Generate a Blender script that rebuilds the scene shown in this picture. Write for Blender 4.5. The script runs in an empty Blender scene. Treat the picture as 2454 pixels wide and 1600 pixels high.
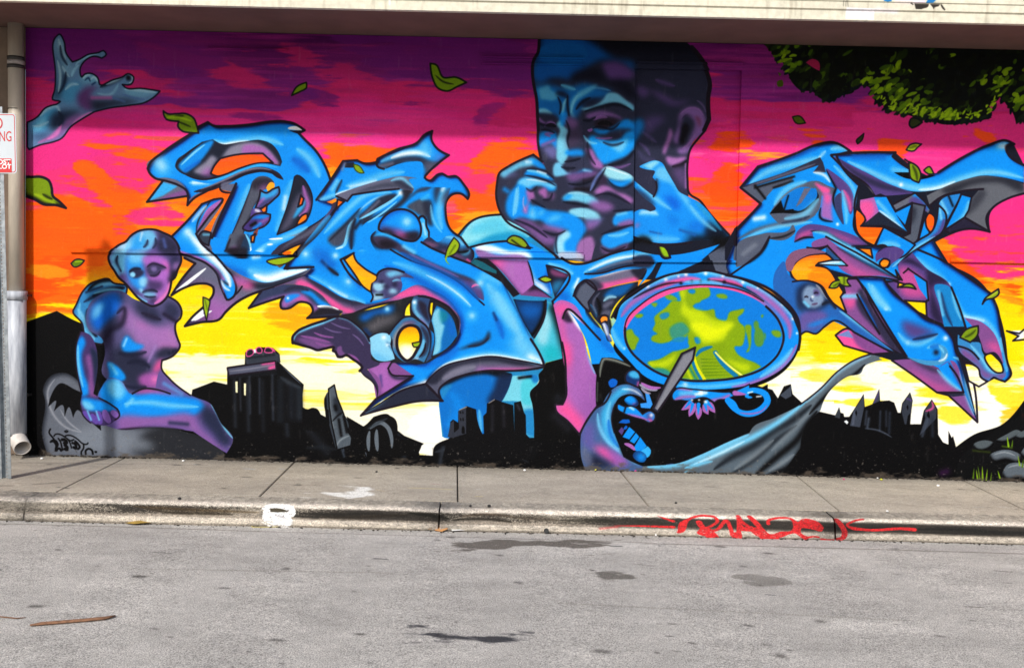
import bpy, bmesh, math, random
import numpy as np
from mathutils import Matrix, Vector
random.seed(7)
scene = bpy.context.scene
# ------------------------------------------------------------------ camera
F_, CX, CY = 2500., 1227., 800.          # focal length and picture centre, in photograph pixels
YAW, PITCH, ROLL = math.radians(.6), math.radians(-2.4), math.radians(1.15)
HC, WY = 1.60, 8.49                      # eye height, distance of the wall
SLOPE = .0088                            # the street falls to the right
def basis():
    fwd = np.array([math.sin(YAW) * math.cos(PITCH), math.cos(YAW) * math.cos(PITCH), math.sin(PITCH)])
    right = np.cross(fwd, [0, 0, 1]); right /= np.linalg.norm(right); up = np.cross(right, fwd)
    c, s = math.cos(ROLL), math.sin(ROLL)
    return fwd, c * right + s * up, -s * right + c * up
CF, CR, CU = basis()
cam_d = bpy.data.cameras.new('camera'); cam = bpy.data.objects.new('camera', cam_d); scene.collection.objects.link(cam)
cam_d.sensor_width = 36.; cam_d.lens = F_ / 2454. * 36.; cam_d.clip_end = 500.; cam_d.clip_start = .05
M = Matrix(((CR[0], CU[0], -CF[0], 0), (CR[1], CU[1], -CF[1], 0), (CR[2], CU[2], -CF[2], HC), (0, 0, 0, 1)))
cam.matrix_world = M; scene.camera = cam
# ------------------------------------------------------------------ sky, sun, exposure
SUN = Vector((-.36, -.94, .83)).normalized()
w = bpy.data.worlds.new('World'); scene.world = w; w.use_nodes = True
nt = w.node_tree; bgn = nt.nodes['Background']; sky = nt.nodes.new('ShaderNodeTexSky'); sky.sky_type = 'NISHITA'
sky.sun_disc = False; sky.sun_elevation = math.asin(SUN.z); sky.sun_rotation = math.atan2(SUN.x, SUN.y); sky.dust_density = 2.5
nt.links.new(sky.outputs[0], bgn.inputs[0]); bgn.inputs[1].default_value = .10
sl = bpy.data.lights.new('sun', 'SUN'); sl.energy = 3.3; sl.angle = math.radians(2.2); sl.color = (1., .965, .91)
so = bpy.data.objects.new('sun', sl); scene.collection.objects.link(so); so.rotation_euler = (-SUN).to_track_quat('-Z', 'Y').to_euler()
so.location = SUN * 20
vs = scene.view_settings; scene.display_settings.display_device = 'sRGB'
vs.view_transform = 'Standard'; vs.look = 'None'; vs.gamma = 1; vs.use_curve_mapping = False; vs.exposure = .20
# ------------------------------------------------------------------ measuring: photograph position -> place in the street
def ray(px, py):
    return CF[None] + np.outer((np.atleast_1d(px) - CX) / F_, CR) + np.outer((CY - np.atleast_1d(py)) / F_, CU)
def onY(px, py, Y=WY):
    d = ray(px, py); t = Y / d[:, 1]; return np.array([0, 0, HC]) + d * t[:, None]
def onG(px, py, z0):
    d = ray(px, py); t = (z0 - HC) / (d[:, 2] + SLOPE * d[:, 0]); return np.array([0, 0, HC]) + d * t[:, None]
def W1(px, py, Y=WY): return Vector(onY(px, py, Y)[0])
def G1(px, py, z0): return Vector(onG(px, py, z0)[0])
def gz(x, z0=0.): return z0 - SLOPE * x
SW = .148                                # pavement height above the road

# ---- photo survey -> wall metres (a projective rectification of the mural's survey points) ----
class Painter:
    def __init__(s, W, H, conv, kpx):
        s.W, s.H, s.conv, s.kpx = W, H, conv, kpx      # conv: (N,2) survey -> canvas px ; kpx: canvas px per survey px
        s.C = np.zeros((H, W, 3), np.float32); s.BG = None
        s.o = (0., 0., 1.); s.mask = None; s.poly = None
        s.col = {}; s.win = {}; s.nz = None
    def c(s, t):
        if t in s.col: t = s.col[t]
        v = np.array([int(t[i:i+2], 16) for i in (0, 2, 4)], np.float32) / 255
        return v
    def pts(s, toks, closed):
        o = s.o
        try: return s._pts(toks, closed)
        finally: s.o = o
    def one(s, toks):
        P = []; o = s.o
        for t in toks:
            if t[0] == '/': o = s.win[t[1:]]; continue
            x, y = t.split(','); P.append((o[0] + float(x) / o[2], o[1] + float(y) / o[2]))
        return s.conv(np.array(P))
    def _pts(s, toks, closed):
        P, K = [], []
        for t in toks:
            if t[0] == '/': s.o = s.win[t[1:]]; continue
            k = t.endswith('*'); t = t.rstrip('*')
            x, y = t.split(','); P.append((s.o[0] + float(x) / s.o[2], s.o[1] + float(y) / s.o[2])); K.append(k)
        P = np.array(P, float); n = len(P)
        if n == 2: return s.conv(P)
        out = []
        rng = range(n if closed else n - 1)
        for i in rng:
            i1 = (i + 1) % n
            p1, p2 = P[i], P[i1]
            p0 = P[i - 1] if (closed or i > 0) and not K[i] else None
            p3 = P[(i + 2) % n] if (closed or i + 2 < n) and not K[i1] else None
            L = np.hypot(*(p2 - p1)) + 1e-6
            def tan(a, b, c_):   # centripetal-ish tangent at b
                l1 = np.hypot(*(b - a)) + 1e-6; l2 = np.hypot(*(c_ - b)) + 1e-6
                t = ((b - a) / l1 * l2 + (c_ - b) / l2 * l1) / (l1 + l2)
                return t
            m1 = tan(p0, p1, p2) * L if p0 is not None else None
            m2 = tan(p1, p2, p3) * L if p3 is not None else None
            if m1 is None and m2 is None:
                out.append(p1[None]); continue
            if m1 is None: m1 = 1.5 * (p2 - p1) - .5 * m2
            if m2 is None: m2 = 1.5 * (p2 - p1) - .5 * m1
            k = max(2, min(14, int(L / 5)))
            t = (np.arange(k) / k)[:, None]
            h = (2*t**3 - 3*t**2 + 1) * p1 + (t**3 - 2*t**2 + t) * m1 + (-2*t**3 + 3*t**2) * p2 + (t**3 - t**2) * m2
            out.append(h)
        if not closed: out.append(P[-1:])
        return s.conv(np.concatenate(out))
    def raster(s, Q, pad=0):
        x0 = max(0, int(Q[:, 0].min()) - 2 - pad); x1 = min(s.W, int(Q[:, 0].max()) + 3 + pad)
        y0 = max(0, int(Q[:, 1].min()) - 2 - pad); y1 = min(s.H, int(Q[:, 1].max()) + 3 + pad)
        if x1 <= x0 or y1 <= y0: return None
        w, h = x1 - x0, y1 - y0; SS = 3
        A = Q - (x0, y0); B = np.roll(A, -1, 0)
        ya, yb = A[:, 1] * SS, B[:, 1] * SS
        lo, hi = np.minimum(ya, yb), np.maximum(ya, yb)
        r0 = np.clip(np.ceil(lo - .5), 0, h * SS).astype(int); r1 = np.clip(np.ceil(hi - .5), 0, h * SS).astype(int)
        n = np.maximum(r1 - r0, 0)
        idx = np.repeat(np.arange(len(A)), n)
        off = np.arange(n.sum()) - np.repeat(np.cumsum(n) - n, n)
        row = r0[idx] + off
        f = ((row + .5) - ya[idx]) / (yb[idx] - ya[idx])
        x = np.clip(A[idx, 0] + f * (B[idx, 0] - A[idx, 0]), 0, w - 1e-3)
        sg = np.where(yb[idx] > ya[idx], 1., -1.)
        ix = x.astype(int); fr = x - ix
        D = np.zeros(h * SS * (w + 2))
        D += np.bincount(row * (w + 2) + ix, sg * (1 - fr), D.size)
        D += np.bincount(row * (w + 2) + ix + 1, sg * fr, D.size)
        M = np.clip(np.abs(np.cumsum(D.reshape(h * SS, w + 2), 1)), 0, 1)[:, :w]
        return (M.reshape(h, SS, w).mean(1).astype(np.float32), x0, y0, x1, y1)
    def dist(s, Q, R, w0, w1, tap):
        # returns field val = radius(t) - d, bbox ; R max reach
        r = int(R) + 3
        x0 = max(0, int(Q[:, 0].min()) - r); x1 = min(s.W, int(Q[:, 0].max()) + r + 1)
        y0 = max(0, int(Q[:, 1].min()) - r); y1 = min(s.H, int(Q[:, 1].max()) + r + 1)
        if x1 <= x0 or y1 <= y0: return None
        F = np.full((y1 - y0, x1 - x0), -1e3, np.float32)
        seg = np.hypot(*(Q[1:] - Q[:-1]).T); T = np.concatenate([[0], np.cumsum(seg)]); T = T / max(T[-1], 1e-6)
        for i in range(len(Q) - 1):
            a, b = Q[i], Q[i + 1]
            ax0 = max(x0, int(min(a[0], b[0])) - r); ax1 = min(x1, int(max(a[0], b[0])) + r + 1)
            ay0 = max(y0, int(min(a[1], b[1])) - r); ay1 = min(y1, int(max(a[1], b[1])) + r + 1)
            if ax1 <= ax0 or ay1 <= ay0: continue
            X = np.arange(ax0, ax1, dtype=np.float32)[None] + .5; Y = np.arange(ay0, ay1, dtype=np.float32)[:, None] + .5
            d = b - a; L2 = d @ d + 1e-9
            t = np.clip(((X - a[0]) * d[0] + (Y - a[1]) * d[1]) / L2, 0, 1)
            ds = np.sqrt((X - a[0] - t * d[0])**2 + (Y - a[1] - t * d[1])**2)
            u = T[i] + t * (T[i + 1] - T[i])
            if tap == 2: ww = w0 * np.sqrt(np.clip(4 * u * (1 - u), 0, 1)) 
            elif tap == 1: ww = w0 * (1 - u) ** .7
            else: ww = w0
            v = ww - ds if w1 == 0 else -ds / np.maximum(ww, .3)
            sub = F[ay0 - y0:ay1 - y0, ax0 - x0:ax1 - x0]
            np.maximum(sub, v, out=sub)
        return F, x0, y0, x1, y1
    def blend(s, a, bb, col, clip):
        x0, y0, x1, y1 = bb
        if clip and s.mask is not None:
            M, mx0, my0, mx1, my1 = s.mask
            cx0, cy0, cx1, cy1 = max(x0, mx0), max(y0, my0), min(x1, mx1), min(y1, my1)
            if cx1 <= cx0 or cy1 <= cy0: return
            a = a[cy0 - y0:cy1 - y0, cx0 - x0:cx1 - x0] * M[cy0 - my0:cy1 - my0, cx0 - mx0:cx1 - mx0]
            x0, y0, x1, y1 = cx0, cy0, cx1, cy1
        T = s.C[y0:y1, x0:x1]
        if isinstance(col, np.ndarray) and col.ndim == 3: cc = s.BG[y0:y1, x0:x1]
        else: cc = col
        a = a[..., None]
        T += (cc - T) * a
    def stroke(s, Q, w, col, clip, tap=0):
        w *= s.kpx / 2
        r = s.dist(Q, w + 1, w, 0, tap)
        if r is None: return
        F, x0, y0, x1, y1 = r
        s.blend(np.clip(F + .6, 0, 1), (x0, y0, x1, y1), col, clip)
    def soft(s, Q, w, al, col, clip, tap=0):
        w *= s.kpx
        r = s.dist(Q, w * 2.2, w, 1, tap)
        if r is None: return
        F, x0, y0, x1, y1 = r
        s.blend((al * np.exp(-(F * F) * 1.6)).astype(np.float32), (x0, y0, x1, y1), col, clip)
    def box(s, M, r):
        for _ in range(2):
            for ax in (0, 1):
                P = np.pad(M, [(r + 1, r) if ax == i else (0, 0) for i in (0, 1)])
                Cs = np.cumsum(P, ax, dtype=np.float32)
                M = (Cs[2*r+1:] - Cs[:-2*r-1]) / (2*r+1) if ax == 0 else (Cs[:, 2*r+1:] - Cs[:, :-2*r-1]) / (2*r+1)
        return M
    def run(s, text):
        for ln in text.split('\n'):
            ln = ln.split('#')[0].split()
            if not ln: continue
            k, a = ln[0], ln[1:]
            if k == '@' and len(a) == 1: s.o = s.win[a[0]]; continue
            if k == 'win': s.win[a[0]] = (float(a[1]), float(a[2]), float(a[3]) if len(a) > 3 else 5.); continue
            if k == '@': s.o = tuple(float(v) for v in a); continue
            if k == 'col': s.col[a[0]] = a[1]; continue
            if k in 'fphF':   # f: fill + clip, p: patch clipped, h: hole to background, F: fill without touching clip
                pt = a if k == 'h' else a[1:]
                Q = s.pts(pt, True); R = s.raster(Q)
                if R is None: continue
                if k == 'f': s.mask = R; s.poly = Q
                s.blend(R[0], R[1:], s.BG if k == 'h' else s.c(a[0]), k == 'p')
                if k == 'h': s.hq = Q; s.stroke(np.concatenate([Q, Q[:1]]), 4.2, s.c('k'), False)
            elif k == 'n':    # set clip only
                Q = s.pts(a, True); s.mask = s.raster(Q); s.poly = Q
            elif k == 'q':    # soft-edged patch, clipped: q col alpha blur pts
                Q = s.pts(a[3:], True); r = max(1, int(float(a[2]) * s.kpx)); R = s.raster(Q, r * 2 + 1)
                if R is None: continue
                s.blend(s.box(R[0], r) * float(a[1]), R[1:], s.c(a[0]), True)
            elif k == 'Q':    # ragged streaky patch: Q col alpha blur pts
                Q = s.pts(a[3:], True); r = max(1, int(float(a[2]) * s.kpx)); R = s.raster(Q, r * 3 + 12)
                if R is None: continue
                m = s.box(R[0], r + 3); x0, y0, x1, y1 = R[1:]
                m = np.clip((m + (s.nz[y0:y1, x0:x1] - .5) * 2.2 - .34) * 2.6, 0, 1)
                s.blend(m * float(a[1]), R[1:], s.c(a[0]), True)
            elif k == 'x': s.mask = None
            elif k == 'o': s.stroke(np.concatenate([s.poly, s.poly[:1]]), float(a[1]), s.c(a[0]), False)
            elif k in 'lc': s.stroke(s.pts(a[2:], False), float(a[1]), s.c(a[0]), k == 'c')
            elif k in 'tT': s.stroke(s.pts(a[2:], False), float(a[1]), s.c(a[0]), k == 'T', 2)
            elif k in 'uU': s.stroke(s.pts(a[2:], False), float(a[1]), s.c(a[0]), k == 'U', 1)
            elif k in 'sS': s.soft(s.pts(a[3:], False), float(a[1]), float(a[2]), s.c(a[0]), k == 's', 2 if len(a) > 5 else 0)
            elif k in 'zZ': s.soft(s.pts(a[3:], False), float(a[1]), float(a[2]), s.c(a[0]), k == 'z', 0)
            elif k == 'd':    # soft dot(s) clipped: d col r alpha pts
                for Q in s.one(a[3:]):
                    Q = Q[None]
                    s.soft(np.concatenate([Q, Q + .01]), float(a[1]), float(a[2]), s.c(a[0]), True)
            elif k == 'r':    # rim shade: r col size alpha dx dy
                M, x0, y0, x1, y1 = s.mask
                sz = max(1, int(float(a[1]) * s.kpx / 1.6)); dx, dy = (int(round(float(v) * s.kpx)) for v in a[3:5])
                p = sz * 2 + abs(dx) + abs(dy) + 2
                B = np.roll(s.box(np.pad(M, p), sz), (dy, dx), (0, 1))[p:-p, p:-p]
                s.blend(np.clip(float(a[2]) * (M - B) * 2, 0, 1), (x0, y0, x1, y1), s.c(a[0]), True)
            elif k == 'g':    # linear gradient in clip: g col alpha x0,y0 x1,y1 (full at first, none at second)
                M, x0, y0, x1, y1 = s.mask
                Q = s.one(a[2:])
                d = Q[1] - Q[0]; X = np.arange(x0, x1)[None]; Y = np.arange(y0, y1)[:, None]
                t = np.clip(((X - Q[0, 0]) * d[0] + (Y - Q[0, 1]) * d[1]) / (d @ d), 0, 1)
                t = t * t * (3 - 2 * t)
                s.blend(((1 - t) * float(a[1])).astype(np.float32), (x0, y0, x1, y1), s.c(a[0]), True)
            elif k == 'Y': foliage(s)
            elif k == 'bg': s.BG = s.C.copy()
            else: raise ValueError('bad op ' + k)

def vnoise(W, H, cw, ch, seed, octs=4, gain=.5):
    R = np.random.RandomState(seed); out = np.zeros((H, W), np.float32); a = 1.; tot = 0
    for o in range(octs):
        gx, gy = max(2, int(W / cw) + 2), max(2, int(H / ch) + 2)
        G = R.rand(gy + 1, gx + 1).astype(np.float32)
        x = np.arange(W) / cw; y = np.arange(H) / ch
        x0 = np.minimum(x.astype(int), gx - 1); y0 = np.minimum(y.astype(int), gy - 1)
        fx = (x - x0); fy = (y - y0); fx = (fx * fx * (3 - 2 * fx))[None]; fy = (fy * fy * (3 - 2 * fy))[:, None]
        A = G[y0][:, x0]; B = G[y0][:, x0 + 1]; C = G[y0 + 1][:, x0]; D = G[y0 + 1][:, x0 + 1]
        out += a * ((A * (1 - fx) + B * fx) * (1 - fy) + (C * (1 - fx) + D * fx) * fy)
        tot += a; a *= gain; cw = max(cw / 2, 1.01); ch = max(ch / 2, 1.01)
    return out / tot
def background(p, X0, Z1, S):
    W, H = p.W, p.H
    n1 = vnoise(W, H, 300, 46, 1, 5, .55); n2 = vnoise(W, H, 170, 16, 2, 4, .6); n3 = vnoise(W, H, 420, 120, 5, 3)
    y = np.arange(H, dtype=np.float32)[:, None] + np.zeros((1, W), np.float32)
    x = np.arange(W, dtype=np.float32)[None] + np.zeros((H, 1), np.float32)
    # survey-like row coordinate (photo px) for the colour bands
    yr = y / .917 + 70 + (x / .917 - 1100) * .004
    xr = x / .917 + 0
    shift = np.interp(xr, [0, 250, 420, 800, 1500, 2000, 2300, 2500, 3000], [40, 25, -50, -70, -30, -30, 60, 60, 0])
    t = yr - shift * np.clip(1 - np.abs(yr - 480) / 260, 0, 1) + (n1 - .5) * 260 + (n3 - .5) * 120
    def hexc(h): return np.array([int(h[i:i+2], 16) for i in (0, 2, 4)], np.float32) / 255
    stops = [(0, '54105a'), (110, '741a70'), (160, '86247e'), (205, '8c2a8c'), (222, 'd82c74'), (300, 'e8308c'), (345, 'f23f98'), (425, 'ee3a8e'), (436, 'ff6418'), (540, 'ff6e08'), (585, 'ff8410'), (650, 'ffa012'), (715, 'ffc400'), (745, 'ffe200'), (820, 'ffe810'), (850, 'fff04a'), (880, 'fffbe0'), (1100, 'fffdf0')]  # dusk purple, stops painted darker towards the top for shade under the soffit
    xs = [s[0] for s in stops]; cs = np.stack([hexc(s[1]) for s in stops])
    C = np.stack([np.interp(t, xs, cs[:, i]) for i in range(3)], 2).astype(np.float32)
    def mix(m, h, a):
        nonlocal C
        m = (np.clip(m, 0, 1) * a)[..., None]; C = C + (hexc(h) - C) * m
    sm = lambda e0, e1, v: np.clip((v - e0) / (e1 - e0), 0, 1)
    lo = sm(900, 1000, yr + (n1 - .5) * 60)
    # orange streaks in the pink, pink in the orange, yellow streaks in the white
    mix(sm(.60, .64, n2 * .6 + n1 * .4) * sm(310, 330, yr) * sm(560, 500, yr), 'ff6a20', .85)
    mix(sm(.63, .67, 1 - n2 * .5 - n3 * .5 + .08) * sm(330, 360, yr) * sm(620, 560, yr), 'f0409a', .6)
    mix(sm(.55, .70, n2) * sm(520, 600, yr) * sm(760, 700, yr), 'ffb030', .7)
    mix(sm(.58, .62, n2) * sm(800, 840, yr) * sm(1000, 900, yr), 'ffe40c', .85)
    mix(sm(.60, .66, n2) * sm(900, 930, yr), 'ffe95a', .6)
    mix(sm(.52, .60, vnoise(W, H, 120, 9, 9, 3)) * sm(840, 880, yr), 'fffbd8', .5)
    mix(sm(.66, .72, n2) * sm(250, 300, yr) * sm(420, 380, yr), 'b04aa6', .35)
    # wispy overspray: every band brushed with thin lighter and darker streaks of its neighbours
    n4 = vnoise(W, H, 150, 7, 71, 4, .6); n5 = vnoise(W, H, 260, 12, 72, 4, .6)
    mix(sm(.50, .80, n4) * sm(430, 300, yr), 'c83a9c', .55); mix(sm(.52, .80, n5) * sm(330, 200, yr), 'a02c78', .5)
    mix(sm(.55, .85, n5) * sm(230, 330, yr) * sm(600, 480, yr), 'ff9ac0', .35); mix(sm(.55, .85, n4) * sm(420, 520, yr) * sm(760, 660, yr), 'ffc050', .5)
    mix(sm(.50, .75, n4) * sm(700, 780, yr) * sm(960, 900, yr), 'fffac0', .6); mix(sm(.56, .76, n5) * sm(820, 860, yr) * sm(1020, 960, yr), 'ffe000', .75)
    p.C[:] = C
    p.nz = vnoise(W, H, 90, 12, 21, 5, .62)
def foliage(p):
    """leaf clumps of the painted canopy, brushed one by one along its ragged lower edge (survey coordinates)"""
    R = np.random.RandomState(12)
    E = np.array([(1830, 100), (1884, 165), (1915, 212), (1950, 222), (1988, 245), (2045, 215), (2080, 205), (2104, 250), (2135, 270), (2212, 285), (2275, 296), (2340, 292), (2376, 280), (2390, 236), (2412, 248), (2440, 290), (2520, 280), (2600, 300), (2760, 310)], float)
    hexc = lambda h: np.array([int(h[i:i+2], 16) for i in (0, 2, 4)], np.float32) / 255
    def dab(x, y, L, w, a, col, al=1.):
        dx, dy = np.cos(a) * L / 2, np.sin(a) * L / 2
        Q = p.conv(np.array([[x - dx, y - dy], [x + R.uniform(-2, 2), y + R.uniform(-2, 2)], [x + dx, y + dy]]))
        r = p.dist(Q, w * p.kpx / 2 + 1, w * p.kpx / 2, 0, 2)
        if r is None: return
        Fd, x0, y0, x1, y1 = r
        p.blend(np.clip(Fd * .6 + .5, 0, 1) * al, (x0, y0, x1, y1), hexc(col), False)
    for i in range(150):
        x = R.uniform(1840, 2750); e = np.interp(x, E[:, 0], E[:, 1]); dab(x, e - 4, R.uniform(14, 30), R.uniform(5, 10), R.uniform(1.7, 2.7), ['0c1420', '101a20', '1c2a1c'][R.randint(3)])
    for i in range(900):
        x = R.uniform(1840, 2750); e = np.interp(x, E[:, 0], E[:, 1]); t = R.rand() ** 1.3; y = e - 10 - t * (e - 95)
        b = np.sin(x * .021 + 1.3 * np.sin(y * .04)) + np.sin(x * .047 + y * .05) * .7 + R.normal() * .5 - 2.4 * max(0, t - .35)
        pal = ['0a0e08', '0c1208', '121a0a'] if b < -.5 else (['1e2c0c', '2c400c', '24360c'] if b < .05 else (['4c6a0c', '587810', '466410'] if b < .7 else ['7c9c10', '8cb014', '98bc18', '6c9010']))
        dab(x, y, R.uniform(12, 30), R.uniform(6, 13) * (1.25 if b < 0 else 1), R.normal(2.45, .35), pal[R.randint(len(pal))], .92)
    for i in range(90):
        x = R.uniform(2100, 2400); e = np.interp(x, E[:, 0], E[:, 1]); dab(x, e - R.uniform(8, 30), R.uniform(8, 16), R.uniform(3, 6), R.normal(2.4, .4), ['a4c81c', 'b0d020', '90b414'][R.randint(3)])

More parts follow.
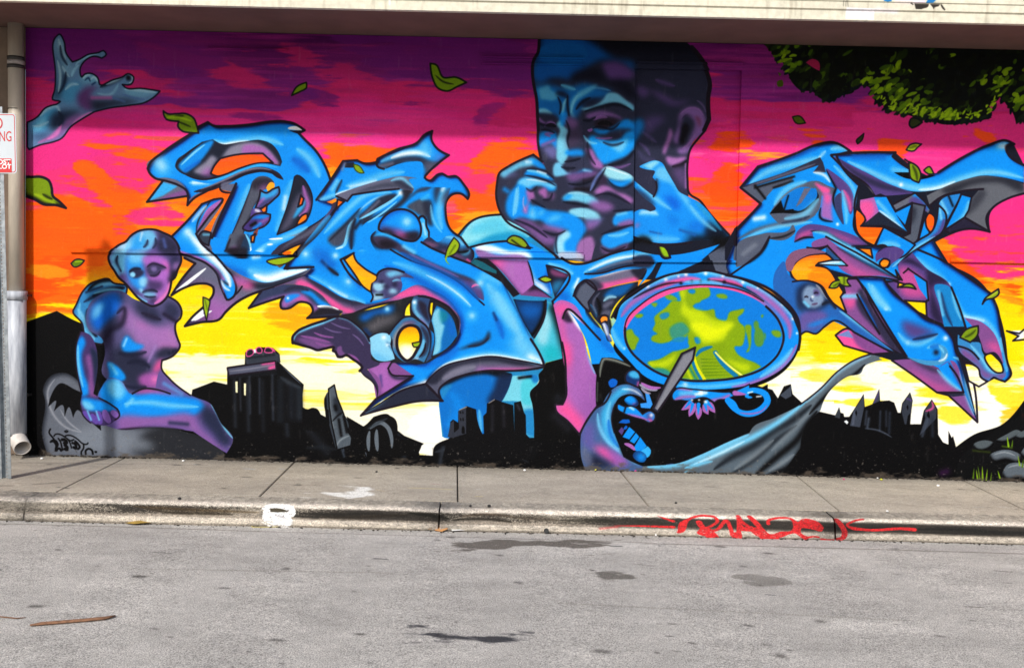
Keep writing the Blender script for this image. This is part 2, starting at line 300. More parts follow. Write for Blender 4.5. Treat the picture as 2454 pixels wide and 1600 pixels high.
# the mural, stroke by stroke: op colour size points (f fill, l line, s airbrush, q soft patch, h see-through ...)
MURAL = '''
col B 0c98f2
col b 0768cc
col n 123a74
col c 7accf2
col C 3cb4f4
col w f2f9fd
col k 221a28
col K 07070a
col d 2e3048
col D 22283a
col g 6c6e86
col G 9896ac
col m ae6eba
col M 8a5898
col p ee5ea4
col v 5e4a8c
col L 8cb41e
col l 4e6a14
col y ffd800
col o ff7008
col P ee3a90
col R d82c74
col V 7a2282
col t 4cc8d8
win A 340 260
win B 400 480
win C 740 290
win D 840 500
win E 680 700
win F 960 800
win G 1220 200
win H 1160 350
win I 1400 350
win J 1090 560
win N 1440 620
win O 1320 820
win Z 1100 0
win Y 1400 130
win P 1740 330 2.882
win Q 1978 330 2.882
win R 1740 560 2.882
win T 1978 560 2.882
win U 1978 780 2.882
win W 1640 830 2.882
win S 130 530 2.882
win SS 130 790 2.882
win CH 0 0 4.434
win TR 1954 0 4.434
win XX 0 0 .96985
# ---- hand painted cloud streaks over the banded sky (display coordinates)
@ 0 0 .96985
x
Q R .8 6 300,95 450,120 560,160 640,190 560,200 450,160 330,130
Q V .8 8 60,80 330,80 520,150 420,180 240,150 60,150
Q R .7 8 640,100 760,130 900,190 1000,230 900,240 780,190 690,150
Q V .8 8 760,80 1100,90 1240,130 1240,210 1080,200 900,170
Q V .7 5 700,205 760,215 800,235 720,235
Q V .6 4 520,265 600,262 660,275 580,280
Q V .5 5 1110,250 1180,240 1150,330 1120,330
Q R .9 5 1180,240 1240,236 1246,330 1130,330 1130,290
Q P .9 10 62,330 340,345 360,430 300,470 200,440 60,480
Q o .9 3 170,378 225,380 262,420 330,450 340,500 250,500 200,430
Q o .9 4 170,325 260,340 350,352 400,372 350,378 250,355
Q P .9 4 150,430 200,440 250,470 270,482 230,480 170,450
Q ff6a10 .9 10 50,500* 130,450 190,480 330,500 420,560 260,600 60,700
Q ff9a14 .6 6 330,470 420,500 400,560 330,560
Q ff5a10 .8 10 60,620 190,610 190,730 120,720 60,740
Q ffa520 .8 6 60,620 140,618 170,640 110,650
Q P .9 5 290,498 400,480 440,520 380,520
Q ffb428 .9 8 740,420 800,380 800,460 770,480
Q o .9 6 760,360 900,340 1000,370 900,395 780,390
Q P .9 6 860,290* 1250,290* 1250,360* 1040,410 920,340
Q o .9 6 1100,365 1250,345* 1250,400* 1180,415 1090,405
Q ff6a10 .9 8 1050,430 1140,415 1240,410* 1240,500* 1080,530 1060,480
Q ffac20 .9 8 1060,530 1240,490 1160,560 1090,560
Q P .8 6 1060,420 1160,400 1130,440
Q ffb420 .9 10 840,610 900,640 900,700 860,700
Q ffe400 .8 10 420,620 460,640 440,720 410,700
Q ffa010 .7 10 620,720 740,730 760,760 620,770
Q ffe400 .9 10 480,760 620,750 700,790 560,830 430,820
Q fffbe0 .9 6 440,830 560,840 660,830 860,900 700,905 560,870 440,870
Q P .9 8 1650,300 1770,310 1800,340 1760,390 1640,380
Q ff5c10 .9 5 1660,320 1760,330 1740,345 1690,352 1650,340
Q ff5c10 .9 5 1660,400 1700,380 1730,440 1700,480 1640,450
Q ffb030 .9 4 1710,345 1760,352 1830,362 1790,372 1720,362
Q P .9 6 1780,300* 2150,300 2500,310* 2500,380* 2300,400 2150,350 1900,330 1780,325*
Q P .9 6 1980,260* 2500,270* 2500,330* 1980,320*
Q ff5c18 .9 4 2040,330 2110,345 2100,372 2050,368
Q ff5c18 .9 4 1860,305 1930,318 1900,336
Q ff5c18 .9 3 2260,300 2320,330 2300,352 2280,330
Q P .95 8 2180,480 2380,470 2380,640 2290,650 2220,600
Q ff5c10 .9 8 2150,560 2220,590 2290,640 2380,670 2380,720 2300,700 2180,640
Q ffb020 .8 6 2280,660 2380,700 2380,740 2300,720
Q ffe100 .9 8 1880,780 2380,740 2380,830 1900,850
Q fffff6 .95 4 1780,870* 1900,850 2240,850 2500,860* 2500,1010* 2200,1040 1780,960*
Q fffff8 .9 3 960,960 1030,940 1030,1060 970,1060
Q ffe830 .8 3 1960,930 2020,925 2080,935 2000,945
Q ffdf10 .85 3 1900,890 1960,885 2040,900 1960,910
Q ffdf10 .8 3 2120,910 2200,905 2250,925 2180,930
Q ffdf10 .8 3 2290,890 2380,890 2420,930 2330,940
Q ffe830 .7 2 2080,870 2140,865 2160,880 2100,884
Q ffe84c .8 3 1860,868 1960,860 2010,880 1900,888
Q ffe84c .8 3 2280,850 2360,846 2380,868 2320,874
Q ffe020 .8 3 2170,960 2240,950 2260,975 2200,985
Q ffc410 .8 4 2320,968 2380,950 2380,1000 2340,1006
Q ff8a10 .8 8 1880,600 2000,590 2010,680 1900,690
Q ffb010 .9 6 1900,690 2010,660 2020,740 1920,760
bg
# ---- black skyline and ground (display coordinates)
f K 55,750* 132,722* 175,745 250,770* 330,905* 445,918* 447,905* 497,886* 528,893* 528,852* 569,846* 570,818* 585,818* 600,806* 634,808* 648,820* 650,843* 706,893* 708,965 722,948 738,950 745,962* 760,970* 756,920 775,897* 790,940 812,978 835,992 868,968* 905,964 912,985 940,1012* 985,1030* 972,1042* 975,1056* 1006,1058* 1008,1040 1040,1020* 1240,1010* 1262,870* 1300,860* 1400,840* 1700,880* 1795,905* 1808,925* 1822,897* 1838,892* 1842,915* 1880,950* 2030,985* 2165,985* 2200,1040* 2215,1012* 2222,1038* 2262,1010 2330,985 2380,930* 2700,860* 2700,1180* 55,1180*
@ TR
@ XX
win CA 1978 780 2.882
@ CA
F K -60,600* 0,610* 60,640* 95,560* 105,600* 125,605* 130,628* 165,628* 190,590* 265,470* 272,560* 300,550* 325,540* 372,435* 378,520* 440,515* 475,530* 500,600* 520,600* 530,535* 585,458* 603,515* 590,620* 585,690* 640,770* 680,585* 735,508* 775,575* 780,790* 850,820* 850,725* 885,800* 890,860* 700,894* 0,894*
f 3a4048 62,630* 95,565* 105,600* 100,640*
F w 128,660* 145,650* 160,665* 150,680*
f 434a58 170,690* 192,592* 265,480* 268,560* 240,700*
s 5a6274 4 .8 200,600 190,680
F K 205,600* 212,580* 220,600* 215,625*
f 434a58 325,540* 370,445* 374,520*
s v 3 .6 340,530 368,460
s 6a7484 4 .85 275,575 340,555 420,560 500,610
S 3c4452 4 .8 285,590 275,680
S 4a5464 5 .8 300,640 290,700
S 363e4c 4 .8 380,590 375,720
S 363e4c 4 .7 420,590 420,690
S 2c3442 5 .8 445,600 440,740
S 5a6474 3 .8 270,708 360,720 460,770
f 3a404c 528,600* 532,540* 584,465* 600,520* 590,600* 570,620* 560,680* 548,680*
s v 3 .8 560,500 595,515
F K 560,560* 568,545* 574,562* 570,585*
f 3a404c 650,760* 690,640* 682,590* 735,515* 770,580* 765,640*
s p 4 .8 735,520 745,560 690,590
F K 700,620* 712,585* 722,620* 718,640*
S 4a5464 5 .7 705,650 670,760
S 2c3442 6 .7 740,640 740,760
@ XX
# ruins left of the middle
t 5a6270 3 533,856 572,848
t 5a6270 3 650,846 700,892
f 343a44 572,822* 606,815* 650,822* 652,842* 574,846*
F 14161c 530,856* 640,850* 655,870* 535,880*
S 2c323c 7 .7 545,885 547,990
S 2c323c 7 .7 575,885 578,1000
S 20242c 7 .7 610,885 612,1000
S 2c323c 8 .7 660,900 668,1010
t p 4 590,818 600,808 610,812
t p 4 618,816 632,810 640,818
F w 588,812* 603,809* 606,817* 590,820*
f 3c444e 762,975* 758,915* 772,898* 792,950* 812,985* 800,1030* 780,1040*
c K 3 772,935 775,945
c K 4 780,985 795,968 802,990
t 4e5866 3 800,1050 800,1020 830,1010
S 3a4450 4 .9 782,1000 800,1060
S 3a4450 4 .9 815,992 830,1040
t 5c6674 4 852,1060 850,1010 870,985 905,972
t 5c6674 4 880,1050 880,1000 900,990 908,1040
S 2a303a 8 .7 925,1010 940,1060
S 22262e 14 .7 720,1000 760,1050
S 3a3f4a 10 .8 1010,1050 1100,1035 1180,1040
S 343a44 8 .8 1020,1090 1030,1040
S 2c3038 10 .6 1080,1060 1180,1050 1230,1075
# rocks and purple dust at the right
@ XX
F 0c0d10 2235,1060 2300,1010 2380,960* 2700,900* 2700,1180* 2225,1180*
S 2a1410 10 .8 2380,965 2460,930
S 5a2068 12 .5 2190,1098 2200,1095
S 4c1a5a 8 .5 2275,1102 2280,1100
@ TR
@ XX
f 5c666c 2262,1034 2290,1022 2312,1030 2300,1044 2270,1046
r K 5 .9 -2 -5
f 66707a 2300,1058 2322,1046 2352,1046 2376,1062 2370,1080 2340,1074 2310,1078
r K 7 .95 -2 -9
s a4acb4 3 .7 2310,1056 2335,1050 2360,1058
f 66707a 2330,1102 2340,1080 2372,1074 2402,1086 2425,1112 2410,1126 2370,1118 2340,1120
r K 8 .95 -3 -10
s a4acb4 3 .7 2342,1086 2370,1080 2398,1094
f 5c666c 2314,1026 2340,1008 2366,998 2378,1006 2360,1020 2330,1030
r K 4 .9 -2 -5
f 6a747e 2372,1056 2390,1030 2430,1012 2480,1024 2490,1060 2440,1084 2400,1078
r K 8 .95 -3 -9
s a4acb4 3 .7 2385,1044 2410,1026 2450,1018
f 5c666c 2360,1016 2378,1000 2400,996 2396,1010 2376,1022
r K 4 .9 -2 -4
f 66707a 2420,1110 2450,1086 2500,1080 2540,1100 2530,1130 2450,1130
r K 8 .95 -3 -9
f 5c666c 2500,1030 2560,1006 2620,1036 2600,1064 2520,1060
r K 8 .95 -3 -9
S 3c4a14 4 .7 2262,1046 2300,1050
S 56701a 3 .8 2330,1036 2352,1040
u 8cb41e 5 2284,1116 2283,1082
u 8cb41e 4 2292,1118 2295,1088
u 5c7c16 5 2278,1118 2273,1082
u 8cb41e 4 2272,1112 2269,1090
u 5c7c16 4 2302,1118 2305,1096
u 8cb41e 4 2324,1110 2319,1092
u 8cb41e 5 2344,1036 2341,1014
u 5c7c16 4 2352,1036 2354,1020
u 8cb41e 4 2370,1080 2366,1058
u 5c7c16 4 2376,1084 2379,1066
u 5c7c16 4 2262,1110 2264,1086
u 8cb41e 4 2420,1090 2422,1070
# grey slab the figure sits on
f 6e7480 112,1060* 98,1010 105,930 100,905 120,872 150,866 182,885 200,960 280,985 420,1000 520,1050 520,1075* 200,1075* 115,1070*
r 2a2e38 10 .6 3 4
q 26282e .9 8 330,1010 520,1010 540,1080 330,1062 300,1040
q 88909c .8 10 180,1000 300,1005 360,1035 240,1050 160,1030
S a6aab4 4 .7 128,880 112,905 116,945 150,990 190,1004
S a6aab4 3 .7 140,950 155,975 190,1003
f K 118,920 140,890 175,905 230,930* 235,1000* 195,965* 180,952 170,970* 160,945 150,968* 145,940 125,955* 130,930 112,945*
# ===== the man: coat, head, hands =====
# coat and shoulder behind the letters
@ D
f 2a8fc4 1300,310* 1450,160 1800,75* 2400,300* 2500,1200* 2200,1560* /F 1950,290* 1740,340* 1700,430 1650,560 1540,700 1590,850 1600,1240* 1000,1250* 500,1230* 460,860* 480,650* 1000,440* 1000,-300* /D 980,900*
F 8fdcec /D 1330,330* 1450,170 1830,80* 1900,130 2150,330 1900,380 1400,450*
s 18a0cc 10 .8 1560,400 1800,340 2100,350
s c 8 .6 1500,220 1800,190
n 1330,330* 1450,170 1830,80* 2300,400* 1900,400 1400,450*
q 1c9ccc .9 6 1500,400 1850,260 2100,320 2200,420 1400,440
q 5cc8e4 .8 6 1400,280 1500,200 1800,120 1900,240 1600,300
@ D
l k 5 1290,320* 1450,150 1820,70
# lower coat (under the crescent)
@ F
f 0a78cc 460,650* 560,560 760,480 1020,430 1330,470* 1350,520* 1280,720 1200,820 1000,1300* 520,1240* 460,850*
q K .9 4 460,660 560,560 1000,430 1360,440 1330,500 1000,480 760,520 540,620
q 1a2a4c .9 6 1180,480 1360,500 1300,700 1210,830 1040,820 1120,640
q 3898c8 .6 3 480,660 620,600 560,700 500,780 
s c 7 .7 940,900 960,1100 970,1180
s B 20 .5 600,700 700,900 560,1100
f 7cd0e4 1340,500* 1630,480* 1660,530 1640,590 1560,690* 1580,840 1600,1240* 1530,1220 1490,1000 1440,810* 1360,800* 1220,800* 1300,640
q t .8 3 1460,560 1560,490 1640,500 1660,560 1550,690 1560,850 1480,840 1440,700
q 1070c0 .8 3 1440,500 1640,480 1660,560 1600,590 1560,530
q 2088c8 .9 4 1500,900 1590,900 1600,1240 1530,1220
s K 5 .9 1420,525 1560,505
# castle silhouettes over coat
F 0c0c10 590,1240* 595,1050* 630,1020* 690,1060* 690,920* 790,860* 905,900* 915,1000* 940,1100 980,1195* 1000,1190* 990,980* 1030,940* 1035,830* 1130,780* 1210,810* 1350,850* 1365,1190* 1360,820* 1440,800* 1480,940* 1500,970* 1505,1200* 1560,1260* 1700,1300* 1600,1500* 500,1500* 560,1260*
F 383c48 600,1060* 640,1030* 640,1180* 700,1130* 690,920* 785,880* 785,1190* 660,1230* 565,1230*
F b0a49c 700,905* 790,865* 800,872* 705,912*
F b0a49c 1050,825* 1125,778* 1130,786* 1058,830*
l K 2.5 715,930 718,945
l K 2.5 745,930 748,945
l K 2.5 720,1010 722,1030
l K 2.5 748,1008 750,1032
F K 735,1190* 735,1120 750,1095 765,1120 768,1190*
F 383c48 600,1190* 640,1180* 680,1200* 640,1240* 580,1240*
S 343640 5 .9 1400,850 1425,900
S 26262e 6 .8 1100,860 1100,1150
S 26262e 6 .8 1230,860 1240,1100
# big black ground right of coat
F 08080a 1740,345* 1700,430 1655,480 1660,560 1550,700 1580,850 1600,1260* 2200,1300* 2200,1000* 1940,830 1840,840 1980,620 1940,290*
S 20222a 16 .8 1880,720 1900,790 1940,760
S 2a2a34 16 .6 1850,980 2000,1120
# second cyan slice beneath the right letter
@ J
f 4cc0d8 1090,800* 1120,830 1080,960 970,1180 950,1290* 1000,1380* 1090,1540* 1290,1490* 1260,1200 1200,900 1170,830*
q a0dcec .9 6 1090,900 1030,1100 980,1200 990,1280 1080,1340 1130,1200 1150,1000
q K .9 7 1140,840 1170,840 1300,1300 1300,1480 1230,1200 1170,1000
q 10b4c0 .7 8 1080,1360 1200,1340 1280,1480 1100,1530
f 0c3e74 700,780* 900,800 1090,800* 1080,950 930,1240* 800,1020
q 0a62b4 .9 8 780,880 920,840 1040,900 960,1000 850,1000
r K 8 .9 -3 -3
l k 5 1090,800 1080,960 950,1240 
# collar pieces: white lapel
f B 170,150* 640,90* 900,110* 1150,250* 1380,360* 1200,480* 1160,740* 950,610* 880,320* 250,290* 240,220*
q w .95 4 230,150 400,130 640,200 900,240 930,290 800,280 500,240 250,190
q 9c70b0 .95 3 240,200 500,250 860,285 880,300 300,300
s w 9 .6 900,340 930,500 960,600
l k 5 150,170 400,110 700,85 
# head
@ Z
x
F 35384f /H 640,200* 1240,300* 1800,350* 1800,1250* 1300,1400* 860,1350* 700,1100*
f 33364e 960,380* 960,520* 950,620 890,740 880,880 890,980 930,1200 940,1400 950,1560 /G 340,700 380,900 440,1000 560,1200 560,1600* 2160,1600* 2160,1260 2150,950 2200,720 2370,520 /Y 1510,770* 1500,500 1520,350 1480,200 1430,100 1370,10 1290,-80 1200,-170* /Z 1500,400* 960,400*
g 0c0e1c .9 /Z 1200,470 1200,900
@ Z
q 0a60b0 1 8 970,360* 1200,360 1640,540 1860,700 2100,780 2100,830 1960,760 1700,720 1500,830 1330,960 1180,940 1050,980 960,1000 890,960 900,760 960,620
q 0c6cbc .9 3 950,640 1540,640 1540,660 950,660
q 6a4a8e .95 7 1720,770 1880,740 2040,820 2110,900 2000,960 1800,950
q 16182c .9 8 1350,900 1500,840 1700,830 1760,960 1950,950 2110,1060 2100,1200 1900,1080 1720,1000 1520,970 1340,990
q 1c2238 .9 7 1050,960 1300,980 1500,960 1320,1000 1100,1000
@ G
q 0c78c8 .9 7 310,40 480,20 700,60 900,0 1100,60 1240,100 1100,180 900,260 780,420 700,320 640,500 600,400 480,380 340,340
q 5cb4dc .9 4 390,60 480,30 500,80 600,130 560,200 450,200 400,180
s 5cb4dc 10 .8 380,90 400,160
s 5cb4dc 7 .9 620,20 740,60 800,80
q 66bce0 .95 4 820,120 920,60 1060,20 1000,80 880,160 800,220 760,320 780,420 740,380 730,260
q 7cc8e8 .95 3 860,310 1000,270 1120,200 1180,120 1260,110 1400,200 1500,290 1500,310 1300,240 1180,250 1050,300 900,320
q 16182c .9 5 560,110 700,130 720,180 640,160 560,130
q 20243a .8 5 860,260 960,180 1100,180 960,270
# brow ridge left
q 80cce8 .95 3 345,320 420,300 520,370 440,370 350,340
q 2a2c42 .8 4 350,380 560,400 560,480 380,460
s 8a62a4 6 .9 420,520 500,470 560,500
t 1c1828 8 440,510 500,495 570,520
s 8a62a4 5 .8 360,430 420,480
# left cheek
q B .95 4 370,600 560,600 560,800 500,720 420,740 380,760 
s 8a62a4 5 .9 540,600 440,610 500,640
s 8a62a4 6 .8 400,740 540,680
q 7878b4 .9 6 400,780 560,760 560,900 500,900 440,840
# nose
q 80d0ec .98 3 630,440 570,490 610,560 580,650 570,800 575,920 640,975 700,900 710,780 690,640 710,560 660,520 640,470
s 7cc8e8 6 .95 690,180 650,280 640,400
q B .9 4 620,350 690,340 690,440 640,520 
q 9264a4 .7 6 690,400 780,420 830,480 760,560 700,520
q 50405e .7 8 720,560 860,540 800,760 720,780
q B .95 5 710,820 800,790 890,810 890,870 840,900 740,870
s 1a1626 6 .95 740,920 840,910
s B 8 .9 700,830 780,860
# right eye
q 8a62a4 .9 4 920,400 1080,330 1250,360 1370,430 1200,400 1040,400 960,430
t 8a62a4 9 1000,440 1100,400 1180,410
q 2a1e2c .95 5 1020,480 1140,420 1300,450 1250,530 1140,550 1050,520
t 14101a 10 1060,490 1160,470 1240,500
q B .95 4 1000,540 1120,560 1250,520 1420,430 1500,480 1500,560 1300,580 1180,600 1060,600 
q 2e3048 .8 4 1180,600 1500,560 1300,690 1200,680
q 12a0f4 1 4 1060,640 1200,690 1340,660 1400,590 1500,570 1500,760 1420,860 1280,920 1100,960 1040,860 980,740 950,650 1000,620
q c .9 5 1200,730 1300,720 1360,700 1420,650 1400,760 1330,830 1260,790
s c 5 .8 890,620 960,700 1060,720
s 8a62a4 4 .9 1030,650 1100,660 1240,650
t 8a62a4 7 940,560 980,560 990,540
q ae74bc .95 4 920,780 1000,800 1040,880 1120,960 1130,1020 1060,1020 980,980 970,880
# muzzle and lips
q 3a3e58 .9 5 700,900 960,920 1000,1020 760,1060 660,1010
q c .95 3 560,950 620,950 640,1000 700,1070 760,1090 680,1100 540,1110
q B .9 4 690,1060 780,1090 900,1060 1010,1050 940,1035 880,1040 780,1080
s c 5 .9 900,1040 980,1060
q 7a5894 .9 5 680,1110 900,1060 1080,1060 1020,1120 860,1150 740,1180
s 241c2c 7 .8 900,1170 1040,1130
q 50507a .8 5 700,1190 800,1200 820,1260 760,1250
s 1a1420 8 .9 800,1270 960,1270
q 78ccec .98 4 640,1380 700,1320 800,1300 920,1320 1040,1380 1080,1430 940,1440 800,1410 680,1400
q B .8 4 640,1400 700,1330 760,1330 700,1400
q 9668ac .9 6 960,1440 1200,1430 1260,1480 1160,1540 1020,1500
q 8cd4ec .9 3 720,1530 800,1500 960,1510 1040,1560 760,1600
@ G
s 101426 4 .8 680,440 720,560 700,700 720,780
s 101426 5 .8 620,1000 700,1020 800,1010
s 101426 4 .9 660,940 740,930 860,900
s 101426 5 .7 940,700 960,860 1040,980
s 101426 5 .8 880,440 980,440 1040,400
s 101426 4 .8 1000,540 1060,520 1240,545 1330,470
s 5aa8dc 4 .7 1060,680 1200,730 1360,690
s 101426 5 .7 1120,700 1240,740 1380,700
s 101426 5 .8 340,480 420,500 560,520
s 101426 4 .8 380,560 460,560 550,600
s 7cc8e8 4 .8 820,140 760,260 740,360
s 101426 5 .8 700,140 700,260 720,400
s 101426 4 .8 580,160 620,260 600,380
s 101426 6 .8 800,320 860,240 980,170
s 101426 6 .9 900,340 1100,280 1280,250 1480,330
s 5aa8dc 4 .6 930,60 1100,60 1220,90
s 101426 7 .8 1180,980 1300,960 1440,880 1500,800
s 8a62a4 5 .7 1160,1000 1300,1010 1460,960
s 101426 5 .9 700,1200 860,1210 1000,1160
s 9ad8f0 4 .8 700,1320 820,1310 960,1340
s 101426 5 .8 640,1420 800,1440 960,1470
s 6a5a90 6 .6 1560,700 1640,760 1700,860
s 6a5a90 6 .5 1600,560 1700,640 1780,700
s 54507c 10 .5 1560,800 1640,900 1760,900
s b47cc0 3 .8 2060,360 2160,290 2280,300 2340,380
s 101426 4 .9 2080,420 2150,360 2250,400 2270,520 2180,700
s b47cc0 4 .8 2080,780 2180,700 2240,600
# side of head, ear
q 68508c .95 7 1540,20 1640,40 1800,160 1960,250 2100,240 2180,200 2000,200 1860,120 1700,80 1640,160 1560,120
s 68508c 8 .7 1760,-60 1900,-10 2000,20
q 5a4a7e .9 8 1640,420 1800,380 1880,400 1760,520 1660,600
q B .8 6 1520,430 1600,420 1620,520 1560,620 1520,680
q a872b4 .95 4 1940,520 1970,580 1930,720 1860,850 1850,800 1900,660 1920,580
q 8e6aac .95 5 2040,500 2060,340 2160,270 2280,280 2350,360 2370,480 2330,600 2250,700 2180,800 2060,840 2020,780 2120,740 2200,600 2240,480 2200,400 2120,360 2080,420 2060,600 2020,720 1990,700
q 14101c .98 4 2100,480 2140,460 2170,520 2140,620 2090,720 2060,700 2070,600
q 7a3c5c .7 4 2240,380 2300,400 2300,520 2260,440
q b47cc0 .95 4 1890,870 2000,880 2140,880 2100,940 2000,980 1920,960
s 14101c 7 .9 1960,990 2080,960 2150,910
s b47cc0 4 .7 2130,960 2130,1240
q 8a62a4 .5 8 1960,1030 2100,1000 2120,1260 1990,1100
s 6a5a88 4 .8 2260,190 2340,260 2370,340
# outline of head
l k 7 /Z 965,370 960,500 950,620 890,740 880,880 890,980 930,1200 940,1400 950,1560
l k 5.5 /G 355,480 345,580 345,700 380,900
l k 10 /Y 1290,-80 1370,10 1430,100 1480,200 1520,350 1500,500 1510,770* 1450,900
l k 5 /Y 1450,920 1380,1000 1280,1140 1250,1300 1250,1500 /I 1270,560 1400,650 1500,780 1750,1060
# ---- hands
F 1c2030 /I 580,1060* 1250,1000* 1760,1070* 1840,1100* 1840,1380* 1700,1600* 500,1600* 500,1250*
F 5c6478 /I 1840,1110* 2180,1050* 2120,1280* 1800,1500* 1600,1550* 1500,1300* 1700,1180*
@ H
n 590,105* 700,200 760,300 860,400 900,600 960,700* 1100,740* 1300,740* 1500,800 1500,900 1330,1200 1280,1400* 900,1340* 700,1200 540,1040 260,880* 200,800 145,600 155,450 180,330 300,240 480,150
F 35384f 590,105* 700,200 760,300 860,400 880,560 800,800* 900,1340* 700,1200 540,1040 260,880* 200,800 145,600 155,450 180,330 300,240 480,150
q 6cc0e4 .95 4 190,340 300,260 480,170 600,150 640,200 560,240 440,260 320,330 230,380
q B .95 4 530,160 620,160 740,280 700,280 600,230
s w 6 .5 510,190 560,190
q 7878b4 .5 5 240,380 360,320 420,330 300,380
q B .95 3 480,350 520,290 640,300 760,350 840,410 740,400 620,370
s c 6 .9 510,295 640,310 780,380
s B 8 .7 250,520 280,540
# fist
q B .98 4 270,800 260,700 310,560 380,480 430,400 520,380 700,430 860,490 860,520 780,540 680,470 600,480 540,620 560,700 680,720 740,760 900,780 1050,810 1180,900 1230,980 1180,1080 1120,1200 1100,1340 870,1320 860,1160 900,1080 1020,1010 900,1000 760,960 700,900 560,880 440,860 350,880
q c .95 4 400,460 440,400 520,380 720,430 860,480 850,500 700,470 600,470 520,500 440,460
s c 6 .9 390,500 380,620 360,760 350,840
s c 5 .8 410,480 400,640 375,820
q c .9 6 540,830 590,740 620,830 600,880 
q c .9 5 640,830 720,760 700,820
q c .8 6 740,900 860,830 940,840 820,900
q ac6eb4 .95 4 510,520 580,530 620,620 560,640 500,820 460,780 520,680
q ac6eb4 .95 4 640,560 740,500 760,560 740,640 700,600 
q a06aac .9 5 760,620 840,560 820,640 
s 35384f 6 .9 620,500 630,600 660,640
q 8660a0 .95 6 370,870 560,900 700,1000 860,1080 830,1180 740,1180 560,1040
q 9468aa .9 6 680,950 860,960 980,1010 900,1060 760,1020
q 35384f .9 5 700,1020 900,1060 860,1100 780,1080 
q a8e0f0 .9 4 860,1150 900,1070 1020,1020 1040,1060 960,1160 960,1300 880,1300
q ac78b8 .9 4 1140,1140 1280,1080 1280,1370 1190,1370 1190,1330 1120,1320
q c0c8dc .9 3 880,1315 1190,1330 1190,1345 900,1340
# chin knuckle
q 8cd0e8 .95 4 1010,780 1100,750 1260,760 1380,820 1400,870 1260,890 1160,850
q 6c78bc .8 5 1200,890 1400,870 1440,840 1360,940 1280,970
q 9468aa .8 6 1220,940 1400,900 1340,960 1240,1010
s 14162a 4 .8 480,350 620,375 760,420 860,480
s 14162a 4 .8 500,270 640,280 780,330 840,400
s 14162a 4 .7 500,500 560,540 640,480
s 14162a 4 .8 560,640 640,690 740,740
s 14162a 5 .8 820,560 780,640 700,640
s 14162a 5 .8 360,880 560,960 760,1100
s 14162a 4 .8 700,1010 860,1060 980,1010
s c0a0d0 3 .7 480,600 470,700 500,780
s w 3 .6 640,300 740,330
s w 3 .6 500,400 620,410 760,440
s 14162a 4 .7 880,1060 860,1160 880,1300
l k 5 590,105 480,150 300,240 180,330 155,450 145,600 200,800 250,880 540,1060 720,1200 880,1330
l k 5 590,105 700,190
# right hand finger across the mouth
n 1240,560* 1340,350 1460,240 1620,280 1790,370 1800,700* 1700,900* 1300,700*
s 6a80bc 6 .9 1270,540 1380,340 1460,260
q a0e0f0 .98 4 1420,280 1480,240 1620,280 1790,370 1790,400 1640,420 1520,400 1430,330
q B .98 4 1480,400 1640,420 1780,400 1720,460 1640,500 1540,460
q 3a2e48 .9 4 1340,450 1420,350 1480,420 1400,480
q a872b4 .98 4 1320,560 1420,470 1480,480 1600,550 1700,580 1790,660 1780,680 1680,640 1600,580 1460,540 1400,580 
s 14162a 4 .8 1460,260 1380,400 1300,540
s 14162a 4 .7 1480,400 1560,480 1700,500 1790,440
s 14162a 5 .8 1330,600 1480,570 1620,620 1760,700
s w 3 .6 1460,260 1600,300 1740,350
# two fingers lower
n 1380,760* 1800,740* 1800,1250* 1380,1300*
q 1c9cf0 1 3 1540,900 1560,840 1640,800 1790,780 1790,900 1640,930 1560,950
s c 6 .7 1600,820 1700,800
q 9468aa .9 4 1600,950 1790,890 1790,930 1640,970
q 1c9cf0 1 3 1420,1080 1600,1020 1790,970 1790,1130 1650,1180 1500,1230 1420,1190 1400,1130
s c 6 .8 1480,1070 1600,1070 1740,1030
q 7c5c90 .9 5 1400,1190 1500,1240 1740,1170 1700,1220 1460,1300 1410,1260
s 14162a 4 .8 1540,780 1660,770 1790,760
s 14162a 5 .8 1400,1060 1600,990 1790,940
s 14162a 5 .8 1400,1210 1500,1260 1700,1200
# hand on the board
@ I
f 1898f2 600,790* 700,750 800,780* 860,760 700,590 600,480* 600,400* 720,500 850,600* 890,500 880,420 830,370 860,300 740,270 670,240 740,200 870,165 940,190 1000,290 1100,460 1140,530 1260,600 1380,660 1520,800 1640,960 1750,1070* 1650,1100 1300,1130 1200,1150 800,1150 600,1080*
q K .9 9 1200,1010 1300,1100 1200,1150 1700,1160 1760,1080 1500,960 1460,1060 1350,1060
q 101c34 .8 8 1480,900 1700,1060 1600,1090 1450,1000
q a0e0f0 .9 4 680,240 760,200 880,165 920,180 860,230 800,280 740,240
q c .85 5 850,340 900,240 980,240 1080,420 1160,540 1240,600 1300,740 1400,840 1300,780 1240,700 1160,600 1040,440 920,400 
s c 9 .8 640,430 760,540 900,650 1060,760
s c 10 .8 660,810 800,790 900,820
s w 6 .4 700,780 860,790
q 0668d8 .9 7 960,600 1080,600 1160,720 1140,760 1000,660
q 0c80e0 .8 7 1000,800 1160,900 1080,960
q 303c58 .9 5 600,500 740,560 860,720 740,660 620,660
s K 7 .9 640,690 740,680 840,740
s K 6 .9 620,730 720,720 800,760
q 0c78dc .7 6 1240,960 1380,880 1480,920 1400,1020
s 1c64b0 4 .8 800,1020 930,1050
s 1c64b0 5 .8 1160,1000 1340,1060
s c 12 .6 640,1080 900,1110 1160,1110
s 2a4868 9 .8 880,380 870,500 850,600
s c 8 .7 1280,700 1400,860 1600,1020
s 30a0c8 8 .6 1340,660 1500,830 1660,1010
q a078b8 .7 4 620,920 680,920 660,970 620,980
l k 4 840,600 880,500 870,420 
l k 5 600,1085 800,1155 1300,1150 
S K 12 .9 600,1150 720,1110 820,1160
S K 18 .9 1560,1120 1700,1150 1780,1110
# ===== letters, first group (zoom-window coordinates) =====
@ 400 480 5
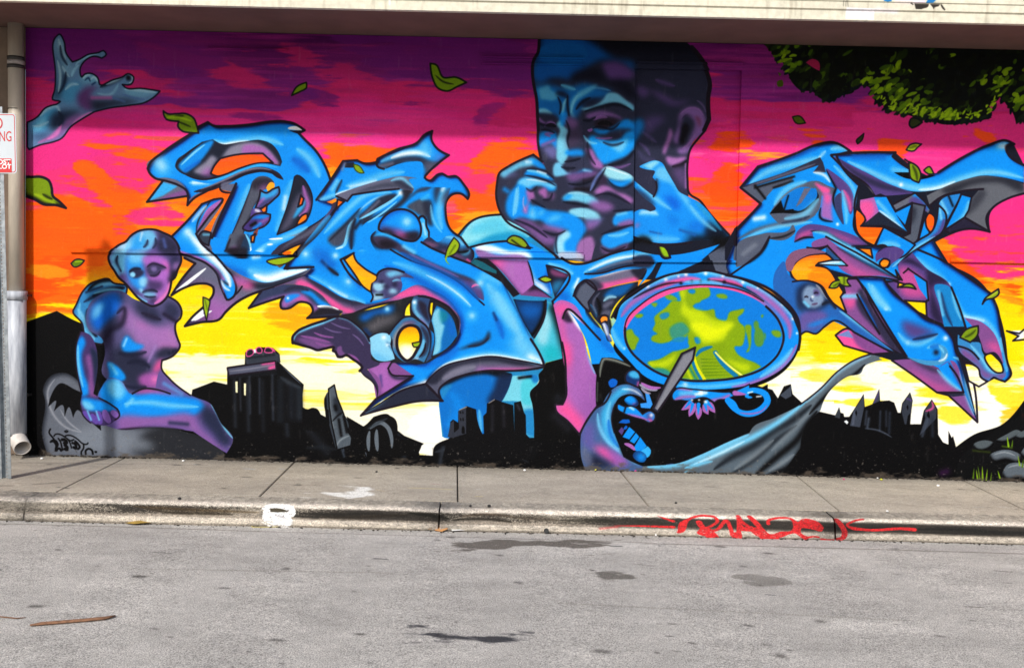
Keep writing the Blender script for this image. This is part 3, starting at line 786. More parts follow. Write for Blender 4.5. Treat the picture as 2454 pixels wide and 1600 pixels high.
# big underlay for left letter: curls and grey lower skirts
f g 60,430* 250,240 420,45* 560,-20* 680,20* 560,200 440,360* 520,390* 600,200 760,-20* 1800,-20* 1980,50* 1950,150 1850,330 1640,510* 1500,650* 1440,820* 1755,798* 1700,870 1500,960 1280,1040 1000,1130 850,1210 700,1340 640,1415* 400,1460 215,1505* 300,1400 470,1240 560,1100 555,1040 500,1005 400,995 200,1050 55,1135* 190,930 340,755* 210,690 150,620 100,520
g m .9 640,1350 780,1000
g d .8 215,1505 640,1380
F B 480,430* 2000,430* 1640,510* 1500,650* 1440,820* 1755,798* 1400,935 1180,985 950,920 740,800* 560,630*
# left diagonal arm
f B 60,430* 250,240 420,45* 560,-10* 660,-20 500,200 350,400* 420,520 560,640 700,800 800,930 830,1060 800,1150 720,1190 690,1130 640,1010 600,880 480,760 300,680 150,620 90,500
r b 8 .7 4 4
s w 16 .95 240,370 320,460 440,590 600,740 720,900 760,1040
d w 12 1 250,380
d c 26 .5 250,400
p m 480,110 650,-10* 640,60 420,420* 350,420 400,280
s M 6 .7 360,360 440,230 560,90
s k 3 .9 540,-10 450,110 370,260 350,400
s w 7 .6 300,260 400,140 480,60
q m .9 2 150,600 260,630 480,720 640,860 700,960 560,900 400,780 200,690
s k 5 .7 640,960 720,1000 740,1020
s w 5 .8 650,950 700,1050 760,1080
o k 5
# sub-skirt mauve of arm
s m 10 .9 300,960 470,960 600,1020 680,1120
s d 14 .9 420,860 560,860 640,950
t w 8 70,1120 280,960 470,810
s w 9 .7 120,1080 300,930 440,830
s B 10 .8 340,790 260,900 200,970
t w 10 290,1440 420,1330 460,1260
q B .95 3 560,1050 640,1120 620,1220 560,1310 520,1330 420,1370 330,1420 470,1250 540,1150
t w 6 540,1320 460,1360 330,1440
q D .9 2 300,1460 480,1360 560,1330 680,1380 640,1415 400,1470
l k 5 60,430 250,240 420,45
l k 5.5 55,1135* 190,930 340,755* 210,690
l k 5.5 55,1135* 200,1050 400,995 500,1005 555,1040 560,1100 470,1240 300,1400 215,1505
l k 5.5 215,1505 400,1460 640,1415 700,1340 850,1210 1000,1130 1280,1040 1500,960 1700,870 1755,798 1440,820
# small dark link between arm and stem
f 3a4456 380,430* 430,370 530,390* 500,540* 420,500
s c 4 .7 440,410 520,410
o k 4
# --- upper loop of the first letter (window 1)
@ 340 260 5
f g 60,1120* 240,870* 100,760 1300,500* 1300,900* 1080,1000* 960,975* 930,930* 760,1000 620,1080 545,1160* 540,1050*
q M .9 3 220,1080* 420,1000 560,980 540,1050 250,1100
q C .95 2 80,1112* 250,880* 430,930* 260,1040*
q M .9 3 550,1120 620,1050 900,930 1100,850 900,880 620,1000
f B 690,215* 800,160* 860,205 1000,210 1300,190 1500,160 1700,155 1820,180 1900,225 1950,260* 1880,300* 1960,380 2070,490 2160,620 2230,770 2260,860* 2100,1080* 2300,1150* 2180,1300 1960,1450 1620,1560* 1000,1560* 840,1540* 1080,1030* 1130,900* 940,910* 760,980 600,1060 570,1090* 500,920 420,860 300,830 150,820 90,770 70,720 90,670 260,520 480,370
r b 10 .75 5 6
r n 5 .6 3 3
r 0c1c50 5 .6 4 5
# highlights
s w 14 .75 220,660 240,690
s c 26 .6 210,640 250,720
s c 10 .8 560,890 760,880 880,850 1100,760 1300,700
s w 7 .7 620,890 790,880
s c 14 .8 860,370 960,415 1200,395 1450,370 1600,400 1700,440
s w 6 .9 900,410 970,430 1100,415 1300,390
s c 14 .8 1850,480 1960,560 2060,680 2130,830
s b 16 .8 1800,600 1900,660 2000,760
s C 12 .8 700,420 560,600 470,700
t w 9 1750,240 1830,235 1920,255
F k 1760,265* 1950,262* 1860,302*
l k 5.5 690,215 790,165* 850,205 1000,212 1300,192 1500,162 1700,155 1820,180 1900,225 1950,262* 1880,298* 1960,380 2070,490 2160,620 2230,770 2260,860
l k 5.5 690,215 590,300 480,370 260,520 90,670 70,720
# counter: dark inside faces
f D 400,700 420,620 520,540 720,400* 850,370* 940,420 1200,400 1430,380 1560,430 1640,530 1680,640* 1660,690* 1440,660 1180,720 1000,790 880,830 700,850 560,810 450,760
q G .9 4 850,560 900,600 1060,460 1430,430 1560,540 1640,680 1540,640 1450,540 1100,580 920,600 830,720 780,780 620,760 760,640
q m .9 4 1200,470 1450,460 1600,600 1640,670 1560,650 1440,540 1200,560
q m .7 6 700,780 820,700 840,810
q B .95 3 440,700 560,560 700,440 860,380 760,560 600,720 520,770
s b 6 .7 520,740 680,640
t c 5 470,680 640,520 760,430
t k 4 400,690 520,560 700,430
h 825,780* 860,700 940,600* 1100,560 1450,540* 1570,650* 1440,655 1180,715 1000,790 900,810
@ 340 260 5
# tail of loop: blue band then dark band
F B 580,850 780,850 1000,800 1180,720 1440,655 1660,690* 1670,760 1540,720 1400,720 1200,790 1000,880 800,900
t C 6 780,870 1000,820 1200,740 1420,680 1640,710
t k 4 450,740 560,810 700,850 880,830 1000,790 1180,715 1440,650 1660,690
f 2a2436 620,1000 800,930 1000,840 1200,750 1400,700 1560,730 1650,780 1700,855* 1620,830 1540,770 1400,750 1240,800 1000,920 760,1000
s G 4 .8 700,970 1000,850 1220,750 1420,715 1560,740
t k 5 940,920 1120,830 1300,770 1440,750 1580,780 1690,855
# spike and bottom outlines
l k 5 70,720 90,770 150,830 300,870 440,920 530,980 545,1160
l k 5 545,1160 620,1080 760,1000 940,905
l k 5 250,870* 60,1120* 540,1050*
c k 3 1740,200 1745,440
# stem left part
q g .95 2 940,920 1130,880 1100,960 1080,1000 990,980
t k 5 930,920 940,970 1080,1010
l k 5.5 1080,1010 1130,900 
l k 5.5 1080,1010 960,1250 840,1550
s c 12 .6 1180,900 1100,1150 1000,1400
n 840,1540* 1130,900* 1300,880* 1330,960* 1000,1560*
s c 12 .7 1290,900 1240,1040 1160,1300 1110,1500
# grey stripe along stem
f 5a5f70 1320,880 1420,810 1530,830 1590,900 1580,960* 1500,960* 1420,1010 1400,1080 1330,1200 1300,1300 1240,1440 1200,1560* 1050,1560* 1150,1330 1250,1080 1300,950
q 2c2838 .9 5 1320,880 1460,830 1590,880 1560,960 1440,960 1320,960
q m .6 6 1400,960 1500,900 1480,1000
s k 4 .8 1320,900 1260,1060 1160,1320 1060,1540
s D 5 .8 1560,1000 1400,1100 1330,1240 1240,1420 1210,1550
F ffb030 1490,950* 1550,880 1590,900 1580,960 1510,1000*
# little leaf-lips
f 4a4a80 1360,1190* 1410,1050 1420,980* 1500,1010 1560,970 1640,940* 1650,1010 1580,1090 1480,1170 1400,1200
q C .9 4 1420,980 1500,1020 1560,980 1640,940 1620,1020 1500,1080 1440,1100
s m 5 .7 1380,1160 1460,1080
o k 4
h 1420,1210* 1500,1150* 1490,1240* 1450,1250*
f 5c4890 1300,1300* 1330,1200 1400,1200 1450,1250 1380,1290
s w 5 .8 1370,1220 1400,1230
f 4c3c80 1210,1440 1280,1340 1350,1270 1540,1270* 1530,1340 1480,1400 1360,1450 1280,1470
q B .9 3 1280,1330 1400,1280 1540,1270 1500,1310 1340,1320
s K 5 .95 1310,1400 1360,1370
s m 6 .6 1420,1370 1500,1320
s B 5 .8 1340,1440 1420,1380
o k 4
F 8a4438 1330,1490* 1400,1420* 1380,1530*
# second stem between counters
n 1340,1560* 1500,1200 1660,930 1700,800 1850,800 1830,1000 1700,1400 1600,1560*
s c 14 .6 1800,850 1740,1040 1680,1300 1600,1480
s w 7 .6 1720,1060 1700,1200
# right counter
f D 1830,820* 1860,800 1920,830 1990,920 2040,1050 2030,1200 1980,1320 1900,1380 1700,1480 1620,1510* 1660,1400 1740,1180 1790,1000 
q 5a5870 .9 5 1900,1000 1920,1080 1860,1240 1780,1400 1660,1480 1740,1300 1840,1080
s m 9 .9 1930,920 1960,1040 1990,1150 1960,1230 1880,1290
q C .9 3 1930,1060 1960,1120 1900,1240 1810,1320 1860,1200
h 1905,1040* 1940,1080* 1920,1150* 1870,1180* 
h 1920,1280* 1980,1260 1980,1320 1850,1400* 1880,1330
o k 3
# grey lower right band
@ 400 480 5
f 3a3448 1980,40* 2050,0* 2010,140 1850,350 1640,510 1500,560 1350,650* 1250,650* 1320,560 1500,460 1680,330 1850,220 1950,130
q 64667c .9 3 1960,160 1840,310 1660,440 1480,520 1360,600 1440,520 1640,400 1820,260
q v .7 5 1900,120 1980,60 1960,200 1860,300
c k 4 1950,60 1900,170 1700,320 1480,440 1330,540
n 1000,600* 1700,250* 1650,420 1350,520 1250,640*
s c 10 .8 1060,620 1200,530 1420,440 1700,310
q w .8 4 1050,640 1100,590 1180,590 1140,640
t w 4 1220,465 1390,455
t w 4 1200,530 1270,525
# lower body highlight sweep
n 520,640 900,660 1250,660* 1100,760* 1300,780 1400,830* 1755,800* 1500,900 1180,980 950,920 750,810
s b 12 .7 700,800 950,890
s c 26 .8 980,830 1200,920 1500,860
s w 16 .95 1040,890 1190,940 1400,890 1680,830
s w 8 .7 1040,680 1100,670
# underside
n 740,810* 950,920 1180,985 1400,940 1755,810* 1500,960 1280,1040 1000,1130 850,1200 800,1000
q D .95 4 740,820 900,950 1180,990 1700,840 1500,960 1250,1050 1100,1060 900,980 800,900
q p .9 8 800,920 900,950 1050,1020 1000,1060 860,1010
q m .8 6 780,900 900,930 1000,1000 860,980
l k 5.5 700,1340 850,1210 1000,1130 1280,1040 1500,960 1700,870 1755,798 1440,820
c k 4 740,1170 840,1110 900,1030 
n 500,400* 1100,400* 1100,700* 500,700*
q 5a5f70 1 1 765,380* 960,380* 915,470 870,600 850,640 700,610* 720,520
s k 4 .8 765,450 720,560 700,620
q m .6 5 780,560 860,560 840,620 760,620
# dark hole shadows in the stem foot
q 1a1420 .95 4 700,600 980,600 960,700 900,720 820,680
q 2c2838 .8 5 860,440 960,400 980,600 860,620
t c 5 940,400 990,500 1010,610
t w 3 1000,560 1010,610
h 1010,430* 1060,400* 1040,500* 1010,500*
# triangular see-through and its leaf
h 1350,650* 1500,560 1650,505* 1520,660*
x
t o 8 1400,640 1500,620
# second letter: long diagonal and body
@ 740 290 5
f B /C 90,945* 260,710* 410,480* 580,470 640,500 820,490* 830,450* 1060,340 1310,250 1380,170 1480,120* 1470,220 1520,310 1680,410* 1560,500 1440,610 1400,680 1440,710 1560,630 1600,630 1660,660 1760,660 1850,750 1920,900* 1905,935* 1820,870 1720,880 1640,960 1640,1100 1700,1300 1800,1380* /D 1400,460* 1475,500 1480,580 1430,650* 1800,850 1940,1100 2170,1560* /F 1570,80* 1700,310 1720,370* 1620,360 1400,310 1060,270 800,310 500,400 340,540 300,590* /E 1450,1140 1200,1280 930,1470* 1100,1280* 1545,1000* 1380,1000 1240,930* 1280,840* 1480,840 1700,840 1770,770* 1900,720 2060,580 2110,440 2110,300 2000,180 1850,90 1620,45* 1200,140 1000,160* /B 2380,1300 2100,1200 1850,1060 1650,910* 1755,798* 1400,830* 1520,660* 1700,450* 1850,300 2000,100* /C 330,1040* 330,920* 240,960 130,970
r b 9 .7 5 5
r 0c1c50 5 .7 4 4
r 0c1c50 6 .5 -3 -3
# top horn shading
n 830,450* 1310,250 1480,120* 1520,310 1680,410* 1440,610 1380,640 1360,500 1200,490 920,575* 820,530
s c 12 .7 860,490 1100,400 1300,370 1440,400
s w 9 .9 980,450 1150,395 1350,390 1460,430
s c 18 .6 1380,300 1420,380
q 30344a .95 4 820,540 980,470 1200,420 1350,430 1460,480 1560,500 1420,640 1380,540 1200,490 920,570
s g 6 .8 860,540 1000,510
q g .7 8 1380,520 1560,490 1420,640
q m .5 8 1500,420 1650,415 1560,480
l k 5 820,460 830,450* 1060,340 1310,250 1380,170 1480,120* 1470,220 1520,310 1680,410* 1560,500 1440,610 1390,680 1440,715 1560,635 1600,630 1660,665 1760,660 1850,750 1920,900 1905,935* 1820,870 1720,880 1650,960 1640,1100 1700,1300 1800,1380
l k 5 820,460 820,540 900,575
s k 5 .8 920,575 1060,530 1200,500
l k 5 90,945 260,710 410,480* 580,470* 640,500 820,490
F D 430,500* 540,495* 560,560* 430,560*
S G 5 .6 430,510 400,580
# upper arm highlight sweep, fold and tip
n 90,945* 410,480* 820,520* 1400,600* 1300,800* 500,880* 240,960*
s c 14 .7 440,780 700,720 900,650 1150,610
s w 6 .6 500,790 800,720
s k 5 .8 400,700 360,780 320,870
s c 8 .8 340,720 280,820
s c 8 .8 150,940 300,890
s w 5 .9 320,880 420,850 560,810
# long grey fold
f g 340,880* 560,800 900,700 1100,660 1310,690* 1200,700 1260,820 1230,870* 1120,820 900,830 520,880* 460,960* 340,910
q 30344a .9 4 1000,720 1200,730 1250,830 1100,800 
q 44485c .9 4 700,800 1000,740 1150,780 900,800 560,860
s c 6 .8 980,720 1120,690 1200,750 1270,810
l k 4.5 330,900 460,960* 520,885* 900,830 1080,815 
h 330,1050* 345,940* 425,965*
# diagonal: inner highlight, dark channel
n -300,1750* 60,1400 500,900* 1100,820* 1250,850 1100,1050 650,1250 560,1560 400,1900*
s c 10 .8 180,1350 440,1080 700,880 1000,860
s w 4 .5 600,1080 760,950 960,880
q 2a2e40 .97 3 600,1160 700,1050 880,900 1060,880 1000,950 850,1050 640,1190
s g 5 .8 640,1150 840,960
t c 7 600,1180 860,1040 1040,920 1110,850
d w 10 1 1105,860
q 2a2430 .95 4 1110,820 1240,830 1200,920 1060,1050 900,1130 660,1250 620,1230 800,1130 1040,1000 1130,900
t c 4 700,1220 900,1090 1060,960
q 4a4e62 .97 4 230,1440 420,1240 560,1120 640,1030 560,1180 480,1250 450,1420 380,1500 330,1510
s D 5 .8 240,1440 440,1240 620,1040
t c 8 320,1530 420,1490 460,1380 500,1240 570,1160
s w 3 .6 330,1530 400,1510
s k 10 .9 560,1160 520,1300 510,1540
s k 6 .8 620,1200 560,1280
l k 6 330,1040 60,1400 -60,1510 -140,1620
@ B
l k 5.5 1640,510 1520,660 1410,815* 1755,798*
@ C
# mid letter folds right
n 1100,1050* 1300,780* 1480,790* 1700,800* 1640,1100 1800,1400* 1500,1560* 1100,1500*
q 3c3a50 .9 3 1180,960 1320,810 1480,790 1420,830 1300,860
q 30344a .9 5 1520,780 1590,780 1560,900 1530,1000
s c 12 .7 1640,760 1600,900 1560,1100 1600,1300
s w 6 .6 1640,740 1600,830
q 4c4a60 .9 6 1610,1000 1600,900 1700,800 1800,790 1860,860 1720,870 1640,950
s c 10 .8 1700,720 1800,760 1870,880
q 4c5060 .97 3 1180,1040 1390,930 1400,1150 1330,1130 1260,1080
q 2c3044 .95 4 1390,940 1440,940 1480,1200 1490,1260 1430,1240 1400,1150
s C 8 .8 1340,940 1420,900 1440,870
s c 5 .7 1460,1000 1500,1200 1600,1340
l k 5 1320,1180 1330,1150 1370,1140 1400,1180
f C 1330,1180* 1380,1170 1410,1260 1440,1400 1400,1420 1350,1380
s w 4 .5 1370,1230 1400,1360
l k 4.5 1405,1180 1410,1260 1440,1330 1440,1400 1500,1470
# orb eye
f B 840,1260 900,1150 1020,1070 1150,1060 1280,1130 1340,1250 1330,1380 1280,1430 1160,1430 1040,1380 900,1330 840,1300
r b 12 .6 4 5
q v .9 6 860,1270 1000,1270 1180,1340 1300,1330 1300,1430 1100,1420 860,1320
q 24202e .95 5 860,1300 960,1300 1080,1370 1180,1330 1330,1340 1300,1430 1120,1420 900,1340
q p .8 8 1040,1310 1140,1330 1170,1390 1090,1380
d w 9 1 1175,1205
d c 18 .8 1175,1205
o k 5
# lip under the orb
@ 840 500 5
n 240,330 340,240* 850,380* 1600,900* 1600,1100* 300,500*
s k 12 .95 300,260 250,330 300,420 400,470
s C 6 .9 280,330 400,310 540,370
q 463c58 .98 3 270,340 400,330 560,400 700,500 900,610 1200,740 1540,910 1600,1140 1500,1060 1340,910 1000,720 700,600 500,480 400,480 320,430
q 1e1826 .9 5 330,400 440,370 560,440 480,480 380,470
q v .9 4 1300,860 1540,920 1590,1120 1460,980
t p 5 1450,940 1500,910 1540,920
s m 5 .6 700,540 1000,680 1300,820
l k 4 480,490 700,610 1000,720 1340,910 1500,1060 1600,1150
s c 7 .8 640,450 760,520
# lower S-tube: body big sweep
@ B
# spots and creases on the diagonal
n 1400,830* 2050,0* 2380,0* 2380,1240* 2100,1150 1900,1020 1690,900*
s b 26 .7 1750,620 1900,700 2000,780
d w 7 1 1660,640 2020,660 2175,970
d c 22 .6 1660,640 2175,970
d c 14 .6 2020,660
s c 16 .7 1690,900 1900,1020 2100,1140 2380,1230
s w 6 .5 1950,1050 2150,1150
s k 7 .95 1930,800 1990,850 2060,900
s n 6 .8 1860,730 1930,800
s b 10 .7 2200,900 2320,1020
l k 5 2240,630 2080,710* 2200,900 2320,1010
s C 14 .7 1620,520 1800,340 1960,180
# skirt under the diagonal (grey to pink)
f 6c5a80 1640,905* 1850,1010 2100,1160 2380,1240 /D 0,1085 200,1145 430,1090 620,990 800,910 1000,980 1180,1090 1280,1220 1320,1400 1250,1560* 1290,1400 1260,1280 1180,1190 1060,1110 930,1060 810,1045 640,1090 430,1130 230,1180 50,1250* -120,1270* /B 2110,1330 2000,1290 1850,1130 1700,1040 1550,1010 1400,1010 1300,1040* 1280,1040*
q p .9 4 1560,960 1720,990 1900,1110 2100,1260 2200,1330 2090,1330 1850,1150 1700,1050 1540,1010
q d .95 4 1640,905 1850,1000 2100,1150 2380,1245 /D 180,1150 430,1100 500,1130 300,1150 0,1160 /B 2380,1290 2050,1200 1850,1080 1700,970
q p .9 5 /D -100,1220 0,1190 60,1240 0,1260
@ D
q p .95 6 640,960 800,920 1000,1000 1160,1110 1240,1230 1280,1400 1260,1560 1240,1300 1120,1160 940,1070 800,1040 650,1080 500,1090
q m .8 5 300,1130 500,1080 700,1060 500,1110
q 2a2c44 .9 3 840,900 1000,960 1200,1080 1300,1200 1330,1400 1300,1200 1180,1100 1000,1000
s d 6 .8 1180,1080 1290,1220 1320,1380
l k 5 /D 50,1250 230,1180 430,1130 640,1090 810,1045* 930,1060 1060,1110 1180,1190 1260,1280 1290,1400 1270,1500
# small spiky curls between the two letters
@ B
f 3a4466 1130,1090* 980,1290* 1150,1230 1400,1150* 1360,1230 1370,1290 1450,1295 1600,1215 1720,1250 1750,1320 1680,1410* 2040,1385* 2110,1330 2000,1290 1850,1130 1700,1040 1550,1010 1400,1010 1300,1040
q m .9 4 1040,1250 1200,1180 1400,1130 1600,1110 1760,1240 1820,1290 1740,1380 1760,1270 1620,1200 1480,1250 1400,1290 1370,1240 1400,1170 1200,1200
q p .7 4 1500,1180 1620,1170 1730,1250 1640,1210 
q B .9 3 1600,1090 1700,1080 1850,1190 2030,1300 1850,1270 1720,1150
q B .9 3 1410,1170 1500,1120 1600,1130 1520,1180 1420,1220
s d 7 .9 1400,1090 1550,1040 1700,1080
t w 8 1800,1268 1900,1275 2060,1310
q 26222e .95 3 1710,1390 1830,1290 2060,1315 2110,1350 1900,1370
d w 4 1 1450,1170
l k 5 1130,1090 980,1290* 1150,1230 1400,1150* 1360,1230 1370,1290 1450,1295 1600,1215 1720,1250 1750,1320 1680,1410* 2040,1385 
# the big S tube highlights
@ D
n 60,500* 700,450* 1450,640* 1800,850 1940,1100 2170,1560* /F 1700,310 1720,370* 1400,310 1060,270 800,310 500,400 340,540 300,590* /E 930,1470* 1100,1280* 1545,1000* 1240,930* 1280,840* 1700,840 1900,720 2060,580 2110,440 2110,300 2000,180 1850,90 1620,45* /D 300,800 150,700
s c 15 .6 500,640 800,740 1080,880 1300,1030 1440,1180
s w 4 .6 900,790 1100,890 1300,1030 1450,1170
s b 14 .8 400,680 700,800 1000,960 1200,1110 1330,1330 1330,1500
s b 14 .7 600,520 900,690 1200,830 1400,960 1540,1100
d w 6 1 1555,885 1455,1280
d c 16 .8 1555,885 1455,1280
q w .9 3 70,1100 200,1130 240,1120 100,1040 0,1020
s c 14 .8 40,360 120,440 140,500
s c 26 .8 1640,900 1800,1150 2000,1450
s c 20 .8 1740,1000 1900,1300 2060,1560
s b 10 .8 1720,1270 1800,1440 1830,1560
s n 5 .8 1715,1250 1750,1330
s c 14 .6 1600,800 1780,870
l k 5.5 1430,650 1600,740 1800,850
# right end triangle facets between tube and arrow
@ F
s b 16 .6 700,160 560,280 200,380
s c 44 .85 1400,60 1520,200 1640,320
s w 14 .9 1560,290 1680,350
s c 12 .9 1680,345 1400,290 1060,250 800,290 500,380
s w 5 .8 1640,350 1400,296 1060,258 800,295 500,385 330,545
s w 10 .9 120,660 300,580
q 2c3044 .95 4 690,190 860,110 1000,60 1060,-40 1070,60 1000,100 860,150
s k 4 .8 800,150 1000,100 1060,40
l k 5.5 1560,60 1700,310 1720,370
# bottom crescent of the S
@ F
f 5c5e74 300,590* 340,540 500,400 800,310 1060,270 1400,315 1620,365 1720,372* 1700,400 1500,430 1300,440 1020,440 760,490 560,570 460,660 480,760* 
q 26283a .9 4 300,590 500,400 800,310 1060,270 1400,315 1620,365 1500,380 1060,320 800,360 560,460 400,600
q a070b0 .9 6 900,420 1100,390 1400,400 1560,415 1300,440 900,450
q p .8 4 1000,430 1300,415 1600,412 1400,440 1100,440
s G 14 .6 500,540 700,440 900,390
t k 5 310,590 400,690 490,790
l k 5 490,790 460,670 560,570 760,490 1020,440 1300,440 1500,430 1715,395
l k 3.5 1720,375 1400,312 1060,268 800,308 500,398 340,538 300,590
F M /E 960,950* 1300,820* 1560,1000* 1110,1290* 1060,1000*
F 26282e /E 640,275* 1100,190 1620,45 1850,100 2000,190 2100,330 2100,470 2060,590 1900,730 1700,850 1400,840 1250,850 1050,860* 1000,600*
# dark tail plane
f 2c3044 /E 1700,1095* 1905,1300* 1600,1305 1300,1370 930,1470* 1150,1340 1400,1180
q 3c4258 .8 6 1300,1220 1600,1120 1760,1250 1400,1300
o k 5
@ E
s c 8 .9 960,1445 1130,1320 1280,1230
l k 5 1550,1000* 1100,1280* 925,1475*
# pick band between tail and purple
f M 1130,1260* 1170,1100 1060,950 1000,920* 1100,860 1300,830* 1250,920* 1300,980 1550,1000*
q d .9 3 1130,1260 1150,1120 1040,980 960,950 1020,1060 1110,1180
q m .9 5 1030,930 1200,850 1290,840 1240,920 1280,1000 1440,1010 1180,1200 1150,1060
s d 7 .8 1250,940 1300,1000 1540,1010
s v 5 .8 1160,1000 1170,1120
l k 4 1300,825 1250,910* 1290,980 1420,1000 1545,1000* 1100,1280*
# wing
f 40385a 105,590* 110,540 160,470 300,400 480,340 640,290 760,310 880,390 980,490 1040,600 1060,700 1050,800 1150,850 1000,920* 1060,1000 1130,1120 1130,1220 1110,1290* 1110,1170 1060,1080 960,1000 910,940* 940,900 900,850 830,800 730,750 700,770 650,770 620,710 590,700 600,660 500,670 400,690 330,660 220,630 120,620
q m .5 4 160,560 300,540 500,580 600,640 500,660 400,680 250,620 
q m .5 2 640,660 690,640 700,700 740,740 680,760 640,730
t M 5 360,480 460,520 600,540
t M 6 200,520 400,560 560,600
t M 6 380,600 500,640 590,640
t 6a5a88 4 480,420 600,470 700,480
t 6a5a88 4 560,360 700,420 800,440
t 6a5a88 4 820,500 900,560 960,640
t M 7 760,740 860,790 920,880
s c 5 .9 115,590 140,510 260,440 480,360 640,300
s c 7 .85 640,300 780,320 900,410 1000,520 1035,620
s c 3 .9 280,430 480,360
l k 6 110,610 105,540 160,470 300,400 480,340 640,290 760,310 880,390 980,490 1030,580
l k 6 105,600 220,635 330,665 400,692 500,672 600,662 590,700 620,712 650,772 700,772 740,752 830,802 900,850 940,900 910,940
s k 6 .9 910,940 960,1000 1060,1080 1110,1170 1115,1290
# shoulder shell of the wing
f 8fd0ee 1030,540 1100,490 1200,470 1280,500 1300,560 1290,620 1320,700 1340,790* 1260,820 1100,800 1050,740 1040,650 1040,600
q 3ca0dc .6 8 1050,720 1200,780 1300,800 1100,820
d w 8 .8 1250,620 1200,540
s 5a9cc8 4 .8 1290,620 1240,600
s 4a86b8 3 .7 1320,720 1260,640
l k 5 1030,530 1100,490 1200,472 1280,500 1300,560 1290,620 1320,710 1340,780
# dark underwing / barrel
f 26282e 640,275* 860,255 1100,190 1480,90* 1500,290* 1420,330 1280,430* 1200,470 1080,495 1030,530* 980,480 880,380 760,300
q 0868c4 .95 6 900,310 1000,240 1200,190 1330,160 1300,240 1100,270 960,350
q 6a6870 .9 9 960,440 1080,340 1260,280 1380,270 1340,340 1180,420 1040,480
d w 5 1 1240,198
d c 10 .7 1240,198
s n 8 .7 980,450 1030,510
# ring tail with oval
h 1440,290* 1460,180 1530,100* 1520,200 1530,290*
h 1740,240* 1750,120* 1800,110* 1780,320*
f 3c7cac 1260,500* 1360,370 1440,310 1540,300 1600,340 1720,420 1760,520 1740,700 1680,840* 1560,800 1480,840 1380,790 1310,690 1300,560
q b09890 .9 4 1310,560 1380,430 1450,370 1560,380 1440,420 1370,520 1350,640 1330,680
q 8a3c64 .9 4 1400,380 1540,345 1620,380 1700,480 1660,400 1560,370
q d .9 3 1640,400 1740,500 1740,640 1680,760 1640,780 1700,600 
s c 8 .8 1560,780 1640,700 1680,560
s w 5 .5 1500,835 1600,790
t k 5 1700,600 1680,700 1620,780
l k 4 1260,500 1360,370 1440,300 1540,290 1640,330
f ffd000 1480,820 1420,780 1370,700 1355,600 1375,500 1440,420 1520,395 1600,420 1640,500 1635,600 1590,700 1530,790
g fffbe0 1 1480,760 1500,540
g ff9a10 .8 1480,400 1480,560
q fffdf0 .9 6 1400,640 1560,640 1480,800
o k 7
# twisted strap
f 34507c 1560,50* 1740,60 1760,100* 1730,220 1770,330* 1740,420 1800,500 1810,640 1780,780* 1700,840* 1740,700 1750,540 1700,420 1600,320 1540,230 1530,120
q c .85 3 1545,90 1590,80 1590,200 1680,320 1760,440 1700,400 1570,260 1540,170
q 2a2438 .9 3 1620,100 1700,140 1720,240 1740,340 1640,220
q M .7 3 1620,290 1700,360 1750,480 1680,400
d w 5 1 1565,120
s B 6 .8 1770,400 1790,560 1740,720
s k 4 .9 1740,420 1760,560 1730,740 1680,830
t k 5 1530,100 1530,230 1620,330 1720,420 1760,540
l k 4.5 1770,330 1740,200 1760,100
l k 5 1770,350 1800,440 1815,560 1800,700 1780,770
# cyan coat slices behind
f 0c72bc 1830,160* 1900,190 2020,300 2060,420 2075,540 2000,640 1900,720 1780,770* 1810,600 1800,450 1770,340* 1800,230
q 8ad0e8 .95 3 1790,240 1860,190 1890,260 1900,380* 1930,390* 1890,560 1860,720 1790,760 1815,600 1800,440 1775,340
q 148aa0 .8 4 1880,210 1960,240 1960,330 1900,370
s b 12 .6 2000,360 2020,480
c k 4 1780,770 1900,720 2000,640 2075,540
s k 6 .9 1620,50 1850,130 2000,240 2070,400
l k 5 1620,45 1700,55 1860,110 1990,190 2070,310 2090,430
# ===== yellow see-through, face mask and knot in the first group =====
@ D
h 35,530* 60,610 150,700 315,800* 320,830 258,900* 250,1000* 150,930 60,800 -75,610*
f 4c4c78 325,780 400,730 500,720 640,760 760,830 600,830 620,900 600,990 500,1060 400,1080 240,1110* 270,1040 250,900 320,850
q 9cd0e8 .95 3 270,900 350,890 420,900 400,960 330,990 280,960
q c .9 4 420,780 540,740 640,790 560,800 460,820
q 9cd0e8 .9 4 280,1010 360,1010 400,1060 260,1100
q 9cd0e8 .9 4 470,960 540,960 560,1000 460,1000
q 2a2a48 .95 3 340,860 400,860 390,890 350,885
q 2a2a48 .95 4 500,880 560,880 560,930 510,930
s c 4 .8 500,870 560,850 620,870
s K 3.5 .9 310,1030 380,1030
q 2a2a48 .8 4 400,900 470,930 440,960 380,930
q v .8 6 600,840 700,880 640,940 600,960
l k 4.5 315,800 330,770 400,725 520,722 640,760
l k 4 258,900 250,1000 270,1050 245,1110
@ D
# lower eyelid bulb edges and knot
f 2c3454 860,400* 940,340 1050,400 1150,330 1260,330 1320,350* 1400,450* 1475,500 1480,580 1430,650* 1180,560 950,450
q 2c90d8 .95 5 1000,340 1140,300 1300,340 1400,460 1300,470 1150,420 1060,400
s c 8 .8 1120,330 1240,350 1360,440
q 70507c .95 4 1080,500 1200,510 1340,570 1430,640 1300,590 1120,530
q 80587c .9 4 870,390 960,400 1060,440 980,460
s 4890b8 7 .9 1300,500 1380,540 1440,490 
s K 5 .9 1200,470 1340,520 1420,500
s p 4 .7 1400,610 1430,630
l k 5 850,400 950,460 1180,560 1430,655
l k 5 1320,340 1410,460
s k 7 .9 1440,470 1480,540 1450,640
# teal sliver and dark gap
@ J
F 1c1a24 190,350* 240,290* 420,300* 780,720* 700,760* 560,580* 
F 1c6878 195,350* 240,300* 340,340* 500,440* 500,480* 340,430*
@ J
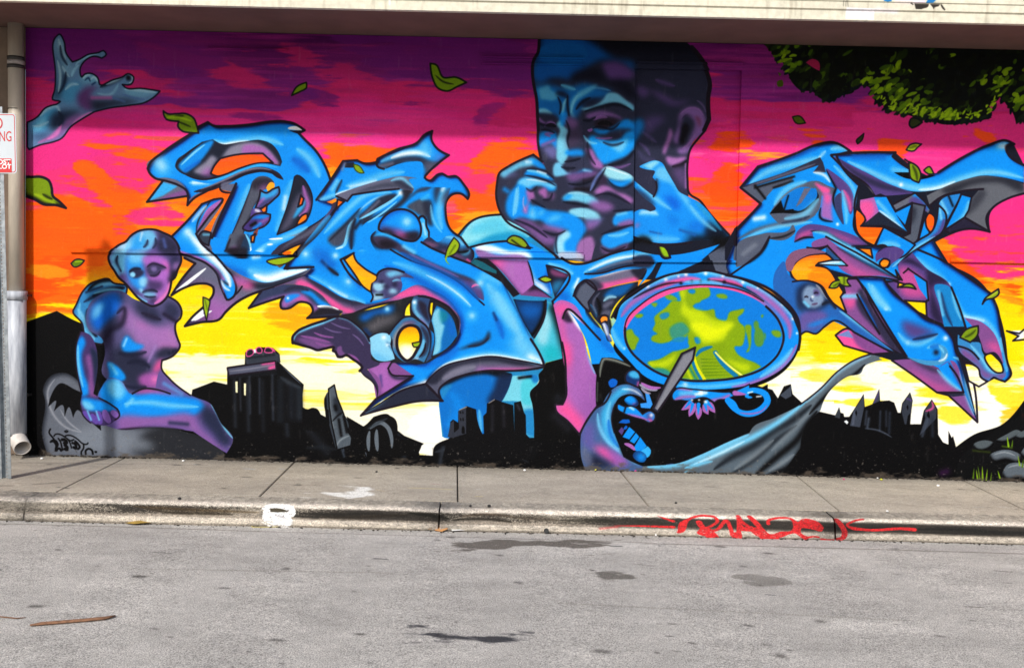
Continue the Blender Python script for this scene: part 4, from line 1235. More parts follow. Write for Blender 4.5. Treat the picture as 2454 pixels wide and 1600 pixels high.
# ===== third letter: angular face with lapels =====
F b 880,320* 1100,370* 1120,480* 1160,740* 950,600* 
# pink prism
f m 400,300* 870,320* 900,400 950,610* 860,700 790,735* 700,620 560,450
g p .95 400,380 640,480
r 4c3860 8 .5 3 2
n 880,320* 1110,330* 1160,740* 950,610* 910,400
q B .9 4 880,320 1100,330 1100,450 1000,560 930,480
q w .9 5 890,340 910,480 950,600 1150,730 1060,600 980,560 920,440
f 7a4c88 790,735* 860,680 945,605* 1170,770* 960,750
q 1c1424 .9 4 880,690 945,610 1080,700 960,670
c k 4 945,605 1170,770
t k 4 870,320 905,420 950,610
f 1c1c30 1090,380* 1370,480* 1340,560* 1200,770* 1150,600* 1110,480
q 8c4c7c .9 4 1140,430 1220,440 1360,510 1300,520 1150,470
q 2c84b4 .9 6 1180,580 1300,560 1220,700 1190,720
# blue frame of the letter
f B 1080,330* 1200,350 1400,370* 1600,350 1800,280 2130,180* /I 600,1240* 880,1300 1640,1170* /N 1200,30* 820,200* 650,230* 740,40* 660,60 /J 2400,380* 2380,420 2190,640* 2300,420 2000,480 1570,550* 1420,740* 1560,900 1800,1200 1900,1360 2080,1540* 1640,1560* 1560,1250 1350,910* 1240,930 1170,810* 1370,490* 1100,380*
s c 12 .85 1120,350 1300,430 1420,480
s c 10 .9 1540,470 1700,380 2000,280 2380,230
s w 5 .8 1600,440 1900,310 2200,260
s c 10 .7 1470,560 1420,680 1540,820
s w 5 .8 1480,540 1440,640
s b 16 .7 1240,700 1320,760
q 2a3048 .95 4 1570,485 1700,440 1900,370 2130,300 2380,290 2380,360 2000,400 1750,470
s g 6 .8 1700,440 2000,340 2300,310
c k 4 1560,480 1750,470 2000,400 2380,355
q d .9 3 2130,310 2380,300 2380,340 2140,345
l k 5.5 1280,290 1400,355 1520,360 1700,310 1900,230 2120,180
l k 5 1100,380 1370,485 1170,810
# mauve slab under the hook
f 74708a 1570,550* 1800,490 2050,430 2300,420* 2200,560* 1950,610 1700,690* 1560,560
q p .9 4 1690,640 1900,570 2100,530 2230,510 2200,560 1950,620 1710,680
q 242434 .95 4 2100,430 2310,420 2230,560 2150,500
q 34384c .9 4 1560,550 1640,540 1780,640 1720,680
s w 6 .9 1500,540 1800,480 2100,405 2320,395
s c 5 .9 2320,395 2300,480 2230,600
l k 4 1420,745 1490,600 1570,550 1700,670 1600,820
f 5c6478 1430,740* 1500,600 1560,560* 1700,680* 1600,820* 1620,920 
r 2a2e40 5 .8 3 3
o k 4.5
# dark interior with curls
f 24283a 1600,820* 1700,680* 1950,620* 2200,570* 2190,640* 2060,720 1940,830 1860,990 1900,1220 1750,1100 1620,920
q 0a68b0 .95 4 1780,750 1840,680 2000,610 2150,590 2100,650 2000,740 1900,750
s 9cd0e8 6 .9 1780,810 1840,760 1940,760
q g .9 4 1760,880 1850,800 1920,800 1860,860 1800,900
s 2c70a0 5 .7 1620,840 1680,920 1700,1000
s g 4 .7 1740,700 1660,820 1700,960
s K 6 .9 1700,760 1740,900 1730,980
q g .8 4 1750,950 1880,920 1860,970 1760,980
f ff9a28 1730,1030* 1760,980 1830,985 1840,1060* 1800,1050* 1750,1080*
o k 5
f 6c7ab8 1760,1080 1790,1060 1830,1100 1850,1200 1880,1290 1840,1290 1800,1200
s w 5 .9 1785,1090 1820,1200
s K 5 .9 1760,1080 1780,1180 1850,1310
s K 5 .9 1870,1300 1850,1330
n 1560,900* 1900,830* 2100,1200* 2100,1560* 1600,1500*
s c 14 .7 1940,900 1900,1060 1960,1250 2060,1420
s K 4 .8 1860,1020 1870,1120 1920,1230
s b 14 .6 1680,1060 1780,1280 1900,1420
s k 6 .9 1420,745 1560,900 1650,1030 1740,1130
l k 5 1170,810* 1240,1100 1290,1400 1310,1560
# pink and mauve falling leg (continues in the knight window)
f m 1180,850* 1240,800 1400,830 1560,1100* 1350,910* 1440,1020 1530,1200 1600,1450 1640,1560* /O 530,350* 550,400* 540,720* 545,770 440,920 345,1100* 200,940 60,810 45,740* 140,735 170,700 180,400 150,200 130,-20*
g 9058a4 .4 /O 545,600 300,500
@ J
q p .95 8 1180,860 1240,1000 1280,1300 1310,1560 1360,1560 1330,1300 1290,1040 1240,860
@ O
q p .95 9 130,0 200,0 220,300 210,700 330,860 400,940 345,1100 200,940 60,810 45,740 140,735 175,600 160,200
q p .8 8 /J 1240,820 1340,830 1400,900 1290,980
q 2c2038 .9 4 /J 1290,1020 1340,920 1440,1020 1400,1060
q w .95 3 /J 1360,910 1420,940 1500,1040 1530,1180 1440,1080
l k 5 /J 1295,1010 1345,905 1500,1010 1600,1120 1740,1270 
l k 5 /O 135,0 170,200 180,420 165,690 140,740* 50,740* 60,810 200,940 345,1105* 440,920 550,770
s c 5 .7 /O 420,20 480,250 530,380
# ===== oval mirror with its frame =====
@ N
f K 300,800 150,700 300,430 560,270 820,195 1060,150 1250,140 1500,190 1720,245 1960,370 2150,500 2330,680 2390,900 2370,1080 2240,1300 2060,1440 1800,1540 1400,1600 900,1600 500,1440 300,1250 150,1050
# frame ring
f B 170,760 240,560 420,420 620,290 800,210 1000,170 1250,150 1490,200 1700,260 1900,350 2130,510 2300,690 2370,900 2340,1100 2200,1290 2000,1420 1760,1510 1400,1560 900,1540 520,1400 340,1220 160,1000 120,850
s c 10 .85 140,720 240,540 420,400 620,280 820,210 1060,170
s c 10 .85 1060,165 1250,160 1500,210 1720,270 1930,380 2150,550 2300,700
d w 6 .95 780,250 1020,190 1255,175 560,330 380,410 1700,280 2300,715 2180,540
d w 4 .9 1460,210 1880,350 280,1070 2350,890 930,210
s m 12 .95 240,700 340,560 520,430 740,320 900,270
s p 10 .95 640,360 800,300 1050,240 1200,245 
s p 10 .95 1280,240 1440,260 1600,290 1700,330
s m 13 .95 1740,330 1900,420 2060,540 2180,660 2260,800 2260,960
s K 4 .8 380,480 560,380 780,300 960,280
s K 4 .7 1300,250 1480,280 1660,330 1820,410 2000,560 2130,720
d K 5 .9 960,290 1090,270 1195,270 1290,255 1480,275
s c 8 .7 1000,280 1260,275 1460,300
s m 10 .9 1560,1530 1800,1490 2060,1380 2250,1200 2350,1020
s c 9 .8 2300,1060 2180,1220 2050,1320 1900,1420
s c 10 .7 130,820 180,960 290,1090
d w 9 .9 1010,1510
s c 8 .7 900,1510 1200,1530 1500,1510 1750,1470
l k 5 130,700 240,520 420,385 620,265 800,195 1000,160 1120,160 1250,140 1490,185 1700,240 1930,350 2150,500 2330,690 2390,900 2370,1090
# pink lip inside and glass
f p 270,860 300,720 500,520 760,370 1050,310 1400,310 1700,370 1950,500 2150,720 2200,920 2150,1120 1960,1290 1750,1390 1350,1450 1000,1450 650,1350 420,1180 300,1020
g B 1 1200,1200 1200,800
g B .8 2200,900 1700,900
l k 3 280,860 310,730 500,530 760,380 1050,322 1400,320 1700,380 1950,510
f 0a86e0 300,860 360,740 540,570 780,440 1060,360 1400,350 1680,410 1920,530 2110,740 2170,940 2110,1110 1940,1280 1700,1390 1350,1440 1050,1440 700,1350 470,1200 340,1040
# yellow-green wood
q 8cac10 1 2 940,380 1300,360 1310,440 1250,480 1200,500 1180,540 1100,560 1120,590 1300,610 1350,600 1380,700 1500,740 1540,640 1640,610 1720,600 1700,650 1640,700 1660,760 1710,800 1720,960 1690,1040 1600,1050 1640,1140 1700,1180 1880,1260 1930,1300 1700,1400 1350,1440 1050,1440 700,1350 560,1240 700,1200 880,1100 1060,1040 1040,1000 1040,900 1000,980 840,990 700,1010 600,960 620,920 680,900 620,850 650,780 640,700 700,640 780,580 860,500 960,500 950,430
q 8cac10 .95 1.5 300,860 370,840 400,900 460,960 430,1020 400,1090 350,1080 310,960
q 8cac10 .95 1 400,680 510,670 500,690 420,700
q 8cac10 .9 1 600,540 680,530 650,580 620,560
q 8cac10 .9 2 760,440 840,430 920,490 860,500 780,470
q 8cac10 .95 1 1740,790 1790,790 1800,900 1790,1060 1770,1110 1740,1120 1770,1060 1760,960
q 6a9c30 .9 1 1890,820 1910,830 1910,1050 1880,1050
q 6a9c30 .9 1 1850,740 1870,740 1870,870 1855,860
q 6a9c30 .9 1 1960,880 1975,900 1965,980
q 8cac10 .9 1 1920,670 1950,670 1930,710
q 8cac10 .9 1.5 2040,870 2150,870 2160,930 2110,940 2060,910
q 8cac10 .9 1 1380,440 1500,430 1520,460 1400,460
q 0a86e0 .9 1.5 1040,380 1130,370 1130,410 1060,410
q 3094a0 .8 3 820,840 980,760 1060,860 960,940 860,960
q 0a86e0 .9 1 1120,940 1190,940 1200,1000 1150,1020
q 0a86e0 .9 1 1120,550 1290,540 1300,600 1180,595
q 0a86e0 .8 1 700,680 820,650 820,680 720,720
q 0a86e0 .8 1.5 820,1000 1050,960 1040,1010 860,1100 820,1080
q c8dc10 .9 5 940,380 1010,370 1000,500 1040,580 1200,620 1340,720 1600,780 1520,880 1480,960 1360,1000 1200,1000 1180,940 1100,860 1060,740 960,640 980,500
q e4ee10 .9 6 1080,780 1200,760 1400,820 1560,790 1460,900 1250,960 1180,900
q c8dc10 .8 4 560,1240 700,1230 860,1160 900,1120 860,1240 760,1300 660,1290
q c8dc10 .8 5 1500,1200 1640,1240 1800,1290 1740,1350 1600,1290
q 188cb0 .8 3 640,1310 800,1330 860,1400 780,1390
s c0d414 4 .9 620,1280 600,1250
# rails and sleepers
u 6a9010 3 1200,1200 1400,1200
u 6a9010 3 1200,1240 1440,1240
u 6a9010 3 1210,1280 1480,1280
u 6a9010 3 1220,1320 1530,1310
u 6a9010 3 1230,1360 1570,1350
u 6a9010 3 1250,1395 1600,1385
t 1080b0 9 1140,1170 1180,1110 1260,1070 1340,1050
c e0e410 8 1110,1170 1150,1290 1240,1440
c 1080b0 7 1090,1190 1120,1290 1200,1440
c 1080b0 10 1370,1120 1440,1230 1620,1400
c f0f080 4 1375,1120 1480,1230 1700,1400
s 208c90 5 .8 1060,1300 1140,1440
s c8dc10 5 .8 1020,1300 1080,1430
l k 5.5 290,830 300,980 350,1090 470,1220 700,1370 1000,1450 1350,1455 1700,1405 1960,1300 2130,1130 2190,940 2130,740 1980,570
# ===== black ground and knight under the mirror =====
@ O
f K 545,780* 540,500 560,320 610,185* 700,180 860,220 990,280* 960,320* 1060,340 1080,450* 1300,520* 1380,560* 1290,640* 1450,700* 1900,720* 2100,760* 2600,500* 2600,1250* 2000,1330 1500,1470 1100,1480 600,1300
s 8a9088 5 .9 590,420 600,300 640,200 720,205 840,240 960,290
s 505850 3 .8 560,480 555,700
# sword
f 3c9cf0 1130,600* 1180,620* 1220,740* 1190,790* 1080,780* 1070,730* 1150,720*
# frame bottom drips
f B 1450,640 1500,560 1700,560 1900,580 2150,590 2380,500* 2380,600 2200,640 2100,680 2000,690 1960,720* 1850,660 1720,680 1640,700 1560,690 1470,690
s m 8 .9 1480,690 1600,650 1740,650
s m 8 .9 1900,690 2040,680 2150,620
s m 6 .9 1500,540 1680,570
s c 8 .7 1560,610 1700,600
d w 9 .95 1800,600
s w 6 .8 1740,620 1860,600
o k 3
F m 1560,810* 1610,740 1660,690* 1720,730 1640,800
F m 1655,890* 1650,810 1740,720* 1740,800 1700,860
F m 1765,925* 1735,860 1760,740* 1810,800 1800,880
F m 1890,865* 1820,820 1820,740* 1880,770
F m 1970,845* 1890,800 1850,700* 1930,720 1965,780
u B 9 1770,740 1765,870
u B 8 1700,740 1670,850
u B 8 1670,710 1600,790
u B 8 1850,740 1870,830
u B 9 1870,710 1950,800
S w 3 .9 1690,690 1694,690
S w 3 .9 1775,688 1779,688
S w 5 .9 1850,710 1860,712
t B 10 2110,660 2190,720 2240,810 2400,860
t m 6 2140,700 2200,800 2270,850
s K 3 .9 2150,590 2210,640
# cape
f 4a6a9c 545,780 620,740* 700,600 800,520 900,500 1060,560 1130,700* 1050,640 920,620 820,660 760,760 730,920 760,1080 820,1240 870,1370* 1000,1440 1180,1500 1500,1480 /O 1500,1540* 420,1540* 370,1400 355,1200 370,1060 440,920
q 40b4e8 .95 6 640,760 760,600 900,520 960,560 840,640 740,760 710,920 760,1100 840,1280 880,1370 760,1280 640,1120 600,960 600,840
s c 9 .8 720,700 680,860 700,1040 780,1200 900,1360 1100,1470
s c 7 .8 560,840 580,1000 680,1180 840,1320
s b 8 .7 690,920 720,1100 820,1260 
s w 4 .6 850,560 980,570 1090,640
q 6a62a8 .9 8 400,1000 480,950 520,1100 480,1300 400,1250
q ec5cac .95 9 520,1240 640,1250 760,1340 900,1440 800,1460 640,1380 540,1300
q 9c68bc .8 8 700,1280 860,1370 940,1450 800,1480
q 1c1e34 .95 9 480,1330 620,1400 760,1490 600,1500 460,1480
q 6a6e88 .8 7 380,1250 460,1300 480,1500 400,1460
l k 4.5 345,1110 370,1050 450,910 550,780 640,730 720,590 
l k 3 770,740 730,900 760,1080
# knight's limbs
q K .9 4 760,760 740,920 800,1150 880,1360 980,1420 800,1000
x
f B 880,690 940,640 1020,670 1050,740 1000,770 920,740
s p 7 .8 1000,750 1060,740
r n 6 .8 -3 -3
f B 800,740 900,770 960,760 1100,860* 1200,820 1250,860 1240,930 1180,960 1120,930 980,890 860,840 800,800
s m 7 .95 900,860 1060,900 1160,930
s p 6 .9 1180,920 1220,950
s w 4 .7 940,770 990,800
s K 3 .9 900,760 880,830
d v 14 .8 1190,880
d w 6 .8 1205,870
o k 3
f B 860,1130* 940,1010* 1010,1070* 940,1160*
f B 945,1180* 1020,1080* 1060,1130* 1000,1210*
f B 1000,1250* 1070,1130* 1150,1240* 1090,1300* 1010,1290
f C 1080,1300* 1160,1240* 1200,1290 1180,1360 1150,1380*
f n 980,1350 1020,1300 1100,1310 1150,1370 1120,1430 1060,1430 1000,1390
d B 18 .9 1085,1375
f b 810,960* 860,920* 940,920* 950,960* 900,970*
f v 810,1060* 850,1010* 880,1050* 850,1110*
f b 870,1040 900,990* 920,1010 900,1040
t m 9 880,1210 960,1240 1010,1290
# helmet
f n 890,420 920,350 1000,325 1060,370 1075,450 1050,540* 960,500 900,470
q 4cb8e8 .95 3 930,380 990,335 1050,370 1070,420 1000,430 940,400
s p 5 .6 1050,480 1040,530
o k 4
t G 10 1060,500 1140,540 1280,570
t m 8 1080,480 1200,540 1320,540
t G 6 1080,540 1150,600 1200,610
f b 690,470 740,430 800,460 780,520 720,540
# sword on top
f 8a8c98 1730,60* 1705,200* 1555,430* 1280,830* 1225,790* 1400,440* 1570,135*
r 4a4c5c 4 .7 3 2
o k 5
s K 4 .9 1180,780 1290,850
s 2c4468 4 .9 1190,775 1270,830
# long scarf sweep

f 62707c /O 1100,1480* 1300,1470* 1500,1450 1800,1340 2100,1200 2380,1080* /W 470,560 620,490 800,400 940,290 1060,170 1180,90 1290,50 1372,48 /R 900,890* 1060,830 1180,822 1300,850* 1372,862* 1180,845 1060,860 /W 1372,90* 1310,105 1240,140 1222,180 1130,205 1050,260 980,340 940,440* 830,560 800,700* 700,840 660,894* 0,894* /O 1100,1560*
s K 14 .9 /W 560,894 760,800 830,680 900,480
s K 12 .9 /W 480,894 640,760 780,640 860,520 920,440
s 20262e 14 .9 /W 200,850 330,760 480,680 600,590 760,500 880,400
s 20262e 9 .8 /W 300,894 480,780 640,640 780,540
s 8a949c 9 .6 /W 340,850 500,740 620,640 
s 8a949c 7 .6 /W 580,860 680,800 760,740
s 8a949c 8 .5 /W 600,720 720,600 880,440
s K 8 .9 /W 860,470 960,360 1060,270 1180,190 1250,120
s c 11 .95 /O 1150,1490 1500,1465 1800,1360 2100,1220 2380,1100
s c 11 .95 /W 0,840 150,775 330,690 500,610 650,520 760,440 850,370
s 8ab4cc 7 .9 /W 840,390 940,300 1060,180 1180,105 1290,62
s w 5 .5 /W 60,815 260,730 420,650
s c 6 .8 /W 0,870 60,830 200,790
l k 3.5 /W 800,400 940,290 1060,170 1180,90 1290,50
# frame curl at the right
@ W
u B 14 300,370 350,440 400,470
s K 3 .8 320,320 360,360
t B 16 310,350 350,430 420,462 500,450 545,420 575,370 560,330 510,305 440,310 430,340 470,350
S m 3 .9 380,455 470,462 540,440 574,400
S w 2.5 .9 440,318 470,312
S w 2.5 .9 500,345 530,342
u m 12 350,320 430,330
F 4a5260 660,335* 738,270* 740,340* 700,362*
# ===== right group of letters =====
@ P
# dark base
F 1c1f30 100,345* 220,200* 480,110 620,50 740,32 860,90* /Q 190,100* 485,105* 620,220* 700,260* 780,240* 1050,80 1250,20* 1300,45* 1372,190* 1372,385* 1240,430 1140,520 1140,650* 960,640 820,690 760,720* 860,880* /T 1080,340 1190,520 1240,700 1260,894* /U 1275,340* 1240,385 1165,360 1120,380* 1070,350 1060,300 960,250* 1050,665* 850,480* 770,460* 460,240* 330,200* /T 330,830* 120,770* 70,700* 160,650* 100,590 30,620 /R 620,690* 550,675* 510,700* 430,500* 280,370* 150,320* 20,290* /P 0,894* 0,740* 70,620* 230,460*
# left big form
f B 100,345* 220,200* 480,110 620,50 740,32 860,90 900,110* 760,150* 920,330* 900,440 890,560 900,640 1010,750* 1130,800 /R 1220,330* 900,300* 700,240* 580,160* 480,180* 440,260 460,330* /R 600,330 700,440 830,560 960,650 1180,820* 1000,730 860,660 700,600 560,680* 500,560 380,440 280,370 150,320 30,290* /P 0,880* 80,700* 75,630* 240,450*
r b 10 .8 4 4
r 0c1c50 6 .7 3 4
s c 12 .8 /P 160,320 300,230 480,180 660,130
s w 6 .5 /P 640,140 690,90
s c 10 .9 720,80 800,70 860,95
s b 12 .7 300,170 480,110 640,70
# upper slot
p 30344a 110,345 400,240 650,135* 670,170* 690,240* 600,240* 640,190* 400,270 210,330*
s g 5 .8 140,340 400,255 620,180
p 5c6478 105,345* 200,330* 270,420* 240,455*
p 5c6478 190,340* 330,300 470,265* 450,300 330,350* 270,420*
s K 4 .9 200,330 270,420
s K 4 .8 200,345 470,268
s K 4 .8 330,345 460,300
s w 6 .8 600,240 680,260 720,310
# eye counter
p 5c6478 300,525* 390,400 520,320 640,300 700,330 760,360 740,400 660,400* 640,500 540,580 400,610 
p 0c80d8 330,510 400,410 530,340 600,350 500,480* 470,500*
p K 300,525* 380,430* 400,500* 480,490* 560,460 620,360* 640,400 600,470 500,520 380,520
p 0c80d8 470,500 540,400 620,350 630,400 580,460 500,505
p g 480,480* 540,350* 590,345* 520,450*
s K 3 .9 400,500 430,400
q p .95 3 610,310 660,330 720,360 700,400 640,350
q m .95 4 670,380* 740,400 730,480 740,580* 650,550* 660,450
q p .8 4 680,390 720,400 700,460
s K 4 .9 740,580 650,550 655,480
s c 12 .8 400,560 540,530 620,440 640,420
s w 9 .8 200,560 260,550
s c 10 .8 330,470 400,370 560,300
s 5c6478 8 .9 80,700 200,640 400,590 560,560 620,530
s 26304a 6 .8 380,590 500,570 580,540
s c 7 .8 110,710 260,640 420,605 600,580
p 5c6478 75,740 260,660 440,630 460,600 480,640 420,700 300,700* 250,780 120,880* 70,894* 60,800
s 8890a0 8 .6 120,800 200,740
s K 5 .9 300,695 260,770 130,880
s K 4 .7 300,695 400,680 480,640
# inner purple ribbon
p v 690,215 780,270 860,350 885,440 860,530 820,440 790,370 760,340* 720,280
s p 7 .8 810,360 850,440 860,510
s K 4 .9 690,220 760,350* 740,420 770,520 810,600
p 3c4470 760,400 790,380 800,480 810,600 770,530 750,470
s c 8 .8 740,190 830,280 890,380 880,480
s c 8 .8 800,360 830,520 830,600
d w 5 1 770,597
s c 9 .8 900,660 960,710 1010,745
s w 6 .9 920,340 1000,370
# second purple ribbon with curl
p v 470,720* 490,650 560,600 640,600 760,630 900,680 1020,750* 870,750* 760,690 680,660 590,640* 600,690 540,690
q p .6 4 480,710 500,670 600,640 560,690
q p .6 5 700,640 860,700 960,740 800,700
s K 4 .9 580,645 680,655 800,720 860,750
s K 4 .9 470,722 540,690 610,690
s K 4 .9 870,750 1010,748
s c 8 .9 600,650 680,660 800,740 1000,870
s c 8 .8 /R 690,20 860,100 1000,190 1180,300
# long blade
@ R
p M 590,80 690,25* 900,170 1210,325* 1060,290 900,300* 800,250 700,100* 600,100*
q p .7 8 760,130 900,240 1100,300 900,290
s d 6 .7 760,90 960,200 1180,310
l k 4.5 690,20 900,130* 1060,225 1220,330* 1050,300 850,300
l k 4.5 560,95 620,100 700,85* 830,220* 
f 2c5c90 690,90* 830,220* 740,180* 690,130*
f c 620,210* 660,195 800,185* 840,220* 700,215
s w 3 .8 640,205 780,195
o k 3
# pocket
h 445,260 500,180 560,150 640,140* 690,140 740,180* 640,200* 620,220* 700,240 760,320* 810,400* 800,430* 830,520* 820,545* 760,500 710,440 660,360 570,325 480,320
l k 4.5 440,260 500,180 560,150 690,135
q 6c6880 .9 3 /P 410,830 470,780 560,790 640,780 560,850 470,894 430,894
l k 4.5 /P 560,775 620,780 700,745* 
f 8a6080 430,260 410,200 440,140 560,100 690,130 560,150 480,200 445,260
s 5c6478 6 .8 380,220 330,320 350,420
s 303850 12 .8 /R 300,360 290,260 350,170 430,120
s w 7 .9 120,280 150,275
s c 8 .8 60,270 200,180 340,100
s w 5 .8 /P 350,760 370,700
# little face and its veil
f 2c6cb8 345,420 340,260 400,190 430,280 480,320 570,325 640,350 700,440 760,500 830,545 960,650 1180,820* 1000,740 860,655 760,600 680,650 620,690* 550,675* 510,710* 500,600 420,480
q 7a5ca0 .8 6 510,560 600,520 700,560 660,640 560,670 520,680
q B .9 5 560,640 680,590 780,580 700,600 600,640
s c 7 .8 780,530 900,610 1080,740 1160,810
q 303c58 .9 5 500,420 520,500 540,540 500,520
q 1c2440 .8 6 490,380 540,340 640,350 700,430 690,500 650,520 520,510 490,450
q 9ab4d4 .85 4 530,400 560,360 620,370 670,420 680,460 620,510 560,500 530,450
s 201828 3 .9 540,440 555,432 568,440
q 5a4480 .8 3 605,385 645,392 645,425 612,425
s 201828 3 .9 605,415 622,405 638,412
s 3c4470 3 .8 585,440 588,460 604,464
d w 4 .9 598,435
s c 5 .9 540,470 570,500
s 1c2030 8 .9 660,490 720,470 760,520
s 5a3c60 3.5 .8 590,487 615,484 634,478
s 9aa0b0 6 .9 620,350 660,390 700,450
l k 4 460,330 570,325 640,350 700,440 830,545 960,650 1180,820*
l k 4 510,700 550,675 620,690 680,640 740,600 860,660
# mauve slabs in the middle
f M 810,330* 900,305* 940,380* 1180,720* 1260,850* 1100,760 960,650 830,545* 790,430* 830,410*
q p .8 6 820,400 900,440 860,520 810,460
q d .9 4 920,380 1040,560 1240,830 1200,830 1050,680 900,450
s b 5 .9 915,420 980,540 1050,670
s c 8 .9 810,430 905,430
l k 5 860,310 905,310 1000,480 1120,680 1240,850
l k 5 905,420 980,560 1060,690
l k 4.5 810,410* 790,435* 830,540
# big central blue leg
f B 900,300* 1090,310* 1150,400 1250,480 1372,570* /T 640,545 700,590 800,630 880,720 910,830 930,894 /U 1050,665* 960,500* 930,440* 780,300 600,230* /R 1250,850* 1130,660 1020,480 950,370
r b 10 .8 -3 4
r 0c1c50 6 .7 -2 3
s c 14 .8 /R 980,340 1060,460 1140,530
d w 6 .9 /R 1105,515 1255,750
d w 8 .9 /T 830,720
s c 12 .8 /T 320,350 380,470 440,520
s c 10 .8 /T 500,680 570,750 620,760 780,690
q v .95 8 /T 530,600 620,620 720,660 780,690 700,700 620,730 560,700
s 1c2040 6 .8 /T 600,730 700,710 780,690
s c 8 .8 /T 700,790 760,770 820,800 840,850
s b 9 .7 /T 720,780 800,770
d 201c30 9 .9 /T 765,818
s b 7 .8 /U 640,240 740,250 830,200
s c 9 .8 /T 880,850 /U 940,240 980,420 1030,600
l k 5 /R 900,305 960,380* 1130,660 1250,850
l k 5 /R 1090,310 1150,400 1250,480 /T 640,545 700,590 800,630 880,720 910,830 /U 950,240 1050,665*
# lower wedge
f M /U 460,240* 620,235 780,290* 860,240 960,460* 1050,665* 850,480* 770,460*
q p .6 8 /U 560,280 760,400 900,450 780,450
q d .8 5 /U 600,240 780,300 860,340 720,310
p B /U 780,290* 860,240* 900,320* 955,455* 850,380
s c 7 .8 /U 770,300 860,390 940,450
s v 6 .9 /U 850,250 900,340 950,440
p d /U 820,465* 955,460* 970,480* 880,490*
s c 8 .9 /U 930,300 980,480 1030,620
l k 4.5 /U 460,240 620,350 770,460* 955,460* 900,330 860,280
l k 4.5 /U 770,460 850,480* 1050,665* 
# spiral
f 4c9ccc /U 560,215 640,255 740,275 820,255 850,200 830,150 780,130 800,180 790,230 720,240 640,230
s w 4 .8 /U 780,245 830,220 840,190
s k 3 .8 /U 560,215 650,265 760,285 840,255 
s c 5 .9 /U 720,200 740,160 790,150 820,190
# pink fin on the left of the leg
f p /T 70,700* 160,655 200,680* 330,750 460,820* 330,830* 125,770*
q v .7 4 /T 180,690 460,810 420,830 200,740
p 7c90c8 /T 80,700* 160,665* 195,720*
o k 4.5
# upper right piece: long blue bar with horn
@ Q
f B 60,120* 400,108 485,105* 465,130* 520,175 600,230 620,260* 700,262* 780,240* 960,130 1130,50 1250,20 1300,45* 1245,60 1260,110 1372,190* 1372,310* 1200,270 1080,262 960,290 760,360 600,370 440,320 280,240 150,180
r b 10 .7 3 3
r 0c1c50 5 .6 2 3
s c 14 .9 150,160 300,230 480,310 640,350 740,350 960,280 1120,240 1372,280
s w 6 .7 640,360 760,350 900,300
d w 6 1 522,325
s c 10 .7 470,220 580,235
p K 475,240* 580,240 760,262* 640,290 540,275
s c 12 .7 1200,60 1240,50
s b 12 .7 200,130 400,130
l k 5.5 40,120* 200,105 485,102* 465,130* 520,175 600,225 
l k 5.5 780,240 960,130 1130,50 1250,20 1305,45* 1245,60 1260,110 1372,190
q w .6 4 1190,55 1250,40 1250,80
# violet belly
f v 60,130 150,175 280,240 440,320 580,370 610,380* 500,420 380,385* 340,400* 300,350 160,230
q 2c2c48 .8 4 80,140 250,250 420,320 600,375 420,360 250,290
l k 4.5 40,125 150,230 300,340 345,410
s w 6 .9 230,340 290,360 330,400
# grey wing of the T
f 6a6e78 700,400* 800,350 960,290 1080,265 1200,272 1372,320* 1372,385* 1260,420 1160,480 1120,540 1135,645* 960,550* 1010,420* 1060,360* 920,370 780,430* 720,470*
q 2a2c38 .9 6 800,370 960,300 1100,270 1372,330 1372,360 1200,310 1000,330 860,390
q 3a3c48 .8 6 1060,360 1100,360 1000,520 960,540 1010,420
l k 5 1372,385 1260,420 1160,480 1115,540 1135,650* 960,550
l k 5 720,470 800,410 940,370 1090,355 
f 2c2840 820,640* 960,550* 1135,650* 960,630 860,660*
o k 4.5
f B 940,390* 1010,410* 990,500* 960,550* 820,640* 880,520
s c 8 .8 990,430 960,530 860,620
o k 4
# roof beams
f 6c7080 450,470* 610,385* 640,390* 720,500* 710,520* 600,440* 480,500*
q B .9 3 610,385 640,385 730,480 700,500
q v .9 3 600,410 700,510 690,520 580,430
l k 4.5 450,470* 620,380* 740,490*
f 1c2034 350,400* 420,400 600,385* 450,460* 470,540*
# blue spike and grey column
f m 240,430* 340,410* 390,500* 270,590* 240,480*
q p .9 5 240,440 320,440 330,540 270,580
l k 4 /P 915,480* 965,570* 930,610
f B 335,410* 430,410* 480,500 580,660* 440,560 370,510*
s w 6 .8 370,500 450,560 540,640
s c 7 .8 360,440 470,560
f 242c40 250,610* 370,510* 440,560 585,662* 420,610*
l k 5 245,610* 400,610* 585,665* 480,500 430,410
f 5c6474 600,450* 690,470* 640,700* 600,760* 520,690* 585,660*
q 2a2e3c .8 5 590,470 620,480 580,600 560,580
o k 4
f B 480,520* 590,465* 550,600*
f B 690,540* 720,660* 640,720*
o k 3.5
h 692,560* 720,520 750,540 755,600 730,660* 700,620
# pod strap
f 2c8cd8 780,470* 800,430 850,400* 940,385* 830,590* 820,640* 700,720* 540,830 480,894* 430,894* 520,790 640,710 740,640 770,560
s c 6 .9 800,440 840,520
s c 5 .9 790,490 800,560
s v 8 .9 820,560 790,650 720,700
s c 5 .9 760,680 640,750 540,830 460,894
s K 4 .8 850,400 880,470
l k 4.5 770,560 740,640 640,710 520,790 430,894
l k 4.5 780,470 770,560
l k 4.5 780,465 830,520 830,600 800,660 700,730 590,800 520,860
l k 4.5 940,385 900,480 830,600
# blue belly left of strap
f B 345,750* 400,615* 590,720* 620,740* 500,830 400,740
s c 10 .8 370,740 440,730 520,750
d w 5 .8 515,675
o k 4
f v 350,800 400,760 480,750 540,780 440,880* 440,850 400,830 350,860*
s K 3 .8 360,790 400,758 480,748
h /P 890,640 900,490* 960,570 930,610* 1090,615* 1025,745* 930,690
h /P 900,760* 1000,765* 1012,830*
h /P 1060,870 1090,835 1130,850 1110,894 1075,894
# right long arm
